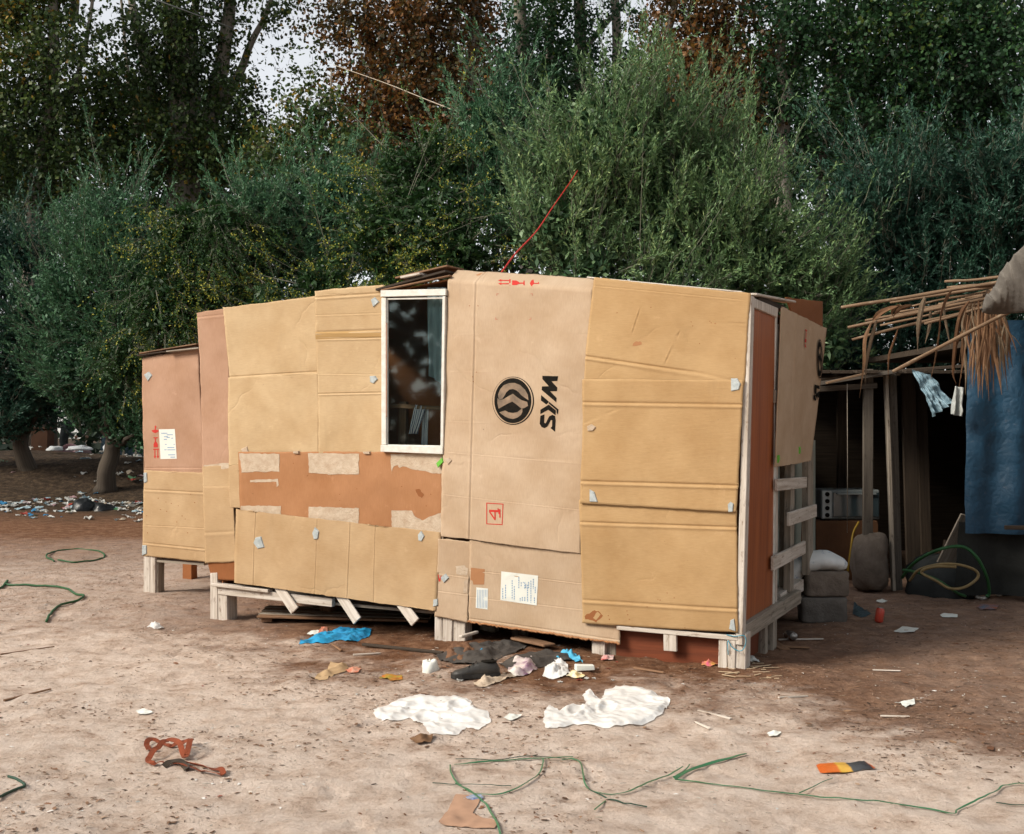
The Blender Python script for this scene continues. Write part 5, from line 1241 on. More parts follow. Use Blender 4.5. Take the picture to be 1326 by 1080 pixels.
def scrap(px, py, size, colour, label, group, flat=1.0, name='litter_scrap'):
    p = Gz(px, py)
    o = bpy.data.objects.new(name, SM[colour][rng.integers(3)]); COL.objects.link(o)
    o.location = (p[0], p[1], float(ground_z(p[0], p[1])[0]) - .002)
    s_ = size / FPX * p[1]
    o.scale = (s_, s_ * rng.uniform(.6, 1), s_ * flat * rng.uniform(.6, 1.1)); o.rotation_euler = (rng.normal(0, .1), rng.normal(0, .1), rng.uniform(0, 6.28))
    return tag(o, label, 'litter', group)
names = [n_ for n_, _ in SCM]
for k in range(240):
    c_ = rng.choice(names, p=[.50, .22, .07, .03, .05, .06, .05, .02])
    px = rng.uniform(-10, 188); py = 649 + rng.normal(0, 6) if k < 160 else rng.uniform(612, 645)
    scrap(px, py, rng.uniform(2.5, 8), c_, f'crumpled {c_} litter scrap at the foot of the bare mound', f'{c_} scraps along the mound', .8)
for (px, py, s_, c_) in ((115, 628, 9, 'white'), (110, 634, 7, 'pale blue'), (42, 625, 7, 'pale blue'), (40, 629, 5, 'bright blue'), (6, 617, 4, 'bright blue'), (48, 606, 7, 'white'), (80, 628, 2.6, 'bright blue'), (172, 628, 5, 'white'), (158, 630, 6, 'beige')):
    scrap(px, py, s_, c_, f'{c_} scrap lying by itself up the slope of the mound', f'{c_} scraps on the mound slope')
heap('rubbish_bag', 'bulging black rubbish bag at the foot of the mound', 'rubbish bag', 110, 20.3, .20, .17, plain('black_bag_plastic', (0.014, 0.016, 0.018), None, 8, .35, .7, 30, spec=.5), 11)
heap('rubbish_bag', 'flatter black rubbish bag next to the bulging one', 'rubbish bag', 132, 20.3, .19, .12, MATS['black_bag_plastic'], 14)

# ------------------------------------------------------------------ reed-roofed shelter on the right
M_REED = wood('dry_reed', (0.23, 0.15, 0.09), (0.11, 0.065, 0.038), (0.33, 0.26, 0.18), 1.0, 0.7, 0.4)
M_PALM = wood('dry_palm_leaf', (0.20, 0.11, 0.055), (0.10, 0.05, 0.026), (0.28, 0.19, 0.11), .5, 0.7, 0.3)
M_CANVAS = plain('grey_canvas', (0.16, 0.145, 0.125), (0.085, 0.075, 0.065), 6, 0.9, 0.9, 22)
sh = thing('reed_shelter', 'open shelter with ragged reed and palm roof, blue tarpaulin wall and dark posts', 'shelter', (3.9, 10.2, 0))
def reed(a, b_, r=0.014, sag=0.0, taper=.8):
    t = np.linspace(0, 1, 9)[:, None]; p = a * (1 - t) + b_ * t
    p = p + .012 * np.stack([vnoise(np.hstack([t * 3, t * 0 + a[0] * 9, t * 0 + k]), 8) for k in range(3)], 1); p[:, 2] -= sag * 4 * (t * (1 - t))[:, 0]
    return tube('reed', p, r * (1 - (1 - taper) * t[:, 0]) * (1 + .18 * (np.arange(9) % 3 == 1)), M_REED, sh, 7)
# reeds run out to the left from beneath the roof edge
RD = [((1345, 352), (1223, 365.5), 9.0, 9.4, .016), ((1330, 360), (1089, 397.5), 8.8, 8.9, .019), ((1320, 366), (1152, 391), 8.9, 9.1, .016), ((1320, 376), (1098, 423.5), 9.0, 9.1, .018), ((1330, 372), (1120, 416), 9.1, 9.2, .015), ((1320, 378), (1152, 411.5), 8.9, 9.0, .017), ((1310, 388), (1102, 439.5), 8.9, 9.0, .016),
      ((1300, 393), (1196, 421), 8.8, 8.9, .014), ((1330, 392), (1155, 482), 8.5, 8.3, .019), ((1310, 362), (1170, 386), 9.3, 9.4, .014), ((1310, 383), (1140, 421), 9.2, 9.3, .014), ((1310, 370), (1230, 373), 8.8, 8.9, .013), ((1300, 372), (1180, 396), 9.0, 9.0, .012), ((1300, 380), (1160, 404), 9.3, 9.3, .013), ((1300, 366), (1225, 372), 9.1, 9.2, .015), ((1310, 386), (1210, 404), 9.1, 9.2, .012)]
for (a, b_, ya, yb, r_) in RD: reed(P(*a, ya), P(*b_, yb), r_ * .78)
for k in range(16):                                      # the roof mat itself, running on to the right out of view
    y_ = 7.7 + k * .165
    reed(V(3.55 + .03 * (k % 3), y_, 2.50 + .012 * (k % 2)), V(7.2, y_ + .1, 2.62), .02)
M_PALM2 = wood('grey_palm_leaf', (0.21, 0.155, 0.10), (0.10, 0.07, 0.045), (0.30, 0.24, 0.17), .5, 0.8, 0.3)
M_PALM3 = wood('brown_palm_leaf', (0.15, 0.075, 0.036), (0.075, 0.036, 0.018), (0.24, 0.14, 0.07), .5, 0.8, 0.3)
def strip(pts, w0, name='palm_leaf', mat=None, twist=.6, parent=None):
    """narrow dry leaf blade: folded ribbon along a hanging line"""
    mat = mat or (M_PALM, M_PALM2, M_PALM3)[rng.integers(3)]; w0 = w0 * .8
    c = curve(np.array(pts), 6); n = len(c); t = unit(np.gradient(c, axis=0))
    s_ = np.linspace(0, 1, n); w = w0 * np.minimum(1, .35 + 3 * s_) * np.clip((1 - s_) * 2.6, .06, 1)
    ang = rng.uniform(-.6, .6) + twist * s_ * rng.choice([-1, 1])
    side = np.stack([np.cos(ang), np.sin(ang), 0 * ang], 1); side = unit(side - t * (side * t).sum(1, keepdims=True)); nr = np.cross(t, side)
    v = np.stack([c - side * w[:, None] / 2, c + nr * w[:, None] * .18, c + side * w[:, None] / 2], 1).reshape(-1, 3)
    f = []
    for i in range(n - 1):
        f += [(3 * i, 3 * i + 1, 3 * i + 4, 3 * i + 3), (3 * i + 1, 3 * i + 2, 3 * i + 5, 3 * i + 4)]
    uv = np.stack([np.repeat(s_ * 1.2, 3) + rng.random() * 3, np.tile([0, .02, .04], n)], 1)
    return obj(name, v, f, mat, parent or sh, smooth=False, uv=uv, solid=.0015)
LF = [([(1128, 418), (1120, 440), (1119, 470), (1113, 515)], 8.95, .034), ([(1135, 415), (1128, 440), (1122, 470), (1120, 500)], 8.97, .05), ([(1163, 425), (1158, 440), (1151, 462), (1150, 490)], 9.2, .022), ([(1198, 384), (1193, 400), (1189, 425), (1188, 455)], 8.75, .055), ([(1218, 420), (1214, 445), (1210, 470), (1205, 490)], 9.0, .03),
      ([(1232, 376), (1224, 390), (1218, 410), (1215, 440)], 8.8, .05), ([(1255, 390), (1245, 405), (1239, 430), (1234, 480), (1238, 497)], 8.8, .045), ([(1252, 400), (1248, 425), (1237, 450), (1236, 480)], 8.9, .03), ([(1170, 398), (1163, 396), (1155, 404), (1158, 412)], 8.9, .05), ([(1180, 395), (1165, 400), (1156, 410)], 8.9, .045), ([(1130, 415), (1141, 404), (1158, 397), (1170, 396)], 8.85, .05),
      ([(1225, 385), (1222, 400), (1226, 425), (1231, 450)], 8.95, .025), ([(1205, 400), (1204, 420), (1198, 445)], 9.0, .028)]
for (pp_, y_, w_) in LF: strip([P(x, y, y_) for x, y in pp_], w_)
for k in range(95):                                      # the thick fringe before the blue wall
    x0 = rng.uniform(1246, 1300); y0 = rng.uniform(388, 410); y1 = rng.uniform(440, 520) - max(0, x0 - 1278) * .6; yy = rng.uniform(8.5, 9.2)
    dx = rng.normal(0, 9) + (x0 - 1262) * .18
    strip([P(x0, y0, yy), P(x0 + dx * .3 + rng.normal(0, 2), y0 + (y1 - y0) * .35, yy), P(x0 + dx * .7, y0 + (y1 - y0) * .7, yy - .05), P(x0 + dx, y1, yy - .05)], rng.uniform(.010, .034))
# canvas slung over the roof's edge, creased, running off towards the right
ct = curve(np.array([P(1271, 403, 8.3), P(1275, 386, 8.25), P(1286, 374, 8.15), P(1296, 352, 8.0), P(1308, 338, 7.85), P(1326, 321, 7.6), P(1400, 296, 7.2), P(1650, 280, 7.2), P(1900, 285, 7.2)]), 12)
cb = curve(np.array([P(1272, 405, 8.3), P(1282, 407, 8.3), P(1295, 407, 8.25), P(1310, 406, 8.15), P(1324, 405, 8.0), P(1340, 404, 7.85), P(1400, 404, 7.45), P(1650, 402, 7.4), P(1900, 404, 7.4)]), 12)
nu_, nv_ = len(ct), 30
tv_ = np.linspace(0, 1, nv_)[:, None, None]
cp_ = ct[None] * (1 - tv_) + cb[None] * tv_
su = np.linspace(0, 1, nu_)[None, :, None]
bel = np.sin(tv_ * math.pi) ** .7 * np.minimum(1, su * 7)
crs = 1 - np.abs(np.sin((su * 36 + tv_ * 2.2 + .8 * np.sin(tv_ * 5 + su * 9)))) ** .6
cp_ = cp_ + V(-.25, -1, 0) * (.15 * bel + .035 * crs * (1 - tv_ * .5)) + V(0, 0, 1) * (.02 * crs * (1 - tv_))
qi, qj = np.meshgrid(np.arange(nu_ - 1), np.arange(nv_ - 1)); q_ = (qj * nu_ + qi).ravel()
obj('canvas_edge', cp_.reshape(-1, 3), np.stack([q_, q_ + nu_, q_ + nu_ + 1, q_ + 1], 1), M_CANVAS, sh, smooth=True, solid=.01)
v, f, uv = box_geo(V(6.3, 8.9, 2.70), V(2.0, 0, 0), V(0, 1.5, 0), V(0, 0, .02)); obj('roof_canvas', v, f, M_CANVAS, sh, uv=uv)
# blue wall
bw = cloth_geo(P(1253, 415, 10.15), P(1750, 415, 9.9), P(1248, 690, 10.1), P(1750, 705, 9.85), 150, 60, .035, 9.3, 11, V(0, -1, 0))
bv = bw[0] + V(0, -1, 0) * (.018 * (1 - np.abs(fbm(bw[0] * 4.5, 66, 4))))[:, None]
obj('blue_wall', bv, bw[1], MATS['blue_tarpaulin'], sh, smooth=True, uv=bw[2])
dw = cloth_geo(P(1242, 676, 10.2), P(1750, 684, 9.95), P(1236, 770, 10.22), P(1750, 778, 9.9), 110, 20, .05, 7, 13, V(0, -1, 0))
obj('skirt_cloth', dw[0], dw[1], M_CLOTHG, sh, smooth=True)
plank('wall_rail', P(1301, 683, 9.9), P(1700, 688, 9.8), .035, .03, M_DARKW, sh)
def post(name, px0, py0, px1, py1, Y, w, mat, t=.05, par=None):
    b_ = P(px1, py1, Y); b_[2] = max(b_[2], float(ground_z(b_[0], Y)[0]) - .03)
    return plank(name, P(px0, py0, Y), b_, w, t, mat, par or sh, up=(1, 0, 0))
M_POST = wood('shade_toned_wood', (0.13, 0.112, 0.092), (0.06, 0.05, 0.04), (0.05, 0.04, 0.03))  # grey post and beam wood, toned darker for the shelter's shade
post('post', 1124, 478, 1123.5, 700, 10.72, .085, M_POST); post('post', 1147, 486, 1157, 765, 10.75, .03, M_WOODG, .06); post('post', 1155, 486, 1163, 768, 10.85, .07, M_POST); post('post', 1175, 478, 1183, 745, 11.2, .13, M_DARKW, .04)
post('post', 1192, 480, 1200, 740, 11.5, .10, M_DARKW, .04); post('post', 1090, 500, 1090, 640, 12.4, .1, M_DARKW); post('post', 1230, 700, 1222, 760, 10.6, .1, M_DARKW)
plank('plank', P(1255, 668, 10.35), P(1215, 748, 10.6), .16, .02, M_WOODG, sh, up=(1, 0, 0))
plank('post', V(3.22, 7.2, 2.5), V(3.20, 7.2, -.03), .06, .06, M_DARKW, sh, up=(1, 0, 0))
plank('post', V(6.9, 7.9, 2.6), V(6.9, 7.9, -.03), .09, .09, M_DARKW, sh, up=(1, 0, 0))
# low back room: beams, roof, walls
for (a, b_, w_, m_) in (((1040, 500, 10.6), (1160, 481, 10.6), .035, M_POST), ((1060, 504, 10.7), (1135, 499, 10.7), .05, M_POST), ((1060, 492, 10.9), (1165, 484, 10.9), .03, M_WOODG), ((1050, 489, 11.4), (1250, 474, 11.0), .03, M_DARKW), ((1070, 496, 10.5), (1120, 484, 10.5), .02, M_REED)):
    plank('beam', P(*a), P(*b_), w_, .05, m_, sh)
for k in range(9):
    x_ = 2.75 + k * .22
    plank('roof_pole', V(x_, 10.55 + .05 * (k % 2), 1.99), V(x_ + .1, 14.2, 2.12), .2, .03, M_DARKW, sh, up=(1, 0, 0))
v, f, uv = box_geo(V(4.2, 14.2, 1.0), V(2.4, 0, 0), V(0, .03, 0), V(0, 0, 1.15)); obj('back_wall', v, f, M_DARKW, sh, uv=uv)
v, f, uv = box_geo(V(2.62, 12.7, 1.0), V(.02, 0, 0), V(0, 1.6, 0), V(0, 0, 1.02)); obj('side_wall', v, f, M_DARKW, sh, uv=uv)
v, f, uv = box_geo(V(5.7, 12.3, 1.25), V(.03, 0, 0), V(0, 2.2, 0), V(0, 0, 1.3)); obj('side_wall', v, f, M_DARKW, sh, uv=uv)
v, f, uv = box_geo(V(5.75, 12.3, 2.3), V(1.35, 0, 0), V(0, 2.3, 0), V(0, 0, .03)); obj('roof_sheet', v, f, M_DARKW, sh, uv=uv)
tube('hanging_cord', [P(1097, 497, 10.55), P(1097.5, 600, 10.55), P(1097, 690, 10.6)], .003, M_WOODG, sh, 5)
# plastic hung from the eaves
t_ = cloth_geo(P(1180, 478, 10.3), P(1204, 486, 10.2), P(1203, 540, 10.25), P(1232, 518, 10.2), 40, 34, .035, 3.7, 17, V(0, -1, 0))
t_[0][:] += V(0, -1, 0) * (.12 * (1 - np.abs(fbm(t_[0] * 5, 68, 4))))[:, None]
tag(obj('plastic_sheet', t_[0], t_[1], plastic('milky_blue_plastic', (0.26, 0.40, 0.48), .3), smooth=True), 'milky blue plastic sheet hanging from the dark eaves beside the posts', 'plastic sheet')
t_ = cloth_geo(P(1236, 500, 10.0), P(1248, 502, 10.0), P(1231, 536, 10.0), P(1247, 540, 10.0), 18, 20, .05, 1.6, 19, V(0, -1, 0))
tag(obj('plastic_bag', t_[0], t_[1], plastic('clear_bag', (0.55, 0.58, 0.56), .3), smooth=True), 'crumpled whitish plastic bag hanging at the edge of the blue wall', 'plastic bag')

# oven on its box
oc = V((1100 - CX) / FPX * 11.5, 11.5, 0)
bxp = thing('storage_box', 'plain brown box carrying the small oven in the dark shelter', 'box', oc)
v, f, uv = box_geo(oc + V(-.03, .2, .285), V(.30, 0, 0), V(0, .22, 0), V(0, 0, .285), .003); obj('carton', v, f, plain('brown_box', (0.16, 0.075, 0.035), None, 4, .8, .2), bxp, uv=uv, bevel=.006)
v, f, uv = box_geo(oc + V(-.03, -.023, .5), V(.30, 0, 0), V(0, .002, 0), V(0, 0, .05)); obj('flap', v, f, MATS['brown_box'], bxp, uv=uv)
ov = thing('toaster_oven', 'small silver toaster oven with four knobs standing on brown box', 'oven', oc + V(0, 0, .575))
M_OVEN = plain('oven_enamel', (0.24, 0.27, 0.27), (0.18, 0.21, 0.21), 6, .35, .05, spec=.5); M_OVG = plain('oven_glass', (0.05, 0.075, 0.085), (0.03, 0.05, 0.06), 3, .12, 0, spec=.6)
v, f, uv = box_geo(oc + V(.02, .2, .575 + .155), V(.285, 0, 0), V(0, .17, 0), V(0, 0, .145)); obj('casing', v, f, M_OVEN, ov, uv=uv, bevel=.012)
v, f, uv = box_geo(oc + V(.07, .024, .575 + .155), V(.225, 0, 0), V(0, .008, 0), V(0, 0, .118)); dg = obj('glass_door', v, f, M_OVG, ov, uv=uv, bevel=.004)
v, f, uv = box_geo(oc + V(.07, -.004, .575 + .262), V(.19, 0, 0), V(0, .010, 0), V(0, 0, .009)); obj('handle', v, f, M_OVEN, dg, uv=uv, bevel=.003)
v, f, uv = box_geo(oc + V(-.215, .022, .575 + .155), V(.045, 0, 0), V(0, .010, 0), V(0, 0, .135)); obj('knob_panel', v, f, plain('oven_panel', (0.62, 0.66, 0.64), None, 6, .4, 0), ov, uv=uv, bevel=.003)
for k in range(4):
    c_ = oc + V(-.215, 0.006, .575 + .055 + k * .068)
    tube('knob', [c_ + V(0, .012, 0), c_ + V(0, -.012, 0)], .021, M_BLACK, ov, 14)
for s_ in (-.24, .26): 
    v, f, uv = box_geo(oc + V(s_, .08, .575 + .006), V(.02, 0, 0), V(0, .02, 0), V(0, 0, .008)); obj('foot', v, f, M_BLACK, ov, uv=uv)

# boulder-like lump of concrete under the post
def rock(name, label, cat, c, r, mat, seed, amp=.18, power=2.6, nz=22, nn=30, group=None, tag_it=True, parent=None):
    u, t = np.meshgrid(np.linspace(0, 2 * math.pi, nn, endpoint=False), np.linspace(0.01, math.pi - .01, nz))
    d = np.stack([np.cos(u) * np.sin(t), np.sin(u) * np.sin(t), np.cos(t)], -1).reshape(-1, 3)
    k = 1 / (np.abs(d) ** power).sum(1) ** (1 / power)
    k = k * (1 + amp * fbm(d * 1.5 + seed * 3, seed, 4) + .03 * fbm(d * 9 + seed, seed + 5, 2))
    f = [(j * nn + i, (j + 1) * nn + i, (j + 1) * nn + (i + 1) % nn, j * nn + (i + 1) % nn) for j in range(nz - 1) for i in range(nn)]
    p = c + d * np.asarray(r) * k[:, None]
    o = obj(name, p, f, mat, parent, smooth=True)
    return tag(o, label, cat, group) if tag_it else o
M_CONC = plain('rough_concrete', (0.20, 0.165, 0.135), (0.12, 0.095, 0.075), 9, .95, 1.0, 45)
M_CONCD = plain('dark_concrete', (0.15, 0.135, 0.12), (0.09, 0.08, 0.07), 8, .95, 1.0, 50)  # darker, greyer concrete of the lower block
rock('concrete_lump', 'upright rounded concrete lump with a wooden post set in it', 'concrete', P(1127, 728, 10.72) + V(0, 0, .0), (.155, .15, .27), M_CONC, 4, .13, 3.2)
rock('stone', 'low grey stone by the dark skirt of the blue wall', 'stone', G(1310, 772) + V(0, .1, .08), (.14, .12, .10), M_CONC, 8, .15, 3)
# concrete blocks with a sack
bc = G(1072, 806)
def block(label, c, sx, sy, sz, rot, mat):
    e1 = V(math.cos(rot), math.sin(rot), 0); e2 = V(-math.sin(rot), math.cos(rot), 0)
    bm = bmesh.new(); bmesh.ops.create_cube(bm, size=2)
    bmesh.ops.subdivide_edges(bm, edges=bm.edges[:], cuts=9, use_grid_fill=True)
    p = np.array([v_.co[:] for v_ in bm.verts]); fs = [tuple(v_.index for v_ in f_.verts) for f_ in bm.faces]; bm.free()
    q = p * V(sx, sy, sz)
    r_ = .018; inn = np.clip(q, -V(sx, sy, sz) + r_, V(sx, sy, sz) - r_); dv = q - inn; q = inn + unit(dv) * np.minimum(np.linalg.norm(dv, axis=1, keepdims=True), r_)
    q = q + unit(p) * (.007 * fbm(p * 2.5 + c, 12, 4))[:, None]
    w = c + V(0, 0, sz) + q[:, :1] * e1 + q[:, 1:2] * e2 + V(0, 0, 1) * q[:, 2:3]
    return tag(obj('concrete_block', w, fs, mat, smooth=True), label, 'concrete block')
block('grey concrete block on the ground carrying a rougher block', bc + V(-.02, .1, -.01), .172, .11, .10, -.06, M_CONCD)
block('rough pitted concrete block carrying the white sack', bc + V(.0, .11, .193), .165, .105, .098, .05, M_CONC)
sk, sN2, sL2, sb2 = nodes('woven_sack')
so = coord(sN2, sL2, 'Object')
w1 = sN2.new('ShaderNodeTexWave'); w1.bands_direction = 'DIAGONAL'; w1.inputs['Scale'].default_value = 26; w1.inputs['Distortion'].default_value = 14; w1.inputs['Detail Scale'].default_value = 3; sL2.new(so, w1.inputs['Vector'])
wr_ = ramp(sN2, [(0.72, (0.66, 0.68, 0.67)), (0.80, (0.12, 0.2, 0.34))]); sL2.new(w1.outputs['Fac'], wr_.inputs[0])
gate2 = ramp(sN2, [(0.55, (0, 0, 0)), (0.6, (1, 1, 1))]); sL2.new(noise(sN2, sL2, so, 7, 2), gate2.inputs[0])
sL2.new(mix(sN2, sL2, gate2.outputs[0], (0.66, 0.68, 0.67), wr_.outputs[0]), sb2.inputs['Base Color']); sb2.inputs['Roughness'].default_value = .55
sL2.new(bump(sN2, sL2, sb2, noise(sN2, sL2, so, 22, 5), .6, .01), sb2.inputs['Normal'])
s0 = bc + V(0, .1, .39)
spts = curve(np.array([s0 + V(-.28, .05, -.16), s0 + V(-.27, .05, -.05), s0 + V(-.20, .04, .035), s0 + V(-.08, .02, .065), s0 + V(.06, .02, .065), s0 + V(.17, .0, .03)]), 7)
v, f, uv = tube_geo(spts, np.interp(np.linspace(0, 1, len(spts)), [0, .12, .4, .7, .92, 1], [.05, .095, .098, .092, .07, .03]), 20)
cvv = np.repeat(spts, 20, 0); v = cvv + (v - cvv) * V(1, 1.5, .85); v = v + unit(v - cvv) * (.014 * fbm(v * 11, 77, 3))[:, None]
tag(obj('woven_sack', v, f, sk, smooth=True), 'white woven sack with blue print slumped over the concrete blocks', 'sack')

# coiled hose over a dark bundle
heap('dark_bundle', 'dark bundled cloth with hoses lying over it under the shelter', 'bundle', G(1222, 766), -1, .32, .30, plain('dark_bundle_cloth', (0.030, 0.034, 0.034), None, 6, .9, .7, 12), 21)
M_HOSE = plain('green_hose', (0.025, 0.105, 0.035), None, 12, .5, .1); M_HOSEY = plain('tan_hose', (0.26, 0.19, 0.085), None, 12, .5, .1)
def hose(name, label, pts, r, mat, group=None, cat='hose'):
    return tag(tube(name, curve(np.array(pts), 10), r, mat, None, 8), label, cat, group)
hose('garden_hose', 'green garden hose looped over the dark bundle', [P(1168, 748, 10.5), P(1185, 728, 10.2), P(1215, 712, 10.0), P(1246, 708, 10.0), P(1265, 722, 9.95), P(1278, 748, 10.0), P(1281, 768, 10.1), P(1278, 772, 10.0)], .014, M_HOSE)
hose('garden_hose', 'green garden hose crossing beneath the tan one', [P(1170, 738, 10.3), P(1190, 742, 10.0), P(1215, 752, 9.85), P(1240, 768, 10.0), P(1250, 772, 10.1)], .013, M_HOSE)
hose('garden_hose', 'tan hose coiled in an oval on the dark bundle', [P(1178, 752, 10.1), P(1190, 738, 9.95), P(1215, 731, 9.85), P(1240, 731, 9.85), P(1262, 738, 9.85), P(1266, 748, 9.85), P(1250, 760, 9.85), P(1230, 762, 9.82), P(1212, 752, 9.82), P(1193, 741, 9.9), P(1210, 734, 9.84), P(1238, 734, 9.84)], .012, M_HOSEY)
hose('yellow_cord', 'yellow cord hanging down beside the concrete lump', [P(1112, 676, 11.0), P(1105, 690, 10.95), P(1102, 710, 10.9), P(1098, 740, 10.9)], .010, plain('yellow_cord', (0.34, 0.21, 0.02), None, 10, .6, 0), cat='cord')

# the wood goes on unseen behind the viewer, raised to cut low sky light
n = 22000
az = rng.uniform(R(120), R(320), n); rd = 38 + rng.normal(0, 2.0, n)
hh = 13.5 + 2.0 * vnoise(np.stack([az * 7, az * 0, az * 0], 1), 15)
pos = np.stack([np.sin(az) * rd, np.cos(az) * rd, rng.random(n) ** .9 * hh], 1)
v, l = leaf_quads(pos, rnd_dirs(n), 1.1 * rng.uniform(.6, 1.3, n), .85, rng.random(n))
tag(quad_mesh('unseen_surrounding_wood', [v], [l], M_THICK, None), 'unseen dark wood closing the clearing to low sky light', 'wood', kind='stuff')

# ------------------------------------------------------------------ litter in the yard
M_BAG = plastic('white_bag_plastic', (0.86, 0.86, 0.84), .2, .4, .06, .35)
sheet('plastic_bag', [(482, 920), (490, 915), (510, 911), (528, 903), (545, 900), (565, 904), (590, 901), (610, 906), (613, 918), (630, 920), (636, 934), (620, 945), (604, 943), (592, 951), (556, 950), (548, 938), (530, 931), (505, 934), (486, 930)], .028, M_BAG, 'limp white plastic bag spread flat on the sand, one torn leaf beneath it', 'plastic bag', seed=2, freq=5.0, edge=.03, jag=.005, res=.009)
sheet('plastic_bag', [(703, 932), (706, 920), (712, 913), (724, 920), (738, 913), (758, 915), (755, 899), (764, 893), (777, 905), (784, 892), (800, 888), (830, 890), (868, 906), (858, 925), (832, 938), (790, 943), (762, 940), (742, 938), (722, 944), (706, 943)], .030, M_BAG, 'white plastic bag with a raised pointed end on the sand', 'plastic bag', seed=5, freq=5.0, edge=.03, jag=.005, res=.009)
sheet('dry_leaf', [(530, 958), (545, 953), (562, 952), (558, 962), (540, 964)], .06, M_PALM, 'curled dry brown leaf poking out from the flat white bag', 'leaf', seed=3, freq=9, res=.008)
sheet('paper_scrap', [(652, 930), (660, 924), (668, 926), (676, 926), (670, 931), (660, 934)], .03, MATS['white_label'], 'small torn white paper between the two white bags', 'paper', seed=6, freq=12, res=.008)
sheet('cloth', [(387, 834), (393, 827), (418, 821), (440, 815), (462, 816), (481, 815), (478, 825), (452, 831), (440, 829), (420, 834), (404, 833)], .06, plain('bright_blue_cloth', (0.012, 0.27, 0.50), (0.02, 0.19, 0.38), 7, .7, .6, 26), 'bright blue cloth dropped in front of the raised floor', 'cloth', seed=9, freq=8)
sheet('food_wrapper', [(411, 820), (416, 813), (424, 813), (424, 819)], .05, plain('orange_red_foil', (0.50, 0.07, 0.02), (0.6, 0.4, 0.3), 22, .4, .4), 'crumpled red wrapper behind the bright blue cloth', 'wrapper', seed=12, freq=14, res=.008)
sheet('paper_scrap', [(397, 822), (403, 817), (413, 817), (412, 823)], .04, MATS['white_label'], 'white paper next to the red wrapper and blue cloth', 'paper', seed=13, freq=14, res=.008)
# heap in front of the sill
M_MAT = plain('charred_mat', (0.075, 0.066, 0.058), (0.035, 0.03, 0.027), 7, .9, .8, 30)
sheet('floor_mat', [(562, 850), (580, 842), (604, 839), (640, 831), (684, 835), (676, 843), (652, 850), (634, 858), (604, 862), (576, 858)], .09, M_MAT, 'charred dark mat lying under the ragged sheet rim', 'mat', seed=15, freq=3, edge=.12)
sheet('board_scrap', [(644, 862), (660, 853), (700, 843), (745, 846), (752, 851), (726, 858), (690, 866), (660, 868)], .06, M_MAT, 'broken dark board beside the charred mat', 'board', seed=17, freq=3, edge=.1)
sheet('cloth', [(572, 851), (582, 842), (606, 840), (622, 846), (612, 856), (590, 860)], .12, plain('rust_striped_cloth', (0.20, 0.10, 0.05), (0.10, 0.05, 0.03), 30, .9, .6, 30), 'rusty brown crumpled cloth on the charred mat', 'cloth', seed=19, freq=11)
sheet('ribbon_scrap', [(616, 847), (622, 843), (630, 843), (631, 852), (625, 853)], .10, MATS['bright_blue_cloth'], 'blue ribbon tangled on the charred mat', 'ribbon', seed=20, freq=16, res=.008)
sheet('ribbon_scrap', [(606, 852), (610, 850), (618, 854), (617, 858), (609, 857)], .09, plain('magenta_cloth', (0.40, 0.02, 0.06), None, 9, .8, .4), 'small magenta ribbon beside the blue one', 'ribbon', seed=22, freq=16, res=.008)
def stick(px0, py0, px1, py1, w, t, mat, label, cat='stick', name='stick', z=0.0, group=None):
    a, b_ = Gz(px0, py0), Gz(px1, py1)
    o = plank(name, a + V(0, 0, t / 2 + z), b_ + V(0, 0, t / 2 + z), w, t, mat, None, up=unit(np.cross(V(0, 0, 1), b_ - a)), bevel=min(t, w) * .25, jitter=min(t, w) * .12)
    return tag(o, label, cat, group)
stick(470, 836, 574, 848, .035, .02, M_DARKW, 'long dark batten on the dirt running into the charred mat')
stick(668, 833, 712, 843, .10, .02, M_WOODB, 'short brown plank leaning on the broken dark board', 'plank', 'plank', .03)
stick(596, 838, 618, 831, .03, .02, M_WOODW, 'short white stick on the far rim of the charred mat', z=.06)
stick(457, 849, 493, 847, .014, .01, M_WOODW, 'thin white lath lying between blue cloth and charred mat')
heap('paper_cup', 'crushed white cup lying left of the black shoe', 'cup', Gz(557, 868), -1, .05, .075, MATS['white_label'], 31)
sheet('packaging', [(657, 870), (661, 858), (667, 852), (682, 856), (690, 852), (696, 868), (684, 874), (668, 877)], .09, plain('white_purple_packaging', (0.74, 0.70, 0.60), (0.16, 0.04, 0.14), 9, .5, .4), 'crumpled white and purple packaging beside the black shoe', 'packaging', seed=24, freq=8, edge=.04)
sheet('plastic_bag', [(702, 876), (708, 862), (722, 856), (734, 860), (738, 874), (724, 880)], .11, M_BAG, 'small crumpled white bag in front of the light blue wrapper', 'plastic bag', seed=26, freq=9, edge=.05)
sheet('food_wrapper', [(712, 858), (720, 850), (734, 846), (748, 849), (755, 858), (744, 856), (734, 853), (722, 858)], .10, plain('light_blue_foil', (0.04, 0.34, 0.56), (0.10, 0.42, 0.62), 12, .35, .5), 'light blue foil wrapper crumpled behind the small white bag', 'wrapper', seed=27, freq=9, res=.008)
sheet('paper_scrap', [(733, 876), (742, 868), (752, 872), (758, 876), (748, 879)], .05, plain('yellow_white_paper', (0.74, 0.72, 0.62), (0.60, 0.42, 0.10), 20, .6, .3), 'white and yellow paper at the foot of the small white bag', 'paper', seed=28, freq=12, res=.008)
v, f, uv = box_geo(Gz(757, 868) + V(0, 0, .02), V(.06, .005, 0), V(-.003, .03, 0), V(0, 0, .018), .003); tag(obj('foam_block', v, f, MATS['white_label'], None, uv=uv, bevel=.004), 'white foam block beside the yellow-white paper', 'foam')
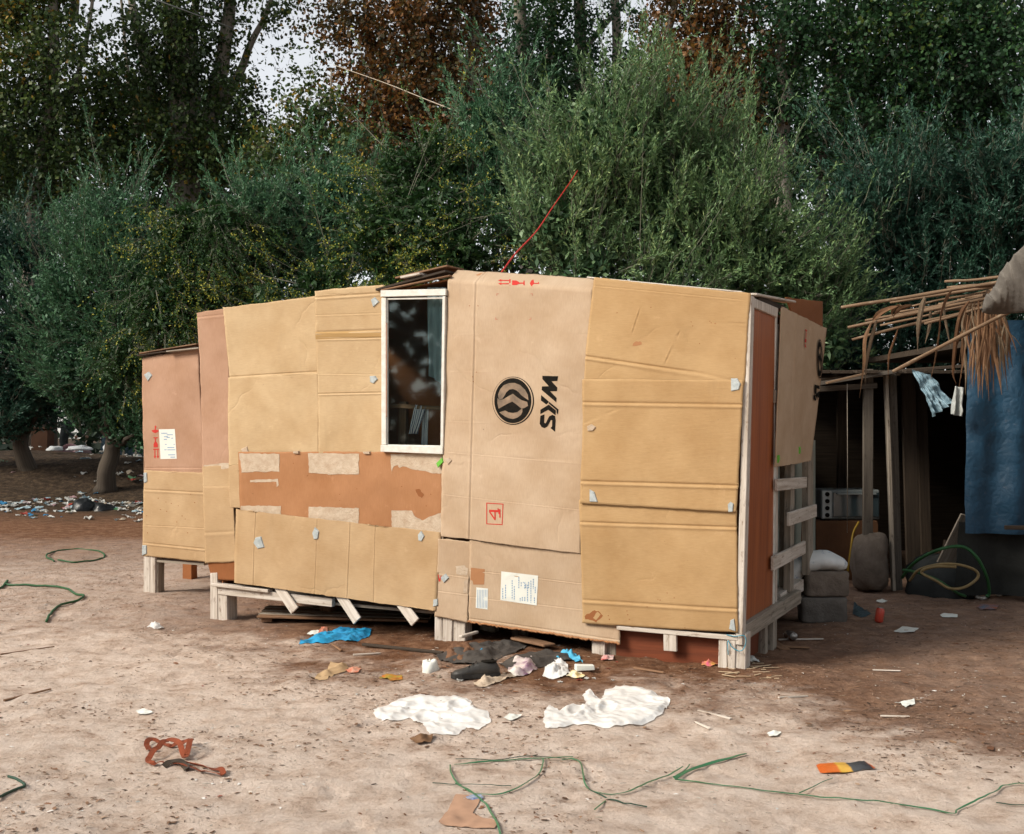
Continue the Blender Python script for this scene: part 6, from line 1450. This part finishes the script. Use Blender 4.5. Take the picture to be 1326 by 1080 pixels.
sheet('paper_scrap', [(612, 885), (626, 878), (642, 875), (660, 872), (672, 874), (652, 881), (640, 886), (622, 891)], .06, MATS['torn_paper'], 'torn beige paper trailing in front of the black shoe', 'paper', seed=30, freq=9, res=.009)
sheet('food_wrapper', [(778, 856), (781, 849), (795, 849), (794, 855)], .04, plain('red_white_foil', (0.50, 0.04, 0.04), (0.7, 0.66, 0.62), 16, .4, .3), 'small red and white wrapper by the dark red kick board', 'wrapper', seed=32, freq=12, res=.008)
sheet('food_wrapper', [(908, 862), (911, 855), (928, 853), (931, 860), (920, 864)], .05, plain('pink_yellow_foil', (0.60, 0.10, 0.22), (0.55, 0.38, 0.03), 22, .4, .3), 'pink and yellow wrapper against the white corner legs', 'wrapper', seed=34, freq=12, res=.008)
sheet('paper_scrap', [(968, 856), (972, 848), (984, 858), (976, 859)], .06, MATS['white_label'], 'white paper corner sticking up beside the corner leg', 'paper', seed=35, freq=9, res=.008)
sheet('cardboard_scrap', [(401, 878), (420, 870), (428, 857), (453, 862), (447, 869), (436, 872), (424, 879)], .03, M_TAN, 'torn tan cardboard scrap lying in the brown soil', 'cardboard', seed=36, freq=5, edge=.03)
sheet('food_wrapper', [(447, 868), (458, 864), (468, 866), (464, 871), (452, 872)], .04, MATS['orange_red_foil'], 'red wrapper next to the torn cardboard scrap', 'wrapper', seed=38, freq=12, res=.008)
sheet('food_wrapper', [(491, 877), (500, 872), (520, 874), (522, 879), (505, 882)], .03, plain('green_foil', (0.14, 0.30, 0.04), (0.55, 0.10, 0.02), 14, .4, .3), 'green and orange wrapper on the open dirt', 'wrapper', seed=40, freq=10, res=.008)

for k in range(34):
    c_ = rng.choice(['white', 'beige', 'white', 'pale blue', 'red', 'black', 'pink'])
    scrap(rng.uniform(545, 800), rng.uniform(842, 884), rng.uniform(2.0, 6.5), str(c_), f'tiny crumpled {c_} scrap among the rubbish before the printed sheet', f'{c_} scraps before the printed sheet', .7)
for k in range(40):
    c_ = rng.choice(['white', 'beige', 'white', 'red', 'black', 'beige'])
    px_ = rng.uniform(0, 1320); py_ = rng.uniform(790, 1060)
    if 250 < px_ < 1000 and py_ < 850: py_ += 80
    scrap(px_, py_, rng.uniform(1.2, 3.6), str(c_), f'tiny {c_} scrap trodden into the open sand', f'{c_} scraps on the open sand', .5)

# black shoe
def shoe(c, ang, L, mat, sole):
    root = thing('shoe', 'worn black lace-up shoe beside the charred mat', 'shoe', c)
    e1 = V(math.cos(ang), math.sin(ang), 0); e2 = V(-math.sin(ang), math.cos(ang), 0)
    ts = np.linspace(0, 1, 15); n = 16
    wid = np.interp(ts, [0, .08, .3, .55, .8, .95, 1], [.2, .62, .78, .70, .95, .7, .15]) * .046
    hgt = np.interp(ts, [0, .06, .25, .42, .6, .8, .95, 1], [.35, .78, .80, .82, .58, .38, .26, .1]) * .095
    vs = []
    for t, w, h in zip(ts, wid, hgt):
        for k in range(n):
            a = 2 * math.pi * k / n; s_, q = math.cos(a), math.sin(a)
            vs.append(c + e1 * (t - .5) * L + e2 * w * np.sign(s_) * abs(s_) ** .8 + V(0, 0, .018 + (h * q ** .9 if q > 0 else .004 * q)))
    f = [(i * n + k, i * n + (k + 1) % n, (i + 1) * n + (k + 1) % n, (i + 1) * n + k) for i in range(14) for k in range(n)] + [tuple(range(n))[::-1], tuple(14 * n + k for k in range(n))]
    obj('upper', vs, f, mat, root, smooth=True)
    vs = []
    for z in (0, .024):
        for t, w in zip(ts, wid): vs += [c + e1 * (t - .5) * L * 1.03 + e2 * (w + .005) + V(0, 0, z), c + e1 * (t - .5) * L * 1.03 - e2 * (w + .005) + V(0, 0, z)]
    m_ = 30; f = []
    for i in range(14):
        a = 2 * i
        f += [(a, a + 1, a + 3, a + 2), (m_ + a, m_ + a + 2, m_ + a + 3, m_ + a + 1), (a, a + 2, m_ + a + 2, m_ + a), (a + 1, m_ + a + 1, m_ + a + 3, a + 3)]
    f += [(0, m_, m_ + 1, 1), (28, 29, m_ + 29, m_ + 28)]
    obj('sole', vs, f, sole, root)
    for k in range(4):
        q = c + e1 * L * (-.02 + .07 * k) + V(0, 0, .018 + .076 - .013 * k)
        tube('lace', [q - e2 * .022, q + V(0, 0, .004), q + e2 * .022 + e1 * .01], .0028, sole, root, 5)
    # opening at the heel
    q = c - e1 * L * .27 + V(0, 0, .095)
    ball('opening', q, (.05, .028, .008), M_BLACK, root)
shoe(Gz(616, 877), math.pi + .12, .29, plain('black_leather', (0.02, 0.019, 0.018), (0.04, 0.036, 0.03), 14, .5, .4, 40, spec=.4), plain('dark_rubber', (0.03, 0.028, 0.026), None, 20, .8, .2))

# webbing, straps and hoses lying on the sand
def ribbon(name, label, pix, w, mat, cat='strap', lift=.004, wave=0.0, group=None, tilt=.5, seed=0, sub=8):
    g = np.array([Gz(*q[:2]) + V(0, 0, q[2] if len(q) > 2 else 0) for q in pix])
    c = curve(g, sub); c[:, 2] = np.maximum(c[:, 2], ground_z(c[:, 0], c[:, 1])) + lift
    n = len(c); s_ = np.arange(n) / sub
    if wave: c[:, 2] += wave * np.abs(vnoise(np.stack([s_ * 1.3, s_ * 0 + seed, s_ * 0], 1), 7))
    t = unit(np.gradient(c, axis=0)); side = unit(np.cross(t, V(0, 0, 1)))
    a = tilt * vnoise(np.stack([s_ * .8, s_ * 0 + seed, s_ * 0 + 3], 1), 9)
    up_v = np.cross(side, t); sd2 = side * np.cos(a)[:, None] + up_v * np.sin(a)[:, None]
    c[:, 2] += np.abs(np.sin(a)) * w / 2
    v = np.stack([c - sd2 * w / 2, c + sd2 * w / 2], 1).reshape(-1, 3)
    f = [(2 * i, 2 * i + 1, 2 * i + 3, 2 * i + 2) for i in range(n - 1)]
    uv = np.stack([np.repeat(s_ * .1, 2), np.tile([0, w], n)], 1)
    return tag(obj(name, v, f, mat, None, uv=uv, solid=.0025), label, cat, group)
M_GSTRAP = plain('green_strapping', (0.025, 0.17, 0.075), (0.05, 0.13, 0.06), 5, .4, .1, spec=.5)
M_DSTRAP = plain('dark_green_strapping', (0.03, 0.075, 0.05), None, 5, .6, .1)
M_ORANGE = plain('rusty_webbing', (0.27, 0.058, 0.02), (0.14, 0.036, 0.016), 12, .85, .6, 60)
ribbon('webbing_strap', 'rusty orange webbing strap crumpled in loops on the sand', [(203, 974), (194, 972), (190, 966), (198, 961), (212, 964), (222, 968), (238, 964), (247, 968, .03), (246, 977, .05), (240, 984), (232, 976, .03), (218, 972, .04), (204, 980, .03), (192, 986), (198, 991), (214, 990), (232, 992), (252, 999), (274, 1004), (288, 1006), (286, 1001), (268, 997), (246, 991), (228, 986)], .026, M_ORANGE, wave=.012, tilt=.7, seed=3)
ribbon('webbing_strap', 'short rusty strap end beside the crumpled orange one', [(212, 995), (222, 991), (236, 993), (242, 1000)], .03, M_DARKW, wave=.02, tilt=.8, seed=5)
GS = 'green packing straps on the sand'
for pts_, w_, m_, lb_ in (
    ([(588, 991), (615, 989), (650, 986), (690, 983), (742, 982)], 0.0087, M_GSTRAP, 'broad green packing strap running straight above the strap loop'),
    ([(590, 984), (640, 985), (700, 981), (735, 984)], 0.0038, M_DSTRAP, 'thin dark strap lying along the broad green one'),
    ([(583, 992), (584, 1003), (592, 1016), (610, 1027), (632, 1031), (655, 1029), (680, 1017), (698, 1003), (703, 990), (703, 983)], 0.0066, M_GSTRAP, 'green packing strap bent into a wide U-shaped loop'),
    ([(560, 1015), (595, 1017), (640, 1018), (662, 1020)], 0.0033, M_DSTRAP, 'thin dark strap crossing the U-shaped loop'),
    ([(590, 1015), (612, 1029), (626, 1040), (637, 1056), (645, 1072), (650, 1090)], 0.0076, M_GSTRAP, 'green strap running off past the torn board with the crushed can'),
    ([(728, 986), (742, 984), (752, 990), (755, 1003), (757, 1016), (768, 1026), (790, 1030), (815, 1026), (845, 1012), (870, 1003), (884, 994)], 0.0066, M_GSTRAP, 'green strap curling like a hook between loop and long strap'),
    ([(762, 1023), (785, 1035), (810, 1042), (838, 1047)], 0.0066, M_DSTRAP, 'dark green strap end below the hooked strap'),
    ([(770, 1050), (784, 1038)], 0.0049, M_GSTRAP, 'short green strap offcut under the hooked strap'),
    ([(874, 1011), (884, 1004), (905, 995), (935, 986), (966, 978)], 0.0142, M_GSTRAP, 'broad green strap lying slantwise towards the corner legs'),
    ([(872, 1008), (880, 1003), (890, 996), (893, 992)], 0.0054, M_GSTRAP, 'small green strap tail beside the slanting broad strap'),
    ([(874, 1010), (920, 1016), (990, 1025), (1040, 1031), (1100, 1037), (1160, 1042), (1200, 1049), (1234, 1055), (1240, 1050), (1262, 1040), (1288, 1028), (1302, 1018), (1340, 1017)], 0.0070, M_GSTRAP, 'longest green strap running across the sand with a sharp kink'),
    ([(1035, 1028), (1055, 1019), (1078, 1010)], 0.0060, M_GSTRAP, 'short green strap leaning on the longest strap'),
    ([(1290, 1042), (1340, 1045)], 0.0054, M_DSTRAP, 'dark strap offcut near the kinked strap')):
    ribbon('packing_strap', lb_, pts_, w_, m_, wave=.006, group=GS, tilt=.5, seed=len(lb_))
def ghose(label, pix, r, mat, name='garden_hose', cat='hose'):
    g = np.array([Gz(*q) for q in pix]); c = curve(g, 10); c[:, 2] = ground_z(c[:, 0], c[:, 1]) + r
    return tag(tube(name, c, r, mat, None, 8), label, cat)
ghose('green garden hose zigzagging on the sand left of the annex leg', [(-20, 770), (2, 762), (10, 753), (8, 758), (40, 759), (75, 761), (90, 765), (97, 770), (108, 772), (104, 777), (78, 785), (66, 796), (60, 806)], .010, M_HOSE)
ghose('thinner green hose curled on the dirt behind the zigzag hose', [(70, 728), (60, 720), (75, 714), (105, 712), (133, 717), (130, 724), (100, 729), (75, 726)], .009, M_HOSE)
ghose('bent dark green twig of hose near the orange strap', [(-8, 1038), (0, 1034), (20, 1024), (32, 1019), (26, 1013), (11, 1007)], .006, M_DSTRAP)
# long twigs and sticks
for (a, b_, c2, d_, w_, lb_) in ((5, 908, 66, 893, .014, 'long curved dark stick on the pale sand'), (0, 848, 70, 838, .012, 'thin dark stick where pale sand meets the shade'), (1140, 928, 1178, 929, .012, 'pale stick lying flat below the tilted white paper'), (904, 921, 946, 932, .016, 'pale stick pointing away from the corner legs'), (901, 936, 919, 945, .014, 'short pale stick below the longer one'), (1008, 904, 1046, 902, .013, 'pale stick on the dirt right of the corner legs'), (1130, 868, 1166, 869, .012, 'thin pale stick at the edge of the shelter shade'),
                                 (820, 866, 860, 872, .018, 'split lath below the dark red kick board'), (1012, 838, 1048, 840, .05, 'flat brown offcut near the silver can'), (1000, 832, 1016, 842, .07, 'dull brown wood scrap by the leg under the door'), (1008, 829, 1066, 828, .015, 'thin grey stick behind the silver can'), (430, 835, 442, 843, .016, 'bent brown twig in front of the pallet')):
    stick(a, b_, c2, d_, w_, min(w_ * .6, .012), M_WOODB if 'dark' in lb_ or 'brown' in lb_ else M_WOODW, lb_)
# wood shavings round the corner legs
for k in range(26):
    px = rng.uniform(930, 1004); py = rng.uniform(857, 880); a = rng.uniform(-.6, .6); L_ = rng.uniform(6, 22)
    stick(px, py, px + L_ * math.cos(a), py + L_ * .35 * math.sin(a), rng.uniform(.006, .016), .004, wood('pale_shaving', (0.46, 0.35, 0.23), (0.30, 0.2, 0.12)), 'pale wood sliver dropped round the corner legs', 'wood sliver', 'wood_sliver', group='wood slivers by the corner legs')
# bottom edge: torn board, crushed can
sheet('cardboard_scrap', [(590, 1030), (606, 1031), (622, 1036), (612, 1054), (646, 1066), (640, 1075), (604, 1071), (568, 1067)], .02, M_PINK, 'reddish cardboard piece with a frayed end under the crushed can', 'cardboard', seed=44, freq=3, edge=.04)
sheet('crushed_can', [(600, 1036), (606, 1031), (622, 1030), (627, 1034), (618, 1038)], .05, plain('blue_white_can', (0.62, 0.66, 0.70), (0.04, 0.12, 0.40), 26, .3, .4, metal=.4), 'crushed blue and white can on the reddish cardboard', 'can', seed=46, freq=14, res=.007)
# wrapper with three colour fields
wm, wN, wL, wb = nodes('orange_wrapper')
wc = coord(wN, wL, 'Generated'); wsp = wN.new('ShaderNodeSeparateXYZ'); wL.new(wc, wsp.inputs[0])
wrp = ramp(wN, [(0.0, (0.55, 0.11, 0.015)), (0.34, (0.48, 0.12, 0.02)), (0.38, (0.55, 0.33, 0.05)), (0.55, (0.52, 0.30, 0.06)), (0.58, (0.06, 0.065, 0.07)), (0.94, (0.035, 0.035, 0.04)), (0.97, (0.5, 0.10, 0.02))]); wL.new(wsp.outputs[0], wrp.inputs[0])
wL.new(wrp.outputs[0], wb.inputs['Base Color']); wb.inputs['Roughness'].default_value = .35
wL.new(bump(wN, wL, wb, noise(wN, wL, coord(wN, wL, 'Object'), 40, 4), .5, .006), wb.inputs['Normal'])
sheet('food_wrapper', [(1057, 992), (1062, 990), (1100, 989), (1119, 986), (1134, 996), (1110, 1000), (1062, 1002)], .03, wm, 'flat orange, yellow and black wrapper on the sand', 'wrapper', seed=48, freq=7)
sheet('paper_scrap', [(1158, 911), (1170, 909), (1184, 907), (1185, 912), (1172, 917), (1166, 912)], .06, MATS['white_label'], 'bent white paper alone on the dirt below the shelter', 'paper', seed=50, freq=8, res=.008)
sheet('paper_scrap', [(993, 951), (1000, 947), (1012, 949), (1006, 954), (996, 954)], .05, MATS['white_label'], 'folded white paper on the sand in front of the corner legs', 'paper', seed=52, freq=9, res=.008)
sheet('paper_scrap', [(1157, 818), (1168, 812), (1190, 814), (1184, 819), (1165, 820)], .015, MATS['white_label'], 'flat white card with stains near the red can', 'paper', seed=54, freq=5, res=.012)
sheet('paper_scrap', [(1217, 797), (1222, 795), (1240, 796), (1240, 800), (1220, 800)], .03, MATS['white_label'], 'white card strip in front of the dark bundle', 'paper', seed=56, freq=5)
sheet('paper_scrap', [(1134, 779), (1142, 776), (1150, 779), (1142, 781)], .03, MATS['white_label'], 'crumpled white paper between blocks and concrete lump', 'paper', seed=57, freq=9)
sheet('paper_scrap', [(176, 921), (186, 918), (198, 923), (188, 926), (180, 926)], .03, MATS['white_label'], 'small white plastic shard above the orange strap', 'paper', seed=58, freq=9, res=.008)
sheet('plastic_bag', [(190, 812), (196, 806), (206, 808), (212, 813), (200, 816)], .06, M_BAG, 'tiny crumpled clear plastic between annex leg and sill', 'plastic bag', seed=59, freq=11, res=.01)
sheet('plastic_bag', [(1104, 796), (1106, 780), (1114, 786), (1128, 796), (1116, 800)], .06, plastic('dark_blue_bag', (0.05, 0.085, 0.10), .15, .35), 'dark bluish plastic beside the concrete blocks', 'plastic bag', seed=60, freq=9)
sheet('food_wrapper', [(1264, 786), (1272, 783), (1294, 784), (1290, 790), (1270, 790)], .03, plain('blue_orange_foil', (0.05, 0.16, 0.24), (0.4, 0.12, 0.03), 9, .4, .3), 'blue and orange wrapper in front of the grey stone', 'wrapper', seed=61, freq=8)
# cans
def can(label, c, ax, mat, r=.033, L=.115):
    root = thing('drink_can', label, 'can', c - V(0, 0, r))
    ax = unit(ax); prof = [(0, .02), (.003, .026), (.012, .033), (.095, .033), (.108, .027), (.112, .027), (.110, .024)]
    v, f, uv = tube_geo([c + ax * (s_ - L / 2) for s_, _ in prof[:-1]], [q for _, q in prof[:-1]], 20); obj('can_body', v, f, mat, root, smooth=True, uv=uv)
    e = c + ax * (.1125 - L / 2); tube('can_rim', [e, e + ax * .003], .027, M_STEEL, root, 20); tube('can_lid', [e + ax * .0035, e + ax * .005], .023, M_STEEL, root, 20)
pr = Gz(1139, 806); can('red drink can standing in front of the concrete blocks', pr + V(0, 0, .057), V(.15, 0, 1), plain('red_can_paint', (0.55, 0.035, 0.02), (0.45, 0.10, 0.06), 30, .35, .05, spec=.5))
pr = Gz(1024, 829); can('silver drink can lying on the dirt under the slatted side', pr + V(0, 0, .034), V(.15, -1, .05), plain('bare_can', (0.62, 0.62, 0.60), (0.5, 0.3, 0.25), 14, .25, .1, metal=.9))
# white strap sandal
sroot = thing('sandal', 'white strappy sandal lying by the grey stone', 'sandal', Gz(1285, 774))
sp_ = np.array([Gz(1264, 775), Gz(1272, 777), Gz(1280, 773), Gz(1283, 772) + V(0, 0, .10), Gz(1286, 772) + V(0, 0, .16)])
tube('sole_strap', curve(sp_ + V(0, 0, .015), 8), .013, M_WHITEP, sroot, 8)
a_ = np.linspace(0, 2 * math.pi, 18)[:, None]; cc_ = Gz(1290, 773) + V(0.02, 0, .062)
tube('ankle_strap', cc_ + np.hstack([.042 * np.cos(a_), .01 * np.sin(a_), .05 * np.sin(a_)]), .006, M_WHITEP, sroot, 6)
# pallet half under the hut
pal = thing('pallet', 'flat wooden pallet lying under the raised floor', 'pallet', Gz(450, 808))
for k in range(6):
    a = Gz(335 + k * 2, 806 - k * 2.2); b_ = Gz(556 + k, 812 - k * 2.2)
    plank('pallet_board', a + V(0, 0, .05 + .004 * (k % 2)), b_ + V(0, 0, .05 + .004 * (k % 2)), .085, .018, M_WOODG if k % 2 else M_WOODB, pal, up=(0, 1, 0))
for px in (345, 445, 540): plank('pallet_runner', Gz(px, 806) + V(0, 0, .02), Gz(px + 8, 796) + V(0, 0, .02), .08, .036, M_WOODB, pal, up=(1, 0, 0))

# cords in the air
tag(tube('red_wire', curve(np.array([F(650, 352, -.1), P(668, 328, 9.2), P(695, 299, 10.5), P(716, 268, 12), P(737, 238, 13.2), P(748, 221, 13.6)]), 8), .007, plain('red_wire', (0.60, 0.03, 0.02), None, 9, .5, 0), None, 6), 'red wire rising from the hut roof into the biggest olive tree', 'wire')
tag(tube('rope', curve(np.array([P(432, 84, 24), P(500, 108, 21.5), P(560, 132, 19), P(620, 155, 17.4), P(650, 165, 17.0)]), 8), .008, plain('pale_rope', (0.42, 0.35, 0.27), None, 20, .8, .2), None, 6), 'pale rope stretched from the rust-red tree to the olive spire', 'rope')
tag(tube('overhead_cable', curve(np.array([P(170, -12, 24), P(240, 14, 24.5), P(300, 36, 26)]), 8), .014, plain('grey_cable', (0.20, 0.21, 0.20), None, 20, .7, 0), None, 6), 'grey cable crossing high before the pale leaning trunks', 'cable')

# ------------------------------------------------------------------ crumbs of bark, dead leaf, gravel
def debris(name, label, n, size, cols, wts, dens, flat, seed, cat):
    r_ = np.random.default_rng(seed)
    x = r_.uniform(-6.2, 6.4, n * 4); y = 3.6 + (r_.random(n * 4) ** 1.3) * 11; p3 = np.stack([x, y, 0 * x], 1)
    along_ = x * .458 + y * .889
    keep = r_.random(n * 4) < np.clip(dens(x, y, along_) + .9 * fbm(p3 * 1.6, seed + 3, 5), .015, 1)
    x, y = x[keep][:n], y[keep][:n]; m_ = len(x)
    s_ = size[0] + (size[1] - size[0]) * r_.random(m_) ** 2.6
    yaw = r_.uniform(0, 6.28, m_); asp = r_.uniform(.25, .9, m_)
    ca, sa = np.cos(yaw), np.sin(yaw)
    loc = np.array([(-1, -.1, 0), (-.2, -.5, .25), (.9, -.35, .1), (1, .3, 0), (.1, .55, .3), (-.8, .4, .05)])
    v = np.zeros((m_, 6, 3)); j = loc[None] * np.stack([s_, s_ * asp, s_ * flat * r_.uniform(.5, 1.4, m_)], 1)[:, None] + r_.normal(0, .13, (m_, 6, 3)) * s_[:, None, None] * V(1, 1, .3)
    v[:, :, 0] = j[:, :, 0] * ca[:, None] - j[:, :, 1] * sa[:, None] + x[:, None]; v[:, :, 1] = j[:, :, 0] * sa[:, None] + j[:, :, 1] * ca[:, None] + y[:, None]
    v[:, :, 2] = j[:, :, 2] + (ground_z(x, y) + .003)[:, None]
    b_ = (np.arange(m_) * 6)[:, None]
    q = np.concatenate([b_ + [0, 1, 4, 5], b_ + [1, 2, 3, 4]]).reshape(-1, 4)
    cc_ = np.array(cols)[r_.choice(len(cols), m_, p=wts)] * r_.uniform(.7, 1.25, (m_, 1))
    o = obj(name, v.reshape(-1, 3), q, attr_mat('crumbs'), None, col=np.hstack([np.repeat(cc_, 6, 0), np.ones((m_ * 6, 1))]), origin=(0, 6, 0))
    return tag(o, label, cat, kind='stuff')
debris('bark_crumbs', 'small dark crumbs of bark and dead leaf over the sand', 44000, (.005, .019), [(.11, .062, .038), (.19, .11, .066), (.26, .15, .09), (.07, .045, .032), (.36, .25, .17)], [.24, .28, .22, .10, .16], lambda x, y, a: .12 + .35 * np.clip((a - 5.2) / .8, 0, 1), .28, 3, 'debris')
debris('pale_crumbs', 'pale gravel, paper shreds and chips over the sand', 9000, (.003, .015), [(.60, .54, .46), (.72, .70, .66), (.45, .38, .30), (.36, .10, .06)], [.45, .25, .27, .03], lambda x, y, a: .35, .5, 5, 'gravel')
debris('dead_leaves', 'larger dead leaves and bark flakes in drifts on the dirt', 2600, (.008, .030), [(.14, .065, .035), (.22, .105, .055), (.28, .17, .10)], [.4, .35, .25], lambda x, y, a: .02 + .45 * np.clip((a - 5.3) / .8, 0, 1), .35, 8, 'leaf litter')
